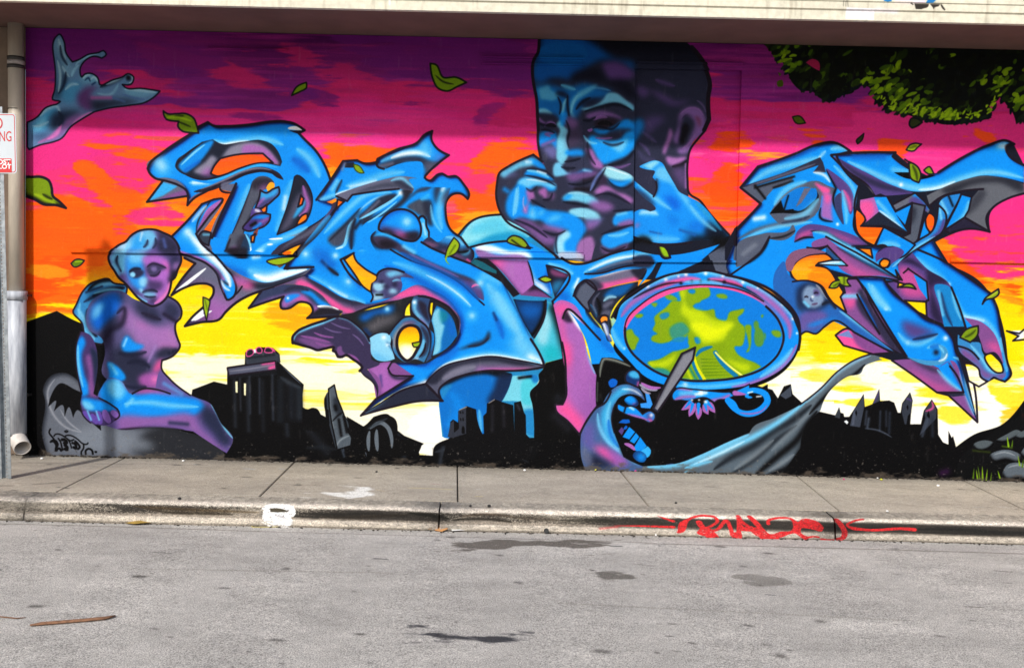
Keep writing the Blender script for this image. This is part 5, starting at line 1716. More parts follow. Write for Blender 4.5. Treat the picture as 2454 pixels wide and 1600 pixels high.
@ T
f B 600,130* 740,50* 820,190* 1000,310 1140,410* 1190,520 1210,640 1260,894* /U 1280,340 1240,385 1165,360* 1210,340* 1225,260* 1200,160 1100,60 1050,30* 960,20* /T 970,640* 870,370* 850,340 700,240
r b 10 .8 -4 3
r 0c1c50 6 .6 -3 2
s c 14 .8 620,160 700,240 840,330
d w 7 1 850,350
s c 10 .8 900,420 960,560 1100,600 1180,700 1220,820
s w 5 .5 960,570 1090,600
s c 10 .7 /U 1210,80 1240,200 1255,320
l k 5 640,110* 820,190 1000,310 1140,410* 1190,520 1210,640 1260,894 /U 1282,340 1240,385* 1165,358* 1120,382* 1070,350 1060,300 960,250
# violet body
f v 510,200 570,160 600,130* 700,240 850,340 870,370* 970,640* 850,640* 700,570* 700,460* 540,460* 430,340* 530,320*
q p .7 8 520,220 640,280 720,420 540,430
q 2c2444 .9 5 700,240 850,340 750,350 800,620 760,600 720,400
q 2c2444 .9 4 520,200 560,170 700,260 560,200
f B 610,280* 700,330* 710,460* 650,380*
l k 4 570,240* 700,330* 712,460*
l k 4 540,270 575,240
f 1c8cd0 760,350 850,360 900,450 970,640* 820,640* 790,500
s 243c68 6 .9 800,400 840,560 880,640
s c 5 .8 870,380 900,500 940,600
s c 6 .8 780,400 810,560
l k 5 870,370 930,520 970,650
l k 4.5 700,460 700,570 800,620
h 500,330 470,325* 560,350* 500,370* 
h 545,460* 695,470* 700,570* 640,540*
h 485,250* 530,320* 500,300*
# lobes at the end
f M 960,580* 1080,610 1160,680 1210,800 1230,894* /U 1225,260* 1160,180 1110,190 1080,130* 1050,40*
q p .8 8 /U 1100,130 1180,120 1215,220 1150,160
f 3c90cc /U 915,60* 1000,110 1070,120 1080,170 1120,240 1150,290 1225,325* 1225,280 1250,340 1220,370 1160,350 1130,380* 1080,350 1065,300 1000,240 930,180
q M .95 6 /U 930,150 1000,180 1060,240 1090,300 1150,330 1250,330 1230,375 1160,350 1120,370 1070,340 1050,280 940,210
s c 6 .9 /U 1000,130 1090,240 1140,310 1220,330
l k 4.5 /U 915,140 1000,170 1060,230 
h /U 1105,205 1140,190 1180,220 1220,270 1225,320 1190,325 1140,290
h /U 960,260* 1010,265 1060,300 1070,350 1120,385* 1060,420* 990,380*
f w /T 1250,670* 1372,665* 1320,700*
f e8f0f4 1255,670* 1340,690* 1372,660* 1372,720* 1300,735* 1335,705*
l k 4 /T 1372,660 1340,688* 1252,670* 1335,705* 1295,738* 1372,730
# outline of the left top form
l k 5.5 /P 75,640* 240,455* 100,345* 220,200* 480,110 620,50 740,32 860,95* 760,120
l k 5 /P 760,120 800,200 920,330 
l k 5 /P 920,330 890,440 890,560 900,640 1010,750 
s k 12 .95 /P 740,110 800,90 870,100
l k 5 /P 100,345* 240,455
l k 5 /P 70,740 70,630
l k 4.5 /R 20,290 150,200 240,130* 300,20
l k 6 /R 0,285 150,320 280,370 380,440 500,600 510,700 
# ===== statue figure on the slab =====
@ S
f 3c8cc4 380,400 400,420 500,450 490,520* 560,580* 470,720* 330,850* 220,810 190,700 130,620 150,580 200,480 250,430 300,410
s 7cc4e8 8 .9 160,600 220,700 280,820
s 7cc4e8 7 .8 260,450 360,430 440,430
s 1c2c4c 7 .9 200,560 300,510 420,480 490,460
s 1c2c4c 6 .9 240,600 240,680 300,800
s 1c2c4c 4 .8 220,490 330,450
s K 7 .85 230,480 300,420 420,405 470,410
s 10182c 8 .9 260,520 340,480 490,455
s 10182c 8 .9 230,600 230,680 290,800
s c 6 .7 180,560 170,640 240,790
s c 5 .7 270,500 400,470 480,480
o k 4
# torso
f 5c5884 250,560 330,500 460,480 560,540 640,560 730,520* 790,520* 870,590 870,650 840,700 850,780 870,860 /SS 865,130 820,180 745,210* 740,260 800,340 940,450* 900,470 560,460 460,400 330,300 350,150 330,60 240,0
q b 1 8 260,600 340,520 440,500 460,560 380,700 300,760 250,680
q 6cb8e4 .9 6 270,600 340,560 320,640 270,680
q 303450 .9 7 360,700 460,640 480,700 380,780 300,860
q 303450 .9 8 560,560 700,600 740,680 640,680 560,620
q 303450 .9 7 780,560 860,600 860,660 800,680 760,620
q a478b8 .9 10 480,580 600,680 700,740 820,700 850,820 840,894 700,860 560,800 460,700
q d07ab8 .7 10 700,800 820,820 850,880 760,890
s 241f38 10 .8 430,640 480,600 470,700 380,760 340,840
s 241f38 8 .8 600,630 680,660 740,680
s 241f38 7 .8 760,640 840,690
q c87ac0 .8 9 560,680 700,760 820,780 840,880 740,820 600,740
q 241f38 .7 9 330,760 400,760 360,894 320,894
@ SS
q 2c3048 .95 10 400,130 560,130 640,200 640,400 500,390 400,250
q 2c3048 .95 6 740,120 820,120 860,150 780,190 700,190
q a478b8 .8 8 560,20 800,20 860,100 720,120 640,200 560,100
s a888c8 5 .6 700,110 650,220
q B .95 4 465,120 500,40 560,90 620,110 560,150 480,150
s w 4 .5 480,110 500,60
q B .95 3 370,220 420,240 490,340 440,360 380,350 380,300
s c 7 .7 390,240 430,300
q ee5ea4 .9 6 690,300 720,210 745,200 740,260 710,290
q b060b0 .9 6 580,340 720,300 740,380 660,400 600,380
q d878b8 .9 5 680,320 720,320 700,370 670,350
s 1c2038 9 .8 440,160 560,170 640,150
s 1c2038 10 .8 500,230 600,220 660,260
s 1c2038 8 .8 480,380 560,400 640,390
s 1c2038 7 .8 800,160 840,140
# thighs
f 6a5a98 700,400* 740,280 800,340 940,450* 990,470 1080,510 1110,560 1150,640 1235,750 1190,850* 1080,780 960,700* 700,670 420,680 330,640 300,450 330,390* 380,330 460,350 530,440 620,400
q B .98 5 310,440 380,340 440,340 480,400 540,440 700,430 900,460 1020,500 1040,540 980,580 700,600 450,600 360,520
q c .9 6 370,360 440,340 490,440 450,480 380,440
s c 10 .8 480,510 640,500 800,520 1000,530
s c 7 .8 540,480 500,520
q p .6 5 560,430 640,410 800,440 900,465 700,440
s 64a0e0 7 .7 760,370 880,440
q 9468ac .95 7 440,620 700,600 960,590 1010,680 1100,760 1190,850 1060,780 940,690 700,660 440,670
q 28304c .95 8 1010,580 1040,520 1110,560 1200,720 1230,780 1180,800 1100,720
s 7cd0ec 4 .9 1080,510 1120,570 1180,680 1235,750
s 24304c 7 .7 800,640 920,650
l k 4 745,210 740,260 800,340 940,450
l k 4 540,440 620,405 700,410 800,440
s k 6 .9 420,690 700,680 900,690
# arm
f 4c3c70 160,60 180,10* 240,30 290,120 300,200 270,440* 320,470 440,540* 450,590 430,620* 400,640 380,650 340,660* 250,640 200,590 180,520 190,440 160,300 145,180
q B .98 4 150,180 165,70 190,40 215,80 190,160 205,300 240,440 200,460 180,360
s c 5 .9 165,100 165,220 200,400
q M .95 4 235,170 255,170 270,350 300,460 260,460 240,300
q 24304c .95 4 260,120 310,180 300,300 340,400 300,450 275,300
q B .95 4 190,470 280,480 380,510 430,550 340,560 220,540
q c .9 4 190,490 250,500 280,540 220,550
t 6a50a8 14 200,560 230,600 250,635
t 6a50a8 14 255,580 280,620 300,645
t 6a50a8 15 300,560 310,600 320,650
t 8a68b8 16 345,550 360,600 385,640
t 8a68b8 14 395,560 430,590 440,600
s c 3 .8 230,560 255,620
s c 3 .8 290,560 310,620
l k 3 180,520 200,590 250,640
l k 3.5 310,470 400,520 445,560 450,595 420,620
l k 3.5 /S 180,760 150,860 /SS 148,200 190,440
# head
win HD 240 540 4.476
@ HD
f 6a5a98 90,330 130,270 200,210 280,170 320,120 400,65 500,42 600,48 680,80 770,125 830,200 860,290 870,380 830,480 800,560 765,590* 750,680 720,760 640,840 560,865 480,830 400,770 330,690 270,620 200,560 150,480 110,420
q 74c0ea .98 5 140,290 200,215 290,170 400,75 560,50 600,90 590,190 540,260 300,280 280,400 250,520 190,500 120,400 95,340
q B .6 7 420,90 480,150 400,280 330,280
q w .5 6 260,180 340,190 300,250 160,280
s 2a3454 5 .9 510,150 500,200 460,240
s 2a3454 5 .9 590,130 600,190 560,250
s 4a68b0 5 .7 650,160 640,240
q 30304c .97 6 600,60 700,90 800,160 850,260 840,300 640,280 600,200 640,130
s 5a70b8 6 .6 680,150 700,230
s c 5 .7 330,110 300,200 280,280
s w 4 .5 450,80 430,160
s 1a2440 6 .95 190,320 175,380 210,450 225,500
s c 7 .9 230,340 220,420 250,480
s c 5 .7 140,420 200,520
q 2c98e8 .95 6 290,320 440,310 460,420 480,560 470,680 420,700 340,640 290,520 270,400
q 84ccf0 .8 6 300,310 500,310 480,370 320,390
q b070c8 .98 5 450,360 600,320 700,360 750,430 750,560 700,720 600,830 560,800 600,700 520,560 500,440
q e070c0 .7 6 660,380 740,410 750,520 720,480
q 2e3050 .9 6 760,330 860,330 850,450 800,560 765,540 750,420
q b080c8 .7 5 790,400 840,390 820,480 790,500
q 2e3050 .97 3 310,500 360,465 440,470 470,500 430,555 370,565 320,540
q 90d4f4 .98 2 318,520 350,495 380,525 365,552 330,548
s 1a2038 5 .95 310,500 350,470 440,465
q 3c3c5c .95 4 500,440 560,405 640,425 715,455 640,490 590,540 530,540 500,500
q 8070a8 .9 3 540,450 600,440 610,480 570,500
s 241f38 4 .9 500,450 560,408 640,425 712,458
s 241f38 4 .9 530,535 600,535 650,480
q 90d0f0 .95 4 430,560 500,560 500,640 440,660 415,620
q 90d0f0 .9 3 415,680 450,670 460,720 430,720
q 4a3a68 .9 6 510,600 580,590 680,620 640,700 560,690 520,660
s 1c1c34 6 .95 450,720 500,705 580,700 620,715
q 84c8ec .9 4 460,730 540,715 610,735 560,780 480,770
s 241f38 4 .9 470,755 540,770 600,760
q 3c3458 .8 5 540,780 620,770 600,830 540,840
s c 6 .8 380,740 440,790 510,820
q 4c4470 .8 6 330,660 420,740 380,750 330,700
s e080c8 7 .95 745,600 715,720 640,800 580,840
o k 5
s k 12 .9 805,520 770,580
@ S
l k 4.5 790,520 860,570 880,620 870,670 840,700 835,740 860,830 /SS 868,100 830,170 745,210
# ===== cherub with horn (upper left) =====
@ CH
f 6c94bc 570,600* 590,400 630,365 680,440 700,560 770,660* 830,640 940,580 1050,560 1100,540 1130,580 1080,620* 1000,600 900,650 850,740 870,820 900,790 960,780 1040,830 1060,900 1200,850 1300,820 1360,785 1420,820 1400,890 1300,900* 1330,930 1500,940 1700,970* 1640,1030 1540,1090 1380,1120 1160,1150 1000,1190* 880,1260 760,1340 640,1480 560,1510 430,1540 310,1590* 290,1560* 290,1300* 340,1280 400,1240 480,1150 600,1110* 640,1080 560,1060 580,960 590,800
q 24405c .8 8 600,600 640,700 600,900 560,1050 660,1040 700,900 690,700
q 8cc0dc .7 6 620,400 650,400 690,600 750,680 740,820 700,800 640,640
q 50a0cc .9 8 650,1060 700,900 860,880 860,1000 740,1100
q 7cc0dc .8 6 860,820 950,790 1040,850 1030,900 940,880 880,880
q 6a407c .95 7 820,1020 960,920 1040,920 960,1000 1000,1100 980,1180 840,1120
s 1c2a40 7 .9 1060,930 1200,870 1330,810
q 18202c .98 3 1340,800 1380,800 1390,850 1350,860
q 80bcd8 .8 5 1310,940 1500,950 1680,980 1560,1020 1350,1010
q 24283c .9 8 960,1080 1150,1060 1480,1080 1200,1140 1000,1180
s 8cc0dc 5 .8 1030,990 1180,1000 1260,890
s d060a8 6 .6 980,1040 1180,1040
q 50b0e0 .95 8 330,1380 420,1250 500,1150 600,1130 620,1200 540,1260 520,1350 420,1410
q 8cd0e8 .7 6 400,1300 480,1240 480,1330 360,1400
q 1c2840 .9 9 560,1200 660,1180 880,1200 800,1240 660,1340 560,1400
q a060a8 .9 7 600,1420 700,1280 900,1200 760,1330 640,1460 420,1530 320,1560
s d878c0 6 .8 400,1520 580,1420 660,1320
q 303c64 .8 8 320,1440 440,1420 560,1400 460,1470
s b4dcee 5 .8 620,410 650,520 700,640
s b4dcee 5 .8 610,640 640,800 620,980
s b4dcee 4 .7 660,700 720,800 740,820
s 1c2a44 5 .8 640,480 660,600 720,700
s 1c2a44 5 .8 700,760 680,900 620,1000
s 9cd4ee 5 .8 800,700 830,660 960,590 1060,560
s 9cd4ee 5 .8 760,820 790,740 840,690
s 1c2a44 4 .8 850,720 950,640 1050,600
s b4dcee 4 .9 880,840 920,800 960,800
s b4dcee 4 .9 960,850 1000,820 1040,870
s 24406c 3 .9 900,860 940,830 960,870
s 24406c 3 .9 980,900 1010,880
s b4dcee 5 .8 1120,900 1240,850 1340,790
s c8e4f0 3 .8 1340,790 1400,800 1410,860 1370,885
s b4dcee 5 .8 1320,950 1480,960 1660,985
s 5a7cb0 4 .7 1300,1000 1420,1040 1540,1060
s 5a7cb0 4 .7 1200,1040 1320,1080
s b4dcee 5 .7 690,960 760,900 840,900
s b4dcee 7 .7 420,1240 500,1160 600,1130 640,1200
s 1c2a44 7 .8 620,1180 660,1280 620,1340
s b4dcee 5 .6 340,1340 440,1330 520,1290
s e080c8 5 .8 760,1330 860,1250 980,1190
s e080c8 5 .8 500,1480 600,1430 650,1340
o 1c1830 3.5
# ===== canopy of leaves =====
win CN 1840 90 2.2345
@ CN
f 0c1210 -60,-60* -50,20* 0,30* 100,170 130,240 180,285 240,290 270,320* 330,352* 400,310 460,292 470,265* 540,265 565,300 590,362* 650,365* 640,412* 700,390 740,412* 830,440* 880,415 900,450 970,468* 1060,460 1120,450 1200,430* 1170,405 1200,350 1230,320 1280,362* 1310,400 1330,465* 1372,430 1500,420 1600,470* 1800,450 2100,480* 2100,-60*
Y
h 205,135* 240,115 270,130 275,175* 240,160
F b0285c 205,135* 240,115 272,130 277,180* 240,160

@ CH
f 7c9c18 1735,1180* 1780,1210 1870,1210 1980,1210 2060,1260 2090,1330 2110,1415* 2020,1410 1940,1395 1890,1340 1900,1290* 1830,1285 1770,1270 1740,1220
q 26300c .8 2 1890,1220 1960,1230 1900,1260 1840,1240
s a8cc20 4 .9 1760,1250 1900,1250 2040,1290
s 26300c 3 .9 1880,1290 1960,1320 2030,1350
o k 4
f 84a018 270,1880 330,1880 440,1880 520,1920 550,2000 560,2080 630,2140 700,2210* 600,2180 460,2170 370,2120 260,2080*
r 1a200a 7 .7 3 -3
s b4d020 7 .7 360,2060 480,2110 600,2170
s 26300c 5 .9 450,2060 500,2090 560,2120
o k 6
@ XX
f 7c9c14 1000,148* 1012,150 1030,180 1060,180 1084,192* 1062,202 1040,212 1018,205 1005,180
s 20280c 3 .9 1012,175 1030,190 1055,196
o 18200c 4
f 7c9c14 678,222* 690,202 712,192* 712,205 700,212
o 18200c 3.5
f 6c8c14 165,612* 178,602 196,605* 188,615 172,620
s c0d820 2 .8 175,608 190,607
o k 3
f 8cac18 822,382* 832,384 846,402* 836,402 825,394
o 3c4c10 2.5
f 9cb81c 1055,552* 1068,568 1062,585 1035,598* 1036,590
s 5c7014 3 .8 1058,570 1045,590
o k 3
u L 5 1040,592 1036,602 1045,615
f 8ca41c 1178,560 1190,548 1210,552 1232,578* 1215,575 1198,570
s 20280c 3 .9 1190,558 1215,576
o k 3.5
u k 6 1225,574 1240,576
f 9cb81c 620,608 655,598* 690,596* 665,612 640,616
o k 3
F 6c4c38 640,615* 660,616* 650,622*
f 9cb81c 472,690* 488,700 486,712 480,745* 472,705
o k 3
s 5c7014 2 .8 476,695 482,720
f 9cb81c 1252,648* 1268,642 1284,650 1270,656
o k 3.5
f 9cc41c 1530,570* 1545,572 1560,598* 1548,600
r k 4 .8 2 -2
o k 5
f 9cb81c 958,797* 978,793* 972,805 962,806
o k 3
# leaves at the right
@ P
f b4c428 1245,85* 1270,50 1310,38* 1350,45* 1320,70 1300,90
s 5c6c14 5 .8 1260,75 1300,62 1320,55
o k 3.5
f 3c4018 905,15* 930,0 945,5* 930,25 908,35
o k 3
@ Q
f 84a014 575,165* 640,205 660,260 645,310* 590,280 580,220
s 2c380c 5 .8 600,190 625,240 635,300
o k 4
l k 4 550,150 585,175
f 84a014 680,225* 720,200 740,230* 750,250* 710,250
o k 3.5
@ T
f 9cb81c 25,372* 50,335 95,320* 80,300 140,292* 170,300* 150,320 175,360* 130,360 100,345* 80,370
s 4c5c10 4 .8 60,360 100,335
s 4c5c10 4 .8 130,300 130,345
o k 3.5
f 84a01c 520,370* 560,345 600,350 625,382* 590,372
o k 4
f 84a01c 930,715* 960,670 1055,635* 1050,700 1000,748*
s 34440c 4 .8 960,715 1010,690 1040,660
o k 4
f 94ac20 1085,485* 1100,450 1150,410 1195,380* 1200,410 1160,445 1110,455
s d0e050 4 .6 1100,455 1180,400
o k 4
@ TR
f 3c4420 1000,1300* 1020,1260 1080,1260 1135,1300* 1080,1340 1030,1360* 1000,1330
o 18181c 4
f 38401c 435,1500 480,1450 515,1420* 500,1480 450,1530*
o 18181c 3
@ XX
f 58680f 1842,272* 1858,270 1872,286* 1850,286
o 18200c 3
F 4c5c10 1808,168* 1816,172* 1812,178*
F 4c5c10 1806,190 1818,186 1820,200 1808,202

# ===== ruins, second pass =====
win RU 520 800 2.638
@ RU
f 3c424e 180,150* 240,130 370,115* 385,130 375,180* 185,190*
s 1c2028 4 .8 200,150 360,130
f 5a5e72 65,215* 370,170* 375,225* 75,262*
s 8a8a9c 3 .8 75,235 200,220 360,195
s p 6 .9 290,185 365,178
s p 6 .9 335,215 365,205
o k 3.5
f 2a2430 188,140 190,105 220,95 232,110 225,130
o p 2
f 2a2430 250,115 250,90 270,82 285,100 280,118
o p 2
f 2a2430 300,110 310,86 340,88 355,110
o p 2
F fffbd0 116,300* 130,298* 131,370* 118,368*
F fffbd0 170,310* 184,312* 182,388* 171,385*
F 0c0d12 380,170* 400,190* 540,340* 545,560* 375,560*
s 30343e 5 .7 145,275 150,400 155,500
S 30343e 4 .8 145,280 150,480
S 343a46 4 .8 205,270 210,500
S 343a46 4 .8 268,280 270,500
S 343a46 5 .8 350,260 355,540
S 4a525c 8 .7 400,270 460,310 530,340
S 2e3640 12 .7 520,350 520,520
S 20262e 12 .7 400,300 400,540
S 242a34 10 .6 470,330 470,520
F K 540,460* 575,475 600,465 630,470* 620,500 635,530 690,570* 640,620* 540,600*
F K 677,395* 690,470* 705,480* 712,570* 690,565*
f 5a646e 705,345* 742,320* 760,400* 800,500* 830,620* 850,650 858,700* 760,730* 752,690* 725,560* 710,460*
q 2a303a .9 4 740,400 770,400 800,500 770,520 740,460
s 8a949c 3 .9 712,360 715,480 740,600
s K 6 .95 748,455 752,475
s K 3 .9 730,550 770,510 800,490
s K 5 .9 770,540 785,640
s K 4 .9 800,520 820,620
s 8a949c 3 .9 752,720 770,680 840,640
o K 3
F K 820,520* 930,585* 960,600* 940,740* 840,720* 850,640* 
F 0a0a0c 930,580* 1080,510* 1120,530 1140,640* 1275,680* 1292,710* 1270,760* 1000,780* 930,740*
t 6c7680 9 960,740 958,650 965,610
t 6c7680 10 1015,740 1008,640 1010,600
t 6c7680 10 965,600 1040,560 1080,590 1100,640 1105,720
S 3a424c 5 .8 950,600 1000,570 1080,530
S 262c34 8 .6 560,720 680,715 760,730
# ===== signature =====
win SG 90 1000 7.622
@ SG
l K 3.5 235,205* 210,270 250,330 300,390
l K 3 300,335 330,300 400,300 480,340 560,400 600,480 620,550
l K 3 510,330 560,318 650,340 740,400 830,475 910,480 920,460
l K 2.5 495,250 525,235 555,250 525,268 495,250
t K 9 240,440 300,420 350,480 340,560
l K 4.5 240,440 290,410 340,430 370,500 330,560 350,600
l K 5 330,600 400,560 430,600
l K 3.5 380,380 420,440 440,520 460,590
l K 7 450,400 510,410 530,460 490,460
l K 7 500,500 540,540 540,580 500,570
l K 3.5 560,400 600,420 660,400
l K 6 640,460 690,480 700,560 660,540
l K 5 690,430 740,480 770,540 740,570
l K 3.5 840,490 840,560 800,620 800,670
l K 4.5 880,660 880,600 930,565 990,590 1010,660
t K 5 1050,615 1065,625 1080,618
S 4a505a 2 .5 700,600 720,640
'''

STREET = '''
col B 0c98f2
col b 0768cc
col n 123a74
col c 7accf2
col C 3cb4f4
col w f2f9fd
col k 221a28
col K 07070a
col d 2e3048
col D 22283a
col g 6c6e86
col G 9896ac
col m ae6eba
col M 8a5898
col p ee5ea4
col v 5e4a8c
col L 8cb41e
col l 4e6a14
col y ffd800
col o ff7008
col P ee3a90
col R d82c74
col V 7a2282
col t 4cc8d8
# street stains (photo windows), ground plane
win I 1400 1040
win V 1954 1000 4.434
win B5 500 1040
win A5 1000 1040
win L5 0 900 4.434
win XX 0 0 .96985
x
@ A5
Q 5c5650 .8 1 300,1300* 500,1290 900,1258* 1500,1265* 2350,1280* 2330,1345* 1800,1360 1600,1350 1300,1335 1000,1370 800,1380 560,1350 420,1330*
S 26302c 4 .85 2310,1335 2440,1340
@ XX
Z 6a645c 5 .5 -60,1215 300,1224 600,1234
Z 6a645c 4 .45 600,1234 1240,1252 1500,1260
Z 5a544c 5 .5 1500,1262 1900,1272 2500,1290
Z 26262a 2.5 .85 870,1296 900,1299
Z 3a3a3a 2 .7 355,1282 400,1285
Q 35353a .9 1 990,1472 1030,1468 1100,1474 1190,1482 1170,1490 1080,1486 1000,1480
Z 30303a 2 .85 1778,1380 1800,1382
Z 302c28 2 .8 2310,1325 2350,1328
Z 302c28 2 .8 2240,1408 2280,1410
Q 5a5650 .7 1 1380,1330 1440,1328 1480,1338 1400,1342
Q 6a6660 .5 1 1700,1340 1800,1336 1840,1350 1740,1358
Z 3a3a3a 1.5 .7 2330,1353 2350,1354
Z 3a3a3a 1.5 .6 1180,1520 1190,1521
Z 3a3a3a 1.5 .6 1560,1510 1580,1512
Z 3a3a3a 1.5 .6 440,1452 450,1453
Z 3a3a3a 1.5 .6 700,1370 712,1371
Z 3a3a3a 1.5 .6 1470,1446 1480,1447
Z d8d4cc 1.5 .7 1000,1516 1012,1517
Z d8d4cc 1.5 .7 515,1455 540,1448
# sidewalk
@ B5
Q fafaf6 .9 2 1330,690 1500,700 1700,680 1900,630 1940,650 1880,690 2000,705 1850,750 1650,770 1500,740 1380,720
Q f0f0ea .8 1.5 1000,780 1250,780 1230,810 1100,810
Z b8c4d8 5 .6 430,410 540,420
Z a8b8cc 4 .5 850,410 900,420
Z e8c890 3 .4 2000,660 2100,680
Z 6a6058 4 .4 700,590 900,600 1340,610
S f0ece0 1.2 .7 0,715 400,725 900,742 1400,752
@ A5
Z e0cc90 8 .4 -80,640 200,650 400,660
Z e8d080 3 .8 700,740 770,742
Z 5c6056 9 .5 1200,850 1700,870 2400,880
Z 6c6a60 6 .4 600,835 1200,840
Z b06878 3 .4 150,590 270,600
Z 4a4c50 2 .8 680,460 740,462
Z 3a3c40 1.5 .7 2000,700 2100,702
@ I
Z 5c6056 8 .5 -100,870 400,870 780,890
Z 706e66 5 .4 700,890 1400,900 2300,920
Z 50545a 3 .6 2100,550 2300,560
Z 5a5040 2 .5 740,610 860,620
@ V
Z 98a8b4 3 .4 1680,950 1780,950
S 5a5a54 1.2 .6 1330,1070 1450,1030 1600,1060 1500,1090 1340,1040
S 5a5a54 1.2 .6 1600,1050 1750,1020 1890,1060 1700,1090
Z e8e4da 2 .6 750,760 900,762
@ L5
Z 5c544c 9 .5 380,1150 520,1140 640,1130
Z 4c463e 8 .5 -40,1165 120,1165
Z 6a625a 6 .5 120,920 600,925 1400,940
Z 6a625a 5 .4 1400,930 2200,950
Z c0d4dc 3 .7 620,870 900,880
Z a0b8c8 3 .5 2060,940 2090,944
Z 3c3630 2 .6 1550,1165 1600,1160
Z 3c3630 1.5 .6 1110,1070 1140,1070

@ XX
Z 8a867e 5 .4 300,1320 900,1330
Z 8e8a82 6 .35 1300,1400 2100,1440
Z 4a4844 1.2 .6 250,1370 262,1371
Z 4a4844 1.2 .6 760,1440 770,1441
Z 4a4844 1.2 .7 1290,1350 1300,1351
Z 4a4844 1.4 .7 2040,1300 2060,1302
Z 4a4844 1.4 .6 620,1330 632,1331
Z 4a4844 1.2 .6 1660,1500 1672,1501
Z 4a4844 1.4 .7 2000,1480 2014,1481
Z 4a4844 1.2 .6 500,1270 512,1271
Z 2c2c2a 1.6 .7 1480,1310 1500,1312
'''
KERB = '''
col B 0c98f2
col b 0768cc
col n 123a74
col c 7accf2
col C 3cb4f4
col w f2f9fd
col k 221a28
col K 07070a
col d 2e3048
col D 22283a
col g 6c6e86
col G 9896ac
col m ae6eba
col M 8a5898
col p ee5ea4
col v 5e4a8c
col L 8cb41e
col l 4e6a14
col y ffd800
col o ff7008
col P ee3a90
col R d82c74
col V 7a2282
col t 4cc8d8
# kerb: photo windows
col r d8282c
win I 1400 1040
win V 1954 1000 4.434
win B5 500 1040
win A5 1000 1040
x
@ B5
S 2c2418 7 .75 -800,880 -500,930 0,950 300,960
S 4a3820 8 .6 -900,860 -300,900 200,920 620,940
S 1c1a16 8 .85 1080,950 1500,960 1900,950 2400,990
S 241e16 8 .8 1300,990 1800,990 2400,960
S 1c1a16 7 .8 1040,980 1300,1000
@ A5
S 14140f 9 .85 -100,940 100,960 260,980 400,1010
S 1c1812 7 .85 400,1020 700,1010 1000,1030 1150,1060
S 443628 7 .6 500,980 900,960 1200,1000
S 3c342a 10 .65 1150,1000 1400,1010 1700,1030
S 2c2a22 8 .7 1700,1030 2100,1040 2400,1050
@ I
S 2c2a24 9 .8 0,1020 400,1030 800,1050 1100,1070
S 34322c 8 .75 1080,1080 1400,1080 1800,1100 2200,1110
S 2c2a26 10 .75 1700,1060 2100,1100 2400,1110
@ V
S 1e1e1c 10 .85 100,1150 400,1180 800,1170 1100,1180
S 181816 11 .9 1080,1190 1500,1190 2000,1220 2400,1230
S 201e1c 8 .8 1100,1220 1700,1235 2300,1250
S e8e0d0 5 .5 0,1060 600,1090 1200,1120 1600,1120
# white blot
@ B5
f fafafa 630,905* 660,860 720,835 860,835 980,850 1030,900 1045,940 1020,985 985,1000 1010,1030 1005,1080 900,1090 740,1075 650,1020 660,905*
S fafafa 3 .8 620,1040 700,1080 1000,1090
f 4a4436 730,890* 780,885 880,895 960,925* 850,935 740,930*
S 9a98a0 4 .6 800,970 880,990 940,1010
S c8c4bc 3 .6 700,1040 780,1060
# red tag
@ I
Z r 5 .5 200,1130 400,1110
u r 9 1070,1110 700,1100 350,1095
u r 8 1075,1040 980,1010 890,975
t r 16 1120,1180 1160,1160 1200,1060 1260,1020
l r 7 1170,1120 1230,1040 1350,985 1480,975 1590,1000 1610,1040 1560,1080 1420,1130
l r 12 1385,1050 1430,1120 1480,1160
t r 24 1390,1200 1440,1160 1520,1200 1590,1240
l r 8 1480,1160 1600,1140 1720,1030 1760,1120 1780,1200
f r 1390,1150 1450,1125 1540,1140 1530,1190 1580,1235 1500,1220 1400,1200
l r 9 1780,1200 1840,1240 1860,1160 1870,990
l r 8 1870,980 1900,1040 2000,1110
f r 1760,1180 1830,1170 1890,1180 1890,1250 1830,1245
f r 1870,1060 1950,1120 2030,1100 2040,1150 1960,1160 1850,1130
l r 9 2010,990 2100,1080 2160,1180 2240,1230
l r 13 2050,1160 2140,1220 2260,1235 2400,1200
win K2 1740 1210 4.573
@ K2
l r 7 480,205 480,170 540,148 640,138 740,150 790,190
f r 740,160 800,185 860,150 960,150 1050,190 1090,240 1060,285 1000,270 900,250 840,250 835,300 880,330 930,345 900,370 830,350 780,310 680,325 560,350 480,375 400,360 330,310 300,270 250,270 180,270 230,230 300,240 340,240 400,240 450,290 490,315 600,290 740,265 755,220
l r 9 280,125* 340,200 400,260 450,320
l r 6 930,345 1000,340 1025,345
l r 6 1060,365 1130,375 1230,370
l r 11 1245,155 1290,220 1320,290 1300,350 1240,365
@ V
l r 6 545,1080 450,1095 365,1140 400,1170 500,1190
l r 9 400,1165 600,1195 800,1190 940,1180
u r 13 1075,1190 900,1180 700,1190
'''
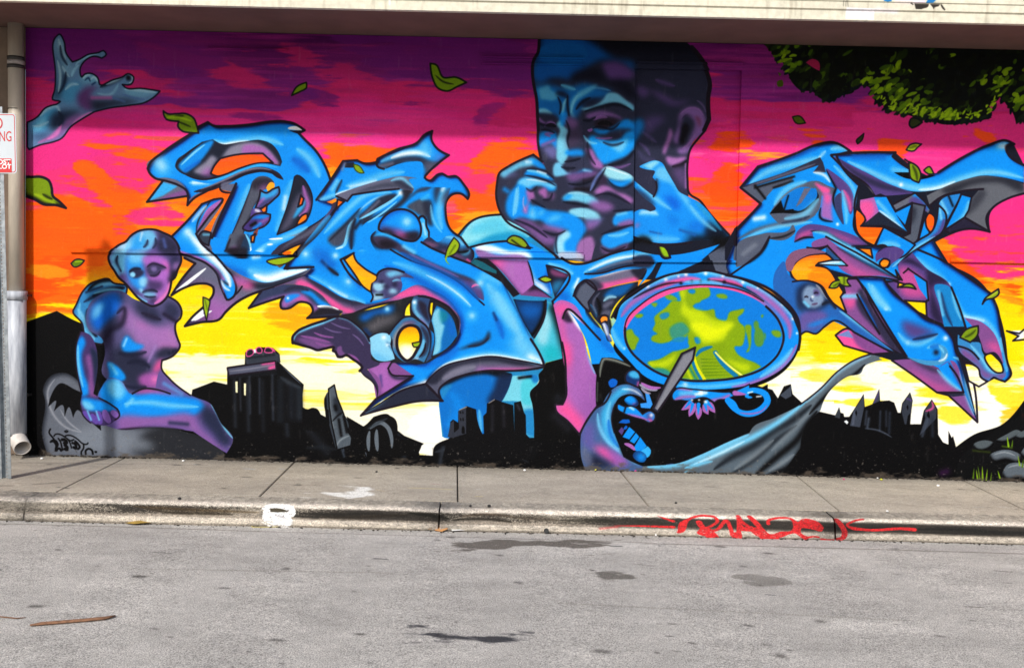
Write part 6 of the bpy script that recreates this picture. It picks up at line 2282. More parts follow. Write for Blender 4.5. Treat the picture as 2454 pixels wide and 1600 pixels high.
FASCIA = '''
col B 0c98f2
col b 0768cc
col n 123a74
col c 7accf2
col C 3cb4f4
col w f2f9fd
col k 221a28
col K 07070a
col d 2e3048
col D 22283a
col g 6c6e86
col G 9896ac
col m ae6eba
col M 8a5898
col p ee5ea4
col v 5e4a8c
col L 8cb41e
col l 4e6a14
col y ffd800
col o ff7008
col P ee3a90
col R d82c74
col V 7a2282
col t 4cc8d8
# fascia markings
win TR 1954 0 4.434
win Z2 500 0
x
@ TR
f f8f4f8 325,85* 630,100* 620,215* 320,200*
Z f4ecf2 6 .8 640,110 860,130
f f4e0f0 880,-60* 1110,-60* 1160,40* 1060,40*
f 1878c0 700,-30* 810,-60* 800,22* 760,30* 720,20*
f 1878c0 1200,-30* 1290,-10* 1240,40* 1165,42*
Z fae8f4 8 .6 860,10 1060,30
f 2c2620 1045,45* 1200,50* 1190,80 1150,95* 1120,105* 1060,103*
f 2c2620 1210,50* 1320,52* 1300,75* 1260,85* 1250,108* 1240,85*
l 2c2620 2 1010,42 1030,55
l 2c2620 3 1330,60 1365,110
l 2c2620 2 1335,75 1350,100
l 6a665a 1 295,15 292,72
l 6a665a 1 320,15 318,75
l 6a665a 1 335,15 342,75
@ Z2
Q fffaf8 .9 4 1060,-40* 1480,-40* 1500,40 1780,50* 1820,-40* 1820,75* 1060,65*
f fbf4f2 2150,-20* 2185,-20* 2175,70* 2160,60*
'''

# ------------------------------------------------------------------ helpers
COL = scene.collection
def link(o, parent=None):
    COL.objects.link(o)
    if parent is not None: o.parent = parent
    return o
def mesh_obj(name, verts, faces, mat, parent=None, smooth=False, uvs=None):
    me = bpy.data.meshes.new(name); me.from_pydata([tuple(v) for v in verts], [], faces); me.update()
    if mat: me.materials.append(mat)
    if smooth:
        for p in me.polygons: p.use_smooth = True
    if uvs is not None:
        ul = me.uv_layers.new(name='UVMap')
        for l in me.loops: ul.data[l.index].uv = uvs[l.vertex_index]
    return link(bpy.data.objects.new(name, me), parent)
def bm_obj(name, bm, mat, parent=None, smooth=False):
    me = bpy.data.meshes.new(name); bm.normal_update(); bm.to_mesh(me); bm.free(); me.materials.append(mat)
    if smooth:
        for p in me.polygons: p.use_smooth = True
    return link(bpy.data.objects.new(name, me), parent)
def tag(o, label=None, cat=None, group=None, kind=None):
    if label: o['label'] = label
    if cat: o['category'] = cat
    if group: o['group'] = group
    if kind: o['kind'] = kind
    return o
def empty(name, loc, label, cat, group=None):
    o = bpy.data.objects.new(name, None); link(o); o.location = loc; o.empty_display_size = .1
    return tag(o, label, cat, group)
def add_box(bm, c, s, rot=None):
    m = Matrix.Translation(c) @ (rot.to_4x4() if rot else Matrix()) @ Matrix.Diagonal((s[0], s[1], s[2], 1))
    bmesh.ops.create_cube(bm, size=1, matrix=m)
def add_cyl(bm, p0, p1, r0, r1=None, n=28, cap=True):
    p0, p1 = Vector(p0), Vector(p1); d = p1 - p0
    m = Matrix.Translation((p0 + p1) / 2) @ d.to_track_quat('Z', 'Y').to_matrix().to_4x4()
    bmesh.ops.create_cone(bm, cap_ends=cap, segments=n, radius1=r0, radius2=r0 if r1 is None else r1, depth=d.length, matrix=m)
def mat_new(name):
    m = bpy.data.materials.new(name); m.use_nodes = True; t = m.node_tree
    return m, t, t.nodes['Principled BSDF']
def N(t, ty, **kw):
    n = t.nodes.new(ty)
    for k, v in kw.items(): setattr(n, k, v)
    return n
def noise(t, scale, detail=4, vec=None, rough=.6):
    n = N(t, 'ShaderNodeTexNoise'); n.inputs['Scale'].default_value = scale; n.inputs['Detail'].default_value = detail; n.inputs['Roughness'].default_value = rough
    if vec is None: vec = coord(t)
    t.links.new(vec, n.inputs['Vector']); return n.outputs['Fac']
def coord(t, scale=None):
    g = N(t, 'ShaderNodeNewGeometry').outputs['Position']
    if scale:
        m = N(t, 'ShaderNodeMapping'); m.inputs['Scale'].default_value = scale; t.links.new(g, m.inputs['Vector']); g = m.outputs[0]
    return g
def ramp(t, fac, stops):
    r = N(t, 'ShaderNodeValToRGB'); e = r.color_ramp.elements
    while len(e) < len(stops): e.new(.5)
    for el, (p, c) in zip(e, stops): el.position = p; el.color = (*c, 1) if len(c) == 3 else c
    t.links.new(fac, r.inputs[0]); return r.outputs[0]
def mul(t, a, b, fac=1., mode='MULTIPLY'):
    m = N(t, 'ShaderNodeMix', data_type='RGBA', blend_type=mode); m.inputs[0].default_value = fac
    for s_, v in ((m.inputs[6], a), (m.inputs[7], b)):
        if isinstance(v, tuple): s_.default_value = (*v, 1)
        else: t.links.new(v, s_)
    return m.outputs[2]
def bump(t, bs, h, strength, dist):
    b = N(t, 'ShaderNodeBump'); b.inputs['Strength'].default_value = strength; b.inputs['Distance'].default_value = dist
    t.links.new(h, b.inputs['Height']); t.links.new(b.outputs[0], bs.inputs['Normal'])
def make_image(name, C, H, W):
    im = bpy.data.images.new(name, W, H, alpha=False)
    buf = np.ones((H, W, 4), np.float32); buf[:, :, :3] = np.clip(C[::-1], 0, 1)
    im.pixels.foreach_set(buf.ravel()); im.update(); im.pack(); return im
def image_mat(name, im, x0, x1, y0, y1, axes, K, rough=.75, extra=None, uv=False):
    m, t, bs = mat_new(name)
    tx = N(t, 'ShaderNodeTexImage', image=im, extension='EXTEND', interpolation='Cubic')
    if uv: t.links.new(N(t, 'ShaderNodeUVMap', uv_map='UVMap').outputs[0], tx.inputs[0])
    else:
        sp = N(t, 'ShaderNodeSeparateXYZ'); t.links.new(N(t, 'ShaderNodeNewGeometry').outputs['Position'], sp.inputs[0]); cb = N(t, 'ShaderNodeCombineXYZ')
        for i, (a, lo, hi) in enumerate(((axes[0], x0, x1), (axes[1], y0, y1))):
            mr = N(t, 'ShaderNodeMapRange', clamp=False); mr.inputs[1].default_value = lo; mr.inputs[2].default_value = hi
            t.links.new(sp.outputs[a], mr.inputs[0]); t.links.new(mr.outputs[0], cb.inputs[i])
        t.links.new(cb.outputs[0], tx.inputs[0])
    c = mul(t, tx.outputs[0], (K, K, K)); bs.inputs['Roughness'].default_value = rough
    if extra: c = extra(t, bs, c)
    t.links.new(c, bs.inputs['Base Color']); return m

# ------------------------------------------------------------------ paint: the mural, spray tags, stains
MX0, MX1, MZ0, MZ1, MS = -4.1, 5.9, 0.0, 3.72, 270.
def conv_wall(P):
    Wp = onY(P[:, 0], P[:, 1]); return np.stack([(Wp[:, 0] - MX0) * MS, (MZ1 - Wp[:, 2]) * MS], 1)
mural = Painter(int((MX1 - MX0) * MS), int((MZ1 - MZ0) * MS), conv_wall, .917)
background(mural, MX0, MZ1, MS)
mural.run(MURAL)  # top of the man's head carries a dark fade painted in as soffit shade
Cm = mural.C
Cm[:] = np.clip(Cm, 0, 1) ** 1.14
gr = np.random.RandomState(3)
fine = gr.rand(*Cm.shape[:2]).astype(np.float32); fine = (fine + np.roll(fine, 1, 0) + np.roll(fine, 1, 1)) / 3 - .5
big = vnoise(mural.W, mural.H, 60, 60, 33, 5, .6) - .5
Cm += (fine * .14 + big * .08)[..., None] * (Cm * .85 + .06)
# dust, splashes and peeling along the foot of the wall; roller texture and scuffs above
zr = MZ1 - np.arange(mural.H)[:, None] / MS; xr_ = MX0 + np.arange(mural.W)[None] / MS
foot = zr - (SW - SLOPE * xr_); d1 = vnoise(mural.W, mural.H, 26, 10, 81, 5, .65); d2 = vnoise(mural.W, mural.H, 9, 40, 82, 4, .6)
dust = np.clip((d1 - .34 - foot * 4.2) * 5, 0, 1) * (foot > -.05); Cm += (np.array([.36, .32, .28], np.float32) - Cm) * (dust * .75)[..., None]
spl = np.clip((vnoise(mural.W, mural.H, 5, 4, 83, 2) - .80) * 12, 0, 1) * np.clip(.35 - foot, 0, .3) * 2.5; Cm += (np.array([.5, .47, .44], np.float32) - Cm) * np.clip(spl, 0, .8)[..., None]
scf = np.clip((d2 - .70) * 7, 0, 1) * .10; Cm += (np.array([.75, .72, .70], np.float32) - Cm) * scf[..., None]
mural_im = make_image('mural_paint', Cm, mural.H, mural.W)
# street: pavement and road in plan, X across, Y away
SX0, SX1, SY0, SY1, SS = -4.6, 5.6, 4.0, 8.6, 170.
def conv_street(P):
    side = P[:, 1] < 1195 + .026 * P[:, 0]
    A = onG(P[:, 0], P[:, 1], SW); B = onG(P[:, 0], P[:, 1], 0.)
    Q = np.where(side[:, None], A, B)
    return np.stack([(Q[:, 0] - SX0) * SS, (SY1 - Q[:, 1]) * SS], 1)
st = Painter(int((SX1 - SX0) * SS), int((SY1 - SY0) * SS), conv_street, .50)
yy = SY1 - np.arange(st.H)[:, None] / SS + np.zeros((1, st.W)); xx = SX0 + np.arange(st.W)[None] / SS + np.zeros((st.H, 1))
road_c = np.array([.745, .730, .712], np.float32); walk_c = np.array([.70, .665, .61], np.float32)
mk = (yy > 6.95)[..., None]
st.C[:] = np.where(mk, walk_c, road_c)
a1 = vnoise(st.W, st.H, 260, 60, 41, 5, .6) - .5; a2 = vnoise(st.W, st.H, 40, 30, 42, 4, .6) - .5; a3 = vnoise(st.W, st.H, 14, 9, 45, 3, .6) - .5
st.C *= (1 + a1 * .20 + a2 * .16 + a3 * .10)[..., None]
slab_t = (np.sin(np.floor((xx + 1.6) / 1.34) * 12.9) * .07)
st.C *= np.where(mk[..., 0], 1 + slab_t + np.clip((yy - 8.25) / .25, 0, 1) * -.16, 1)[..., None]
st.nz = vnoise(st.W, st.H, 30, 10, 43, 5, .62)
gx = gr.rand(340); gy = gr.rand(340)
for i in range(340):       # chewing gum and oil spots, each its own size and shape
    x = SX0 + gx[i] * (SX1 - SX0); y = SY0 + gy[i] * (SY1 - SY0); r = .007 + .026 * gr.rand() ** 3
    cx, cy = (x - SX0) * SS, (SY1 - y) * SS
    st.soft(np.array([[cx, cy], [cx + gr.rand() * 9 * r * 40, cy + gr.rand() * 2]]), r * SS / st.kpx, .25 + .45 * gr.rand(), np.array([.2, .19, .18], np.float32) if gr.rand() < .8 else np.array([.85, .83, .8], np.float32), False)
st.run(STREET)
st_im = make_image('street_stains', st.C, st.H, st.W)
# kerb: length along X, v across from the seam to the road
def kseam(x): return 1170 + .0272 * x
def kbot(x): return 1243 + .0245 * x
KS = 300.; KH = 110
def conv_kerb(P):
    X = onY(P[:, 0], P[:, 1], 6.84)[:, 0]; v = (P[:, 1] - kseam(P[:, 0])) / (kbot(P[:, 0]) - kseam(P[:, 0]))
    return np.stack([(X - SX0) * KS, v * KH], 1)
kb = Painter(int((SX1 - SX0) * KS), KH, conv_kerb, 1.05)
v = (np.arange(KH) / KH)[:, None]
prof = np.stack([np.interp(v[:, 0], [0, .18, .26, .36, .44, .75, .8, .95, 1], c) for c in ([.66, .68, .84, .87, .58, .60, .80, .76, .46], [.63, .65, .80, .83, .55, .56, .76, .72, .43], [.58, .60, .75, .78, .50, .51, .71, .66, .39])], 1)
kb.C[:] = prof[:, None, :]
k1 = vnoise(kb.W, KH, 260, 30, 51, 5, .6) - .5; k2 = vnoise(kb.W, KH, 7, 5, 52, 4, .7) - .5
kb.C *= (1 + k1 * .35 + k2 * .30)[..., None]
cov = np.interp(SX0 + np.arange(kb.W) / KS, [-4.6, -3, -2.2, -1.6, -.8, .2, .8, 1.4, 6], [.05, .25, .45, .35, .75, .35, .45, .95, 1.])[None]
k3 = vnoise(kb.W, KH, 120, 40, 54, 5, .6); k4 = gr.rand(KH, kb.W).astype(np.float32); k4 = (k4 + np.roll(k4, 1, 0) + np.roll(k4, 1, 1) + np.roll(np.roll(k4, 1, 0), 1, 1)) / 4
rub = np.clip((v - .30) / .12, 0, 1) * np.clip((.80 - v) / .14, 0, 1)
rub = np.clip((rub * cov * 1.25 + (k3 - .5) * 1.3 + (k4 - .5) * 1.1 - .30) * 3.2, 0, 1) * rub
kb.C += (np.array([.17, .155, .14], np.float32) - kb.C) * (rub * .92)[..., None]
kb.nz = vnoise(kb.W, KH, 30, 8, 53, 5, .62)
kbase = kb.C.copy(); kb.run(KERB)
er = np.clip((k4 - .62) * 9, 0, 1) * .75; kb.C += (kbase - kb.C) * er[..., None]
kb.C *= (1 + k2 * .25)[..., None]
kb_im = make_image('kerb_paint', kb.C, KH, kb.W)
# fascia of the canopy
FY = 7.61; FX0, FX1, FZ0, FZ1, FS = -5., 6., 3.5, 4.4, 250.
def conv_fas(P):
    Q = onY(P[:, 0], P[:, 1], FY); return np.stack([(Q[:, 0] - FX0) * FS, (FZ1 - Q[:, 2]) * FS], 1)
fs = Painter(int((FX1 - FX0) * FS), int((FZ1 - FZ0) * FS), conv_fas, .82)
fs.C[:] = np.array([.90, .88, .80], np.float32)
f1 = vnoise(fs.W, fs.H, 160, 30, 61, 5, .6) - .5
fs.C *= (1 + f1 * .10)[..., None]
f2 = vnoise(fs.W, fs.H, 10, 90, 62, 4, .6); fs.C += (np.array([.55, .50, .42], np.float32) - fs.C) * (np.clip((f2 - .62) * 4, 0, 1) * .35)[..., None]; fs.nz = vnoise(fs.W, fs.H, 30, 14, 63, 5, .62)
fs.run(FASCIA)
fs_im = make_image('fascia_paint', fs.C, fs.H, fs.W)

# ------------------------------------------------------------------ materials
KW = .80
def stucco(t, bs, c):
    h = noise(t, 90, 5); h2 = noise(t, 18, 3)
    bump(t, bs, mul(t, h, h2, .5, 'ADD'), .55, .006)
    bs.inputs['Specular IOR Level'].default_value = .08
    return c
MURAL_M = image_mat('mural', mural_im, MX0, MX1, MZ0, MZ1, (0, 2), KW, .62, stucco)
def grain(amount, s1, s2, bs_, bd):
    def f(t, bs, c):
        n1 = noise(t, s1, 3, rough=.8); n2 = noise(t, s2, 2)
        lo = 1 - amount; g = ramp(t, n1, [(.38, (lo, lo, lo)), (.5, (1, 1, 1)), (.62, (1 + amount, 1 + amount, 1 + amount * .95))])
        g2 = ramp(t, n2, [(.3, (.88, .88, .88)), (.7, (1.1, 1.1, 1.1))])
        bump(t, bs, n1, bs_, bd)
        bs.inputs['Specular IOR Level'].default_value = .3
        return mul(t, mul(t, c, g), g2)
    return f
ROAD_M = image_mat('road_asphalt', st_im, SX0, SX1, SY0, SY1, (0, 1), .86, .9, grain(.60, 150, 34, .7, .008))
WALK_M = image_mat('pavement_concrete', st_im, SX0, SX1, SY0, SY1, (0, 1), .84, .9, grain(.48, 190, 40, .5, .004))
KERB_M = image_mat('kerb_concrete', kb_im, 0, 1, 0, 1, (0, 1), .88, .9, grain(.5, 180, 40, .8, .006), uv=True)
FASCIA_M = image_mat('fascia_cream', fs_im, FX0, FX1, FZ0, FZ1, (0, 2), .84, .7, grain(.03, 120, 20, .2, .002))
def plain(name, c, rough=.7, var=.15, scale=6, metal=0., bumps=(60, .2, .002), c2=None, stretch=None):
    m, t, bs = mat_new(name); cv = coord(t, stretch) if stretch else None
    n = noise(t, scale, 6, cv); c2 = c2 or tuple(max(0, x * (1 - 2.2 * var)) for x in c)
    t.links.new(ramp(t, n, [(.32, c2), (.62, c), (.8, tuple(min(1, x * (1 + var)) for x in c))]), bs.inputs['Base Color'])
    bs.inputs['Roughness'].default_value = rough; bs.inputs['Metallic'].default_value = metal
    bump(t, bs, noise(t, bumps[0], 4), bumps[1], bumps[2]); return m
BROWN = plain('brown_wall_paint', (.17, .12, .085), .8, .18, 5)
SOFFIT = plain('soffit_paint', (.155, .085, .07), .8, .12, 3)
PIPE_UP = plain('beige_pipe_paint', (.50, .44, .36), .5, .12, 9, stretch=(1, 1, .3))
PIPE_LOW = plain('chalky_pipe_paint', (.50, .53, .58), .6, .30, 12, c2=(.20, .22, .27), stretch=(1.6, 1.6, .25))
BAND = plain('rusty_black_band', (.03, .027, .025), .5, .3, 20)
BANDW = plain('pale_band', (.42, .38, .36), .5, .2, 20)
DARK = plain('dark_inside', (.02, .018, .018), .9, .1)
JOINT = plain('joint_dirt', (.075, .062, .05), .95, .3, 20)
GALV = plain('galvanised_steel', (.40, .44, .47), .42, .2, 25, .75, c2=(.22, .25, .28))
SIGNW = plain('sign_white', (.55, .60, .64), .4, .05, 4, bumps=(30, .05, .001))
RED = plain('sign_red', (.55, .03, .03), .45, .06, 10)
STICKR = plain('sticker_red', (.62, .03, .035), .4, .06, 10)
STICKW = plain('sticker_white', (.82, .82, .82), .4, .04, 10)
SOIL = plain('grit_line', (.06, .05, .04), 1, .5, 30)

# ------------------------------------------------------------------ setting: road, pavement, kerb
road_zs = []
vs_, fs_ = [], []
rx = [-90, -20, -5.2, 0, 6.2, 20, 90]; ry = [-60, -10, 2, 6.99]
for y in ry:
    for x in rx: vs_.append((x, y if y < 6.9 else 6.99 + .012 * max(-6, min(7, x)), gz(x, 0)))
for j in range(len(ry) - 1):
    for i in range(len(rx) - 1):
        a = j * len(rx) + i; fs_.append((a, a + 1, a + 1 + len(rx), a + len(rx)))
tag(mesh_obj('road', vs_, fs_, ROAD_M), kind='structure')
def kY(x): return 6.835 + .012 * x        # foot of the kerb face
walk = tag(mesh_obj('pavement', [(-40, kY(-5) + .10, gz(-40, SW - .03)), (40, kY(6) + .10, gz(40, SW - .03)), (40, 8.7, gz(40, SW - .03)), (-40, 8.7, gz(-40, SW - .03))], [(0, 1, 2, 3)], JOINT), kind='structure')
# slabs between the joints seen in the photograph
J = [((286, 1103), (145, 1173)), ((704, 1108), (624, 1187)), ((1096, 1118), (1097, 1200)), ((1485, 1126), (1555, 1212)), ((1912, 1142), (2012, 1223))]
JX = []
for a, b in J:
    A, B = G1(*a, SW), G1(*b, SW); k = (B.x - A.x) / (B.y - A.y)
    JX.append((A.x + (8.52 - A.y) * k, A.x + (7.085 - A.y) * k))
dx = JX[1][0] - JX[0][0]
left = [(JX[0][0] - dx * k, JX[0][1] - dx * k) for k in (3, 2, 1)]; right = [(JX[-1][0] + dx * k, JX[-1][1] + dx * k) for k in (1, 2, 3)]
ALLJ = [(-30, -30)] + left + JX + right + [(30, 30)]
def seamY(x): return 7.085 + .010 * x
for i in range(len(ALLJ) - 1):
    (a0, a1_), (b0, b1_) = ALLJ[i], ALLJ[i + 1]; g = .005; n = 6
    bm = bmesh.new(); dz = random.uniform(-.0015, .0015); rows = []
    outl = [(a0 + g, 8.52), (b0 - g, 8.52), (b1_ - g, seamY(b1_) + .004), (a1_ + g, seamY(a1_) + .004)]
    top = [bm.verts.new((x, y, gz(x, SW) + dz)) for x, y in outl]
    cx = sum(p[0] for p in outl) / 4; cy = sum(p[1] for p in outl) / 4
    low = [bm.verts.new((x, y, gz(x, SW - .028))) for x, y in outl]
    bm.faces.new(top[::-1])
    for k in range(4): bm.faces.new((top[k], top[(k + 1) % 4], low[(k + 1) % 4], low[k]))
    bmesh.ops.recalc_face_normals(bm, faces=bm.faces)
    bmesh.ops.bevel(bm, geom=[e for e in bm.edges if all(v_ in top for v_ in e.verts)], offset=.004, segments=2, affect='EDGES')
    bm_obj('slab', bm, WALK_M, walk)
# kerb lengths with a rounded nose
kerb = tag(mesh_obj('kerb', [(-40, seamY(-5), gz(-40, SW - .04)), (40, seamY(6), gz(40, SW - .04)), (40, kY(6) + .05, gz(40, 0)), (-40, kY(-5) + .05, gz(-40, 0))], [(0, 1, 2, 3)], JOINT), kind='structure')
def kprofile(x):
    y0, y1 = seamY(x), kY(x); R = .055; pts = [(y0, SW)]
    for k in range(5): pts.append((y0 + (y1 + .02 + R - y0) * (k + 1) / 5, SW - .004 * (k + 1) / 5))
    for k in range(1, 8):
        a = math.pi / 2 * k / 7 * .93; pts.append((y1 + .02 + R - R * math.sin(a), SW - .004 - R + R * math.cos(a)))
    for k in range(1, 6): f = k / 5; pts.append((y1 + .016 * (1 - f), (SW - .06) * (1 - f) - .002 * f))
    return pts
def kv(x, y, z):
    d = np.array([x, y, z]) - [0, 0, HC]; zz = d @ CF; px = CX + F_ * (d @ CR) / zz; py = CY - F_ * (d @ CU) / zz
    return 1 - (py - kseam(px)) / (kbot(px) - kseam(px))
KJ = [W1(62, 1210, 6.84).x, W1(1052, 1230, 6.84).x, W1(2006, 1250, 6.84).x]; kd = KJ[1] - KJ[0]
KALL = [-30, KJ[0] - 2 * kd, KJ[0] - kd] + KJ + [KJ[2] + kd, 30]
for i in range(len(KALL) - 1):
    xa, xb = KALL[i] + .006, KALL[i + 1] - .006; n = max(2, int((min(xb, 8) - max(xa, -8)) / .3)); xs = np.linspace(xa, xb, n + 1) if n > 2 else [xa, xb]
    V, Fc, U = [], [], []
    for x in xs:
        ch = .004 if x in (xs[0], xs[-1]) else 0
        wob = .004 * math.sin(x * 3.1) + .003 * math.sin(x * 7.7)
        for (y, z) in kprofile(x):
            V.append((x, y + wob * (1 if z < SW - .01 else 0), gz(x, z - ch))); U.append(((x - SX0) / (SX1 - SX0), kv(x, y, gz(x, z)) if abs(x) < 8 else .5))
    m_ = len(kprofile(0))
    for a in range(len(xs) - 1):
        for b in range(m_ - 1):
            q = a * m_ + b; Fc.append((q, q + 1, q + m_ + 1, q + m_))
    for e in (0, len(xs) - 1):
        base = len(V); x = xs[e]; V.append((x, seamY(x), gz(x, -.02))); U.append((.5, .5)); Fc.append(tuple([e * m_ + b for b in range(m_)] + [base]))
    mesh_obj('kerb_length', V, Fc, KERB_M, kerb, True, U)
# grit lying along the wall foot and in the gutter
def scatter(name, n, fx, mat_, smin, smax, z0, seed):
    R = random.Random(seed); bm = bmesh.new()
    for i in range(n):
        x = R.uniform(-4.6, 5.6); y = fx(x, R); s_ = R.uniform(smin, smax)
        m_ = Matrix.Translation((x, y, gz(x, z0) + s_ * .3)) @ Matrix.Rotation(R.uniform(0, 6), 4, 'Z') @ Matrix.Diagonal((s_ * R.uniform(.8, 2), s_, s_ * .7, 1))
        bmesh.ops.create_icosphere(bm, subdivisions=1, radius=.5, matrix=m_)
    return tag(bm_obj(name, bm, mat_), kind='stuff')
tag(scatter('wall_foot_grit', 900, lambda x, R: 8.485 - abs(R.gauss(0, .018)), SOIL, .006, .022, SW, 1), 'dark grit and dirt gathered along the foot of the painted wall', 'grit')
tag(scatter('gutter_grit', 500, lambda x, R: kY(x) - abs(R.gauss(0, .02)), SOIL, .004, .014, 0, 2), 'fine dark grit lying in the gutter against the kerb foot', 'grit')

# ------------------------------------------------------------------ the building
bld = empty('painted_building', (0, WY, gz(0, SW)), 'low building with a colourful graffiti mural under a cream concrete canopy', 'building')
def par(o): o.parent = bld; o.matrix_parent_inverse = Matrix.Translation(-bld.location); return o
RC = [(1522, 164), (1778, 169), (1765, 624), (1517, 622)]         # recessed doorway, filled in and painted over
rc = [W1(*p) for p in RC]; RD = .045
ML = W1(61, 600).x; MR = 5.88; ZT = 3.62
def wp(x, z, y=WY): return (x, y, z)
V = [wp(ML, -.3), wp(MR, -.3), wp(MR, ZT), wp(ML, ZT)] + [tuple(c) for c in rc] + [(c.x, WY + RD, c.z) for c in rc]
Fc = [(3, 4, 5, 2), (2, 5, 6, 1), (1, 6, 7, 0), (0, 7, 4, 3), (4, 8, 9, 5), (5, 9, 10, 6), (6, 10, 11, 7), (7, 11, 8, 4)]
Fc = [f[::-1] for f in Fc]
wall = par(mesh_obj('wall', V, Fc, MURAL_M))
par(mesh_obj('door_infill', [(c.x, WY + RD - .001, c.z) for c in (rc[3], rc[2], rc[1], rc[0])], [(0, 1, 2, 3)], MURAL_M))
par(mesh_obj('plain_wall', [wp(-30, -.3), wp(ML - .001, -.3), wp(ML - .001, ZT), wp(-30, ZT), wp(MR + .001, -.3), wp(30, -.6), wp(30, ZT), wp(MR + .001, ZT)], [(0, 1, 2, 3), (4, 5, 6, 7)], BROWN))
def board(corn, proud, name='window_board'):
    P = [W1(*p) for p in corn]                   # TL TR BR BL
    bm = bmesh.new(); f = [bm.verts.new((p.x, WY - proud, p.z)) for p in P]; b = [bm.verts.new((p.x, WY + .01, p.z)) for p in P]
    bm.faces.new(f); [bm.faces.new((f[i], b[i], b[(i + 1) % 4], f[(i + 1) % 4])) for i in range(4)]
    bmesh.ops.recalc_face_normals(bm, faces=bm.faces)
    bmesh.ops.bevel(bm, geom=[e for e in bm.edges if all(v_ in f for v_ in e.verts)], offset=.003, segments=2, affect='EDGES')
    return par(bm_obj(name, bm, MURAL_M))
board([(171, 594), (711, 601), (711, 611.5), (170, 605)], .022, 'sill_ledge')
board([(1149, 128), (1398, 133), (1399, 606), (1142, 602)], .006)
board([(1142, 603), (1399, 607), (1399, 620), (1142, 616)], .022, 'sill_ledge')
board([(2276, 618), (2700, 627), (2700, 637), (2276, 628)], .020, 'sill_ledge')
board([(1517, 622), (1765, 624), (1765, 630), (1517, 628)], .020, 'door_sill')
for q in (([(1155, 136), (1400, 140), (1400, 144), (1155, 140)]), ([(1155, 152), (1400, 155), (1400, 159), (1155, 156)]), ([(1526, 148), (1780, 152), (1780, 157), (1526, 153)]), ([(500, 116), (690, 119), (690, 122), (500, 119)])):
    board(q, .030 if q[0][0] < 1500 and q[0][0] > 1000 else .03, 'groove_strip')
# canopy: soffit, fascia with two drip grooves
bm = bmesh.new(); add_box(bm, ((0), (FY + .02 + 9.2) / 2, 3.625 + .15), (60, 9.2 - FY - .02, .30)); par(bm_obj('canopy_slab', bm, SOFFIT))
prof_ = [(FY, 3.598), (FY, 3.668), (FY - .012, 3.674), (FY - .012, 3.725), (FY - .020, 3.731), (FY - .020, 4.4), (FY + .3, 4.4), (FY + .3, 3.63), (FY + .045, 3.63), (FY + .045, 3.598)]
V = [(x, y, z) for x in np.linspace(-30, 30, 61) for (y, z) in prof_]; n = len(prof_)
Fc = [(a * n + b, a * n + (b + 1) % n, (a + 1) * n + (b + 1) % n, (a + 1) * n + b) for a in range(60) for b in range(n)]
par(mesh_obj('canopy_fascia', V, Fc, FASCIA_M))
bm = bmesh.new(); add_box(bm, (0, (FY + 12) / 2 + .2, 4.2), (60, 12 - FY, .35)); par(bm_obj('roof', bm, FASCIA_M))

# ------------------------------------------------------------------ downpipe
pc0, pc1, pc2 = W1(37.5, 70, 8.40), W1(40, 712, 8.40), W1(41, 1050, 8.39)
pipe = empty('downpipe', (pc2.x, 8.40, gz(pc2.x, SW)), 'beige and chalky white rainwater pipe at the left end of the mural', 'pipe')
def pp(o): o.parent = pipe; o.matrix_parent_inverse = Matrix.Translation(-pipe.location); return o
bm = bmesh.new(); add_cyl(bm, (pc0.x, 8.40, 3.63), (pc1.x, 8.40, pc1.z), .058); pp(bm_obj('upper_pipe', bm, PIPE_UP, smooth=True))
bm = bmesh.new(); add_cyl(bm, (pc1.x, 8.40, pc1.z + .02), (pc2.x, 8.39, pc2.z + .02), .072); pp(bm_obj('lower_pipe', bm, PIPE_LOW, smooth=True))
bm = bmesh.new(); add_cyl(bm, (pc1.x, 8.40, pc1.z + .05), (pc1.x, 8.40, pc1.z - .02), .080); pp(bm_obj('collar', bm, PIPE_LOW, smooth=True))
for ya, yb, r, mt in ((137, 145, .066, BAND), (146, 156, .063, BANDW), (157, 165, .066, BAND)):
    a, b = W1(38, ya, 8.40), W1(38, yb, 8.40); bm = bmesh.new(); add_cyl(bm, (pc0.x + .002, 8.40, a.z), (pc0.x + .002, 8.40, b.z), r); pp(bm_obj('clamp_band', bm, mt, smooth=True))
for ya in (262, 291):
    a = W1(38, ya, 8.40); bm = bmesh.new(); add_cyl(bm, (pc0.x, 8.40, a.z + .003), (pc0.x, 8.40, a.z - .003), .0595); pp(bm_obj('pipe_joint', bm, BAND, smooth=True))
bm = bmesh.new(); add_cyl(bm, (pc2.x, 8.39, pc2.z + .035), (pc2.x, 8.39, pc2.z + .005), .078); pp(bm_obj('rust_ring', bm, BAND, smooth=True))
e0 = Vector((pc2.x, 8.385, pc2.z + .01)); e1 = W1(54, 1073, 8.28)
def tube_open(p0, p1, r0, r1, th, mt, name):
    d = (Vector(p1) - Vector(p0)); q = d.to_track_quat('Z', 'Y'); V, Fc = [], []; n = 28
    for (p, r) in ((p0, r0), (p1, r1), (p1, r1 - th), (p0, r0 - th)):
        for k in range(n):
            a = 2 * math.pi * k / n; V.append(Vector(p) + q @ Vector((r * math.cos(a), r * math.sin(a), 0)))
    for j in range(3):
        for k in range(n): Fc.append((j * n + k, j * n + (k + 1) % n, (j + 1) * n + (k + 1) % n, (j + 1) * n + k))
    return mesh_obj(name, V, Fc, mt, None, True)
SPOUTM = plain('spout_white', (.62, .58, .54), .5, .12, 14)
pp(tube_open(e0, e1, .066, .066, .007, SPOUTM, 'spout'))
for ya in (707, 1035 - 90):
    a = W1(41, ya, 8.44); bm = bmesh.new(); add_box(bm, (a.x, 8.45, a.z), (.20, .07, .02)); pp(bm_obj('pipe_bracket', bm, BAND))

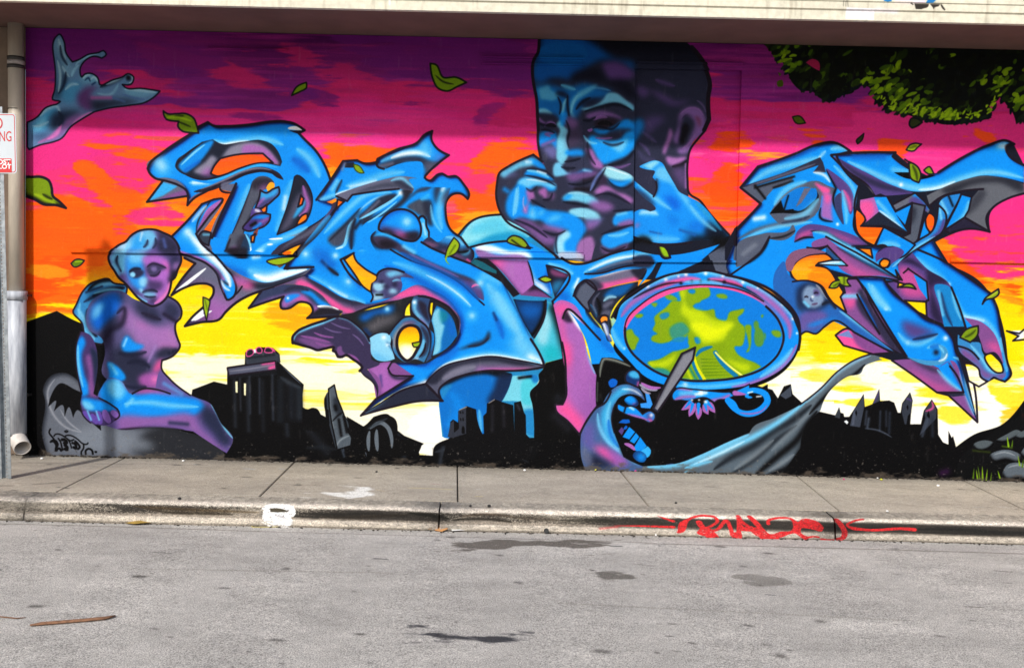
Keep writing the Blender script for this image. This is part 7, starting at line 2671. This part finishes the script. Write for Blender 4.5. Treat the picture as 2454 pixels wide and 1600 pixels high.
# ------------------------------------------------------------------ sign post and sign
base = G1(12, 1146, SW); PY = base.y; topc = W1(-9, 300, PY); ax = (topc - base)
post = empty('sign_post', base, 'leaning perforated steel channel post standing on the pavement at the left edge', 'post')
signs = []
def up(s_): return base + ax * s_
Lp = ax.length; wd, dp, th = .046, .032, .004
q = ax.to_track_quat('Z', 'Y').to_matrix(); xr = Vector((1, 0, 0)); xr = (xr - ax.normalized() * xr.dot(ax.normalized())).normalized(); yr = ax.normalized().cross(xr)
if yr.y < 0: yr = -yr
axn = ax.normalized()
bm = bmesh.new(); cell = .0254; nc = int(Lp / cell) + 6; hr = .0048; wy_ = .015
def P3(u, h, d): return base + axn * h + xr * u + yr * d
for c in range(nc):                                # the web, with a real hole in every cell
    h0 = c * cell; o4 = [(-wy_, h0), (wy_, h0), (wy_, h0 + cell), (-wy_, h0 + cell)]; ov = [bm.verts.new(P3(u, h, dp)) for u, h in o4]
    iv = [bm.verts.new(P3(hr * math.cos(math.pi / 4 * k - 3 * math.pi / 4), h0 + cell / 2 + hr * math.sin(math.pi / 4 * k - 3 * math.pi / 4), dp)) for k in range(8)]
    for k in range(4):
        a, b = ov[k], ov[(k + 1) % 4]; i0, i1, i2 = iv[(2 * k) % 8], iv[(2 * k + 1) % 8], iv[(2 * k + 2) % 8]
        bm.faces.new((a, b, i2, i1, i0))
bmesh.ops.remove_doubles(bm, verts=bm.verts, dist=1e-5)
webo = bm_obj('web', bm, GALV); webo.parent = post; webo.matrix_parent_inverse = Matrix.Translation(-base)
sm = webo.modifiers.new('solid', 'SOLIDIFY'); sm.thickness = .003; sm.offset = 0
Ht = nc * cell
for sgn in (-1, 1):
    prof2 = [(sgn * wy_, dp), (sgn * (wy_ + .008), 0), (sgn * wd, 0), (sgn * wd, -.003), (sgn * (wy_ + .006), -.003), (sgn * (wy_ - .003), dp - .001)]
    V = [P3(u, h, d) for h in (0, Ht) for (u, d) in prof2]; n = len(prof2); Fc = [(b, (b + 1) % n, n + (b + 1) % n, n + b) for b in range(n)] + [tuple(range(n)), tuple(range(n, 2 * n))]
    o = mesh_obj('flange', V, Fc, GALV); o.parent = post; o.matrix_parent_inverse = Matrix.Translation(-base)
SY = PY - .012
sc = W1(-13, 344, SY); sw_, sh_ = .305, W1(0, 272, SY).z - W1(0, 416, SY).z
sign = empty('parking_sign', (sc.x, SY, sc.z - sh_ / 2), 'white metal no parking sign with red lettering and a red sticker on the post', 'sign')
tilt = Matrix.Rotation(math.radians(-1.2), 4, 'Y')
def sp_(o): o.parent = sign; o.matrix_parent_inverse = Matrix.Translation(-sign.location); return o
def rrect(w_, h_, r, n=6):
    out = []
    for cx, cz, a0 in ((w_ / 2 - r, h_ / 2 - r, 0), (-w_ / 2 + r, h_ / 2 - r, 90), (-w_ / 2 + r, -h_ / 2 + r, 180), (w_ / 2 - r, -h_ / 2 + r, 270)):
        for k in range(n + 1): a = math.radians(a0 + 90 * k / n); out.append((cx + r * math.cos(a), cz + r * math.sin(a)))
    return out
def plate(name, w_, h_, r, y0, th_, mt, off=(0, 0)):
    o2 = rrect(w_, h_, r); V = [tilt @ Vector((x + off[0], 0, z + off[1])) + Vector((sc.x, y, sc.z)) for y in (y0, y0 + th_) for x, z in o2]; n = len(o2)
    return sp_(mesh_obj(name, V, [tuple(range(n)), tuple(range(2 * n - 1, n - 1, -1))] + [(k, n + k, n + (k + 1) % n, (k + 1) % n) for k in range(n)], mt))
plate('sign_plate', sw_, sh_, .022, SY, .003, SIGNW)
o1 = rrect(sw_ - .014, sh_ - .014, .018); o2 = rrect(sw_ - .024, sh_ - .024, .014); n = len(o1)
V = [tilt @ Vector((x, 0, z)) + Vector((sc.x, SY - .0006, sc.z)) for x, z in o1 + o2]
sp_(mesh_obj('red_border', V, [(k, (k + 1) % n, n + (k + 1) % n, n + k) for k in range(n)], RED))
def text(word, px, py0, py1, mt, y, parent_fn, cen=True, sx=1., bold=.004, ang=-1.2):
    cu = bpy.data.curves.new('lettering', 'FONT'); cu.body = word; cu.align_x = 'CENTER'; cu.size = 1; cu.offset = bold; cu.resolution_u = 4
    o = bpy.data.objects.new('lettering', cu); COL.objects.link(o); bpy.context.view_layer.update()
    me = bpy.data.meshes.new_from_object(o.evaluated_get(bpy.context.evaluated_depsgraph_get())); bpy.data.objects.remove(o)
    co = np.array([v_.co for v_ in me.vertices]); h0, h1 = co[:, 1].min(), co[:, 1].max(); xc = (co[:, 0].min() + co[:, 0].max()) / 2
    A, B = W1(px, py1, y), W1(px, py0, y); s_ = (B.z - A.z) / (h1 - h0); R_ = Matrix.Rotation(math.radians(ang), 4, 'Y')
    for v_ in me.vertices: v_.co = R_ @ Vector(((v_.co.x - xc) * s_ * sx, 0, (v_.co.y - (h0 + h1) / 2) * s_)) + Vector((A.x, y, (A.z + B.z) / 2))
    me.materials.append(mt); o = bpy.data.objects.new('lettering', me); link(o); return parent_fn(o)
text('NO', -14, 282, 309, RED, SY - .0012, sp_, sx=.72)
text('PARKING', -15, 314.5, 339, RED, SY - .0012, sp_, sx=.60)
text('ANY', -14, 345, 357, RED, SY - .0012, sp_, sx=.8)
text('TIME', -14, 363, 374.5, RED, SY - .0012, sp_, sx=.8)
plate('sticker', .16, .098, .003, SY - .002, .0008, STICKR, (.0375, -.155))
text('LOST', 6, 382, 394, STICKW, SY - .0032, sp_, sx=1.05, bold=.03)
text('ALOT', 6, 393.5, 405, STICKW, SY - .0032, sp_, sx=1.05, bold=.03)
for z_ in (.19, -.19):
    bm = bmesh.new(); add_cyl(bm, Vector((sc.x + .004, SY - .006, sc.z + z_)), Vector((sc.x + .004, SY + .03, sc.z + z_)), .006, n=10); sp_(bm_obj('bolt', bm, GALV))

# ------------------------------------------------------------------ litter
def thing(o, label, cat, group=None): return tag(o, label, cat, group)
WHITE = plain('chalk_white', (.85, .85, .84), .7, .05); YEL = plain('yellow_paint_cap', (.62, .60, .05), .6, .1); PINK = plain('magenta_bit', (.55, .05, .2), .6, .1)
BLK = plain('black_rubber', (.02, .02, .02), .6, .1); CARD = plain('brown_cardboard', (.55, .27, .10), .8, .12, 30); PAPER = plain('white_paper', (.80, .80, .78), .7, .06, 30)
LEAFY = plain('dry_yellow_leaf', (.42, .27, .05), .7, .3, 40); LEAFB = plain('dry_brown_leaf', (.12, .08, .04), .8, .3, 40); STRAW = plain('yellow_straw', (.50, .42, .08), .6, .15); WOOD = plain('brown_stick', (.26, .13, .07), .8, .25, 40)
def pebble(px, py, z0, s_, mt, label, seed, group=None, name='pebble', cat='pebble'):
    p = G1(px, py, z0); R = random.Random(seed); bm = bmesh.new()
    bmesh.ops.create_icosphere(bm, subdivisions=2, radius=s_)
    for v_ in bm.verts: v_.co *= R.uniform(.78, 1.15)
    for v_ in bm.verts: v_.co.z *= .7
    bmesh.ops.translate(bm, verts=bm.verts, vec=(0, 0, s_ * .55))
    o = bm_obj(name, bm, mt, smooth=True); o.location = (p.x, p.y, gz(p.x, z0)); return thing(o, label, cat, group)
GP = 'white chips lying on the pavement and in the gutter'
for i, (px, py, z0, s_, lb) in enumerate([(100, 1100, SW, .012, 'white chip on the pavement just right of the downpipe spout'), (439, 1105, SW, .011, 'white chip at the wall foot right of the painted seated figure'), (1257, 1128, SW, .012, 'white chip at the wall foot under the painted black hill'),
        (2248, 1165, SW, .013, 'largest white chip on the right of the pavement near the painted rocks'), (2126, 1226, SW, .010, 'small white chip beside the kerb seam above the red tag tail'), (1572, 1283, 0, .014, 'flat white chip in the gutter below the start of the red tag'),
        (1989, 1293, 0, .010, 'white chip in the gutter under the kerb joint crossed by the red tag'), (2117, 1291, 0, .008, 'tiny white chip at the kerb foot right of the red tag hook'), (2103, 1146, SW, .008, 'small pale chip at the wall foot beside the yellow one')]):
    pebble(px, py, z0, s_, WHITE, lb, i, GP, 'white_chip', 'chip')
pebble(1428, 1127, SW, .010, YEL, 'yellow spray nozzle at the wall foot below the painted cape', 21, None, 'spray_nozzle', 'nozzle')
pebble(1523, 1129, SW, .009, PINK, 'magenta spray nozzle at the wall foot below the painted knight', 22, None, 'spray_nozzle', 'nozzle')
pebble(2112, 1150, SW, .012, YEL, 'yellow lump at the wall foot right of the painted castle', 23, None, 'spray_nozzle', 'nozzle')
pebble(2022, 1149, SW, .009, PINK, 'dark red bit at the wall foot left of the painted castle', 24, None, 'spray_nozzle', 'nozzle')
pebble(902, 1131, SW, .009, BLK, 'small black stone on the pavement above the white paint smear', 26, None, 'stone', 'stone')
c = G1(1308, 1274, 0); bm = bmesh.new(); add_cyl(bm, (0, 0, 0), (0, 0, .010), .017, .015, n=18)
o = bm_obj('bottle_cap', bm, BLK); o.location = (c.x, kY(c.x) - .012, gz(c.x, 0) + .022); o.rotation_euler = (math.radians(75), 0, .1); thing(o, 'black bottle cap leaning on the kerb foot left of the red tag', 'cap')
def sheet(name, pts, z0, mt, label, cat, lift=.012, seed=1, th_=.0015):
    R = random.Random(seed); P = [G1(x, y, z0) for x, y in pts]; c = sum(P, Vector()) / len(P); bm = bmesh.new()
    a = [bm.verts.new((p.x - c.x, p.y - c.y, R.uniform(.002, lift))) for p in P]; b = [bm.verts.new((v_.co.x, v_.co.y, v_.co.z + th_)) for v_ in a]; cb = bm.verts.new((0, 0, lift * .8)); n = len(a)
    for k in range(n): bm.faces.new((b[k], b[(k + 1) % n], cb)); bm.faces.new((a[k], a[(k + 1) % n], b[(k + 1) % n], b[k]))
    bmesh.ops.recalc_face_normals(bm, faces=bm.faces)
    o = bm_obj(name, bm, mt); o.location = (c.x, c.y, gz(c.x, z0)); return thing(o, label, cat)
sheet('cardboard_scrap', [(1042, 1273), (1044, 1261), (1058, 1258), (1072, 1262), (1073, 1274), (1058, 1275)], 0, CARD, 'torn brown cardboard scrap in the gutter at the kerb joint', 'litter', .03, 3)
sheet('cardboard_strip', [(1086, 1268), (1100, 1260), (1118, 1259), (1117, 1264), (1100, 1268)], 0, CARD, 'narrow brown cardboard strip behind the white paper scrap', 'litter', .028, 4)
sheet('brown_leaf', [(1013, 1268), (1022, 1263), (1040, 1269), (1034, 1272), (1022, 1271)], 0, CARD, 'curled orange brown leaf left of the cardboard scrap', 'leaf', .015, 5)
sheet('paper_scrap', [(1076, 1269), (1092, 1269), (1108, 1264), (1116, 1268), (1121, 1272), (1104, 1275), (1084, 1275)], 0, PAPER, 'crumpled white paper scrap in the gutter right of the cardboard', 'litter', .02, 6)
sheet('yellow_leaf', [(300, 1256), (320, 1251), (345, 1248), (370, 1254), (350, 1258), (322, 1259)], 0, LEAFY, 'dry yellow leaf in the gutter below the white smear', 'leaf', .03, 7)
sheet('curled_leaf', [(330, 1252), (334, 1243), (340, 1241), (348, 1246), (345, 1252)], 0, LEAFB, 'dark curled leaf on top of the yellow leaf', 'leaf', .05, 8)
sheet('dark_leaf', [(547, 1252), (552, 1245), (560, 1246), (558, 1251)], 0, LEAFB, 'small dark leaf against the kerb left of the white blot', 'leaf', .03, 9)
def stick(name, pts, z0, r, mt, label, cat, flat=.4):
    bm = bmesh.new(); P = [G1(x, y, z0) for x, y in pts]; P = [Vector((p.x, p.y, gz(p.x, z0) + r * .5)) for p in P]; n = 8; rings = []
    for i, p in enumerate(P):
        d = (P[min(i + 1, len(P) - 1)] - P[max(i - 1, 0)]).normalized(); s_ = Vector((-d.y, d.x, 0)).normalized(); rr = r * (1 if 0 < i < len(P) - 1 else .45)
        rings.append([bm.verts.new(p + s_ * rr * math.cos(2 * math.pi * k / n) + Vector((0, 0, 1)) * rr * flat * math.sin(2 * math.pi * k / n)) for k in range(n)])
    for a, b in zip(rings, rings[1:]):
        for k in range(n): bm.faces.new((a[k], a[(k + 1) % n], b[(k + 1) % n], b[k]))
    bm.faces.new(rings[0][::-1]); bm.faces.new(rings[-1]); return thing(bm_obj(name, bm, mt, smooth=True), label, cat)
stick('palm_frond_piece', [(72, 1501), (100, 1497), (150, 1493), (200, 1489), (250, 1484), (276, 1478)], 0, .016, WOOD, 'flat brown stick lying on the road at the lower left', 'stick')
stick('twig', [(-20, 1476), (10, 1479), (40, 1482), (62, 1480)], 0, .006, WOOD, 'thin twig on the road left of the flat brown stick', 'twig')
stick('straw_strip', [(598, 1258), (606, 1263), (640, 1263), (672, 1262), (692, 1261)], 0, .005, STRAW, 'long yellow straw in the gutter under the white blot', 'straw')
for i, (px, py, s_) in enumerate([(430, 1196, .012), (1620, 1206, .01), (1172, 1214, .014), (1127, 1213, .01)]):
    pebble(px, py, SW, s_, BLK, ['dark chip on the kerb top left of the white blot', 'dark chip on the kerb top above the red tag start', 'larger dark chip on the kerb top right of the middle joint', 'small dark chip on the kerb top just right of the middle joint'][i], 40 + i, 'dark chips on the kerb top', 'dark_chip', 'chip')
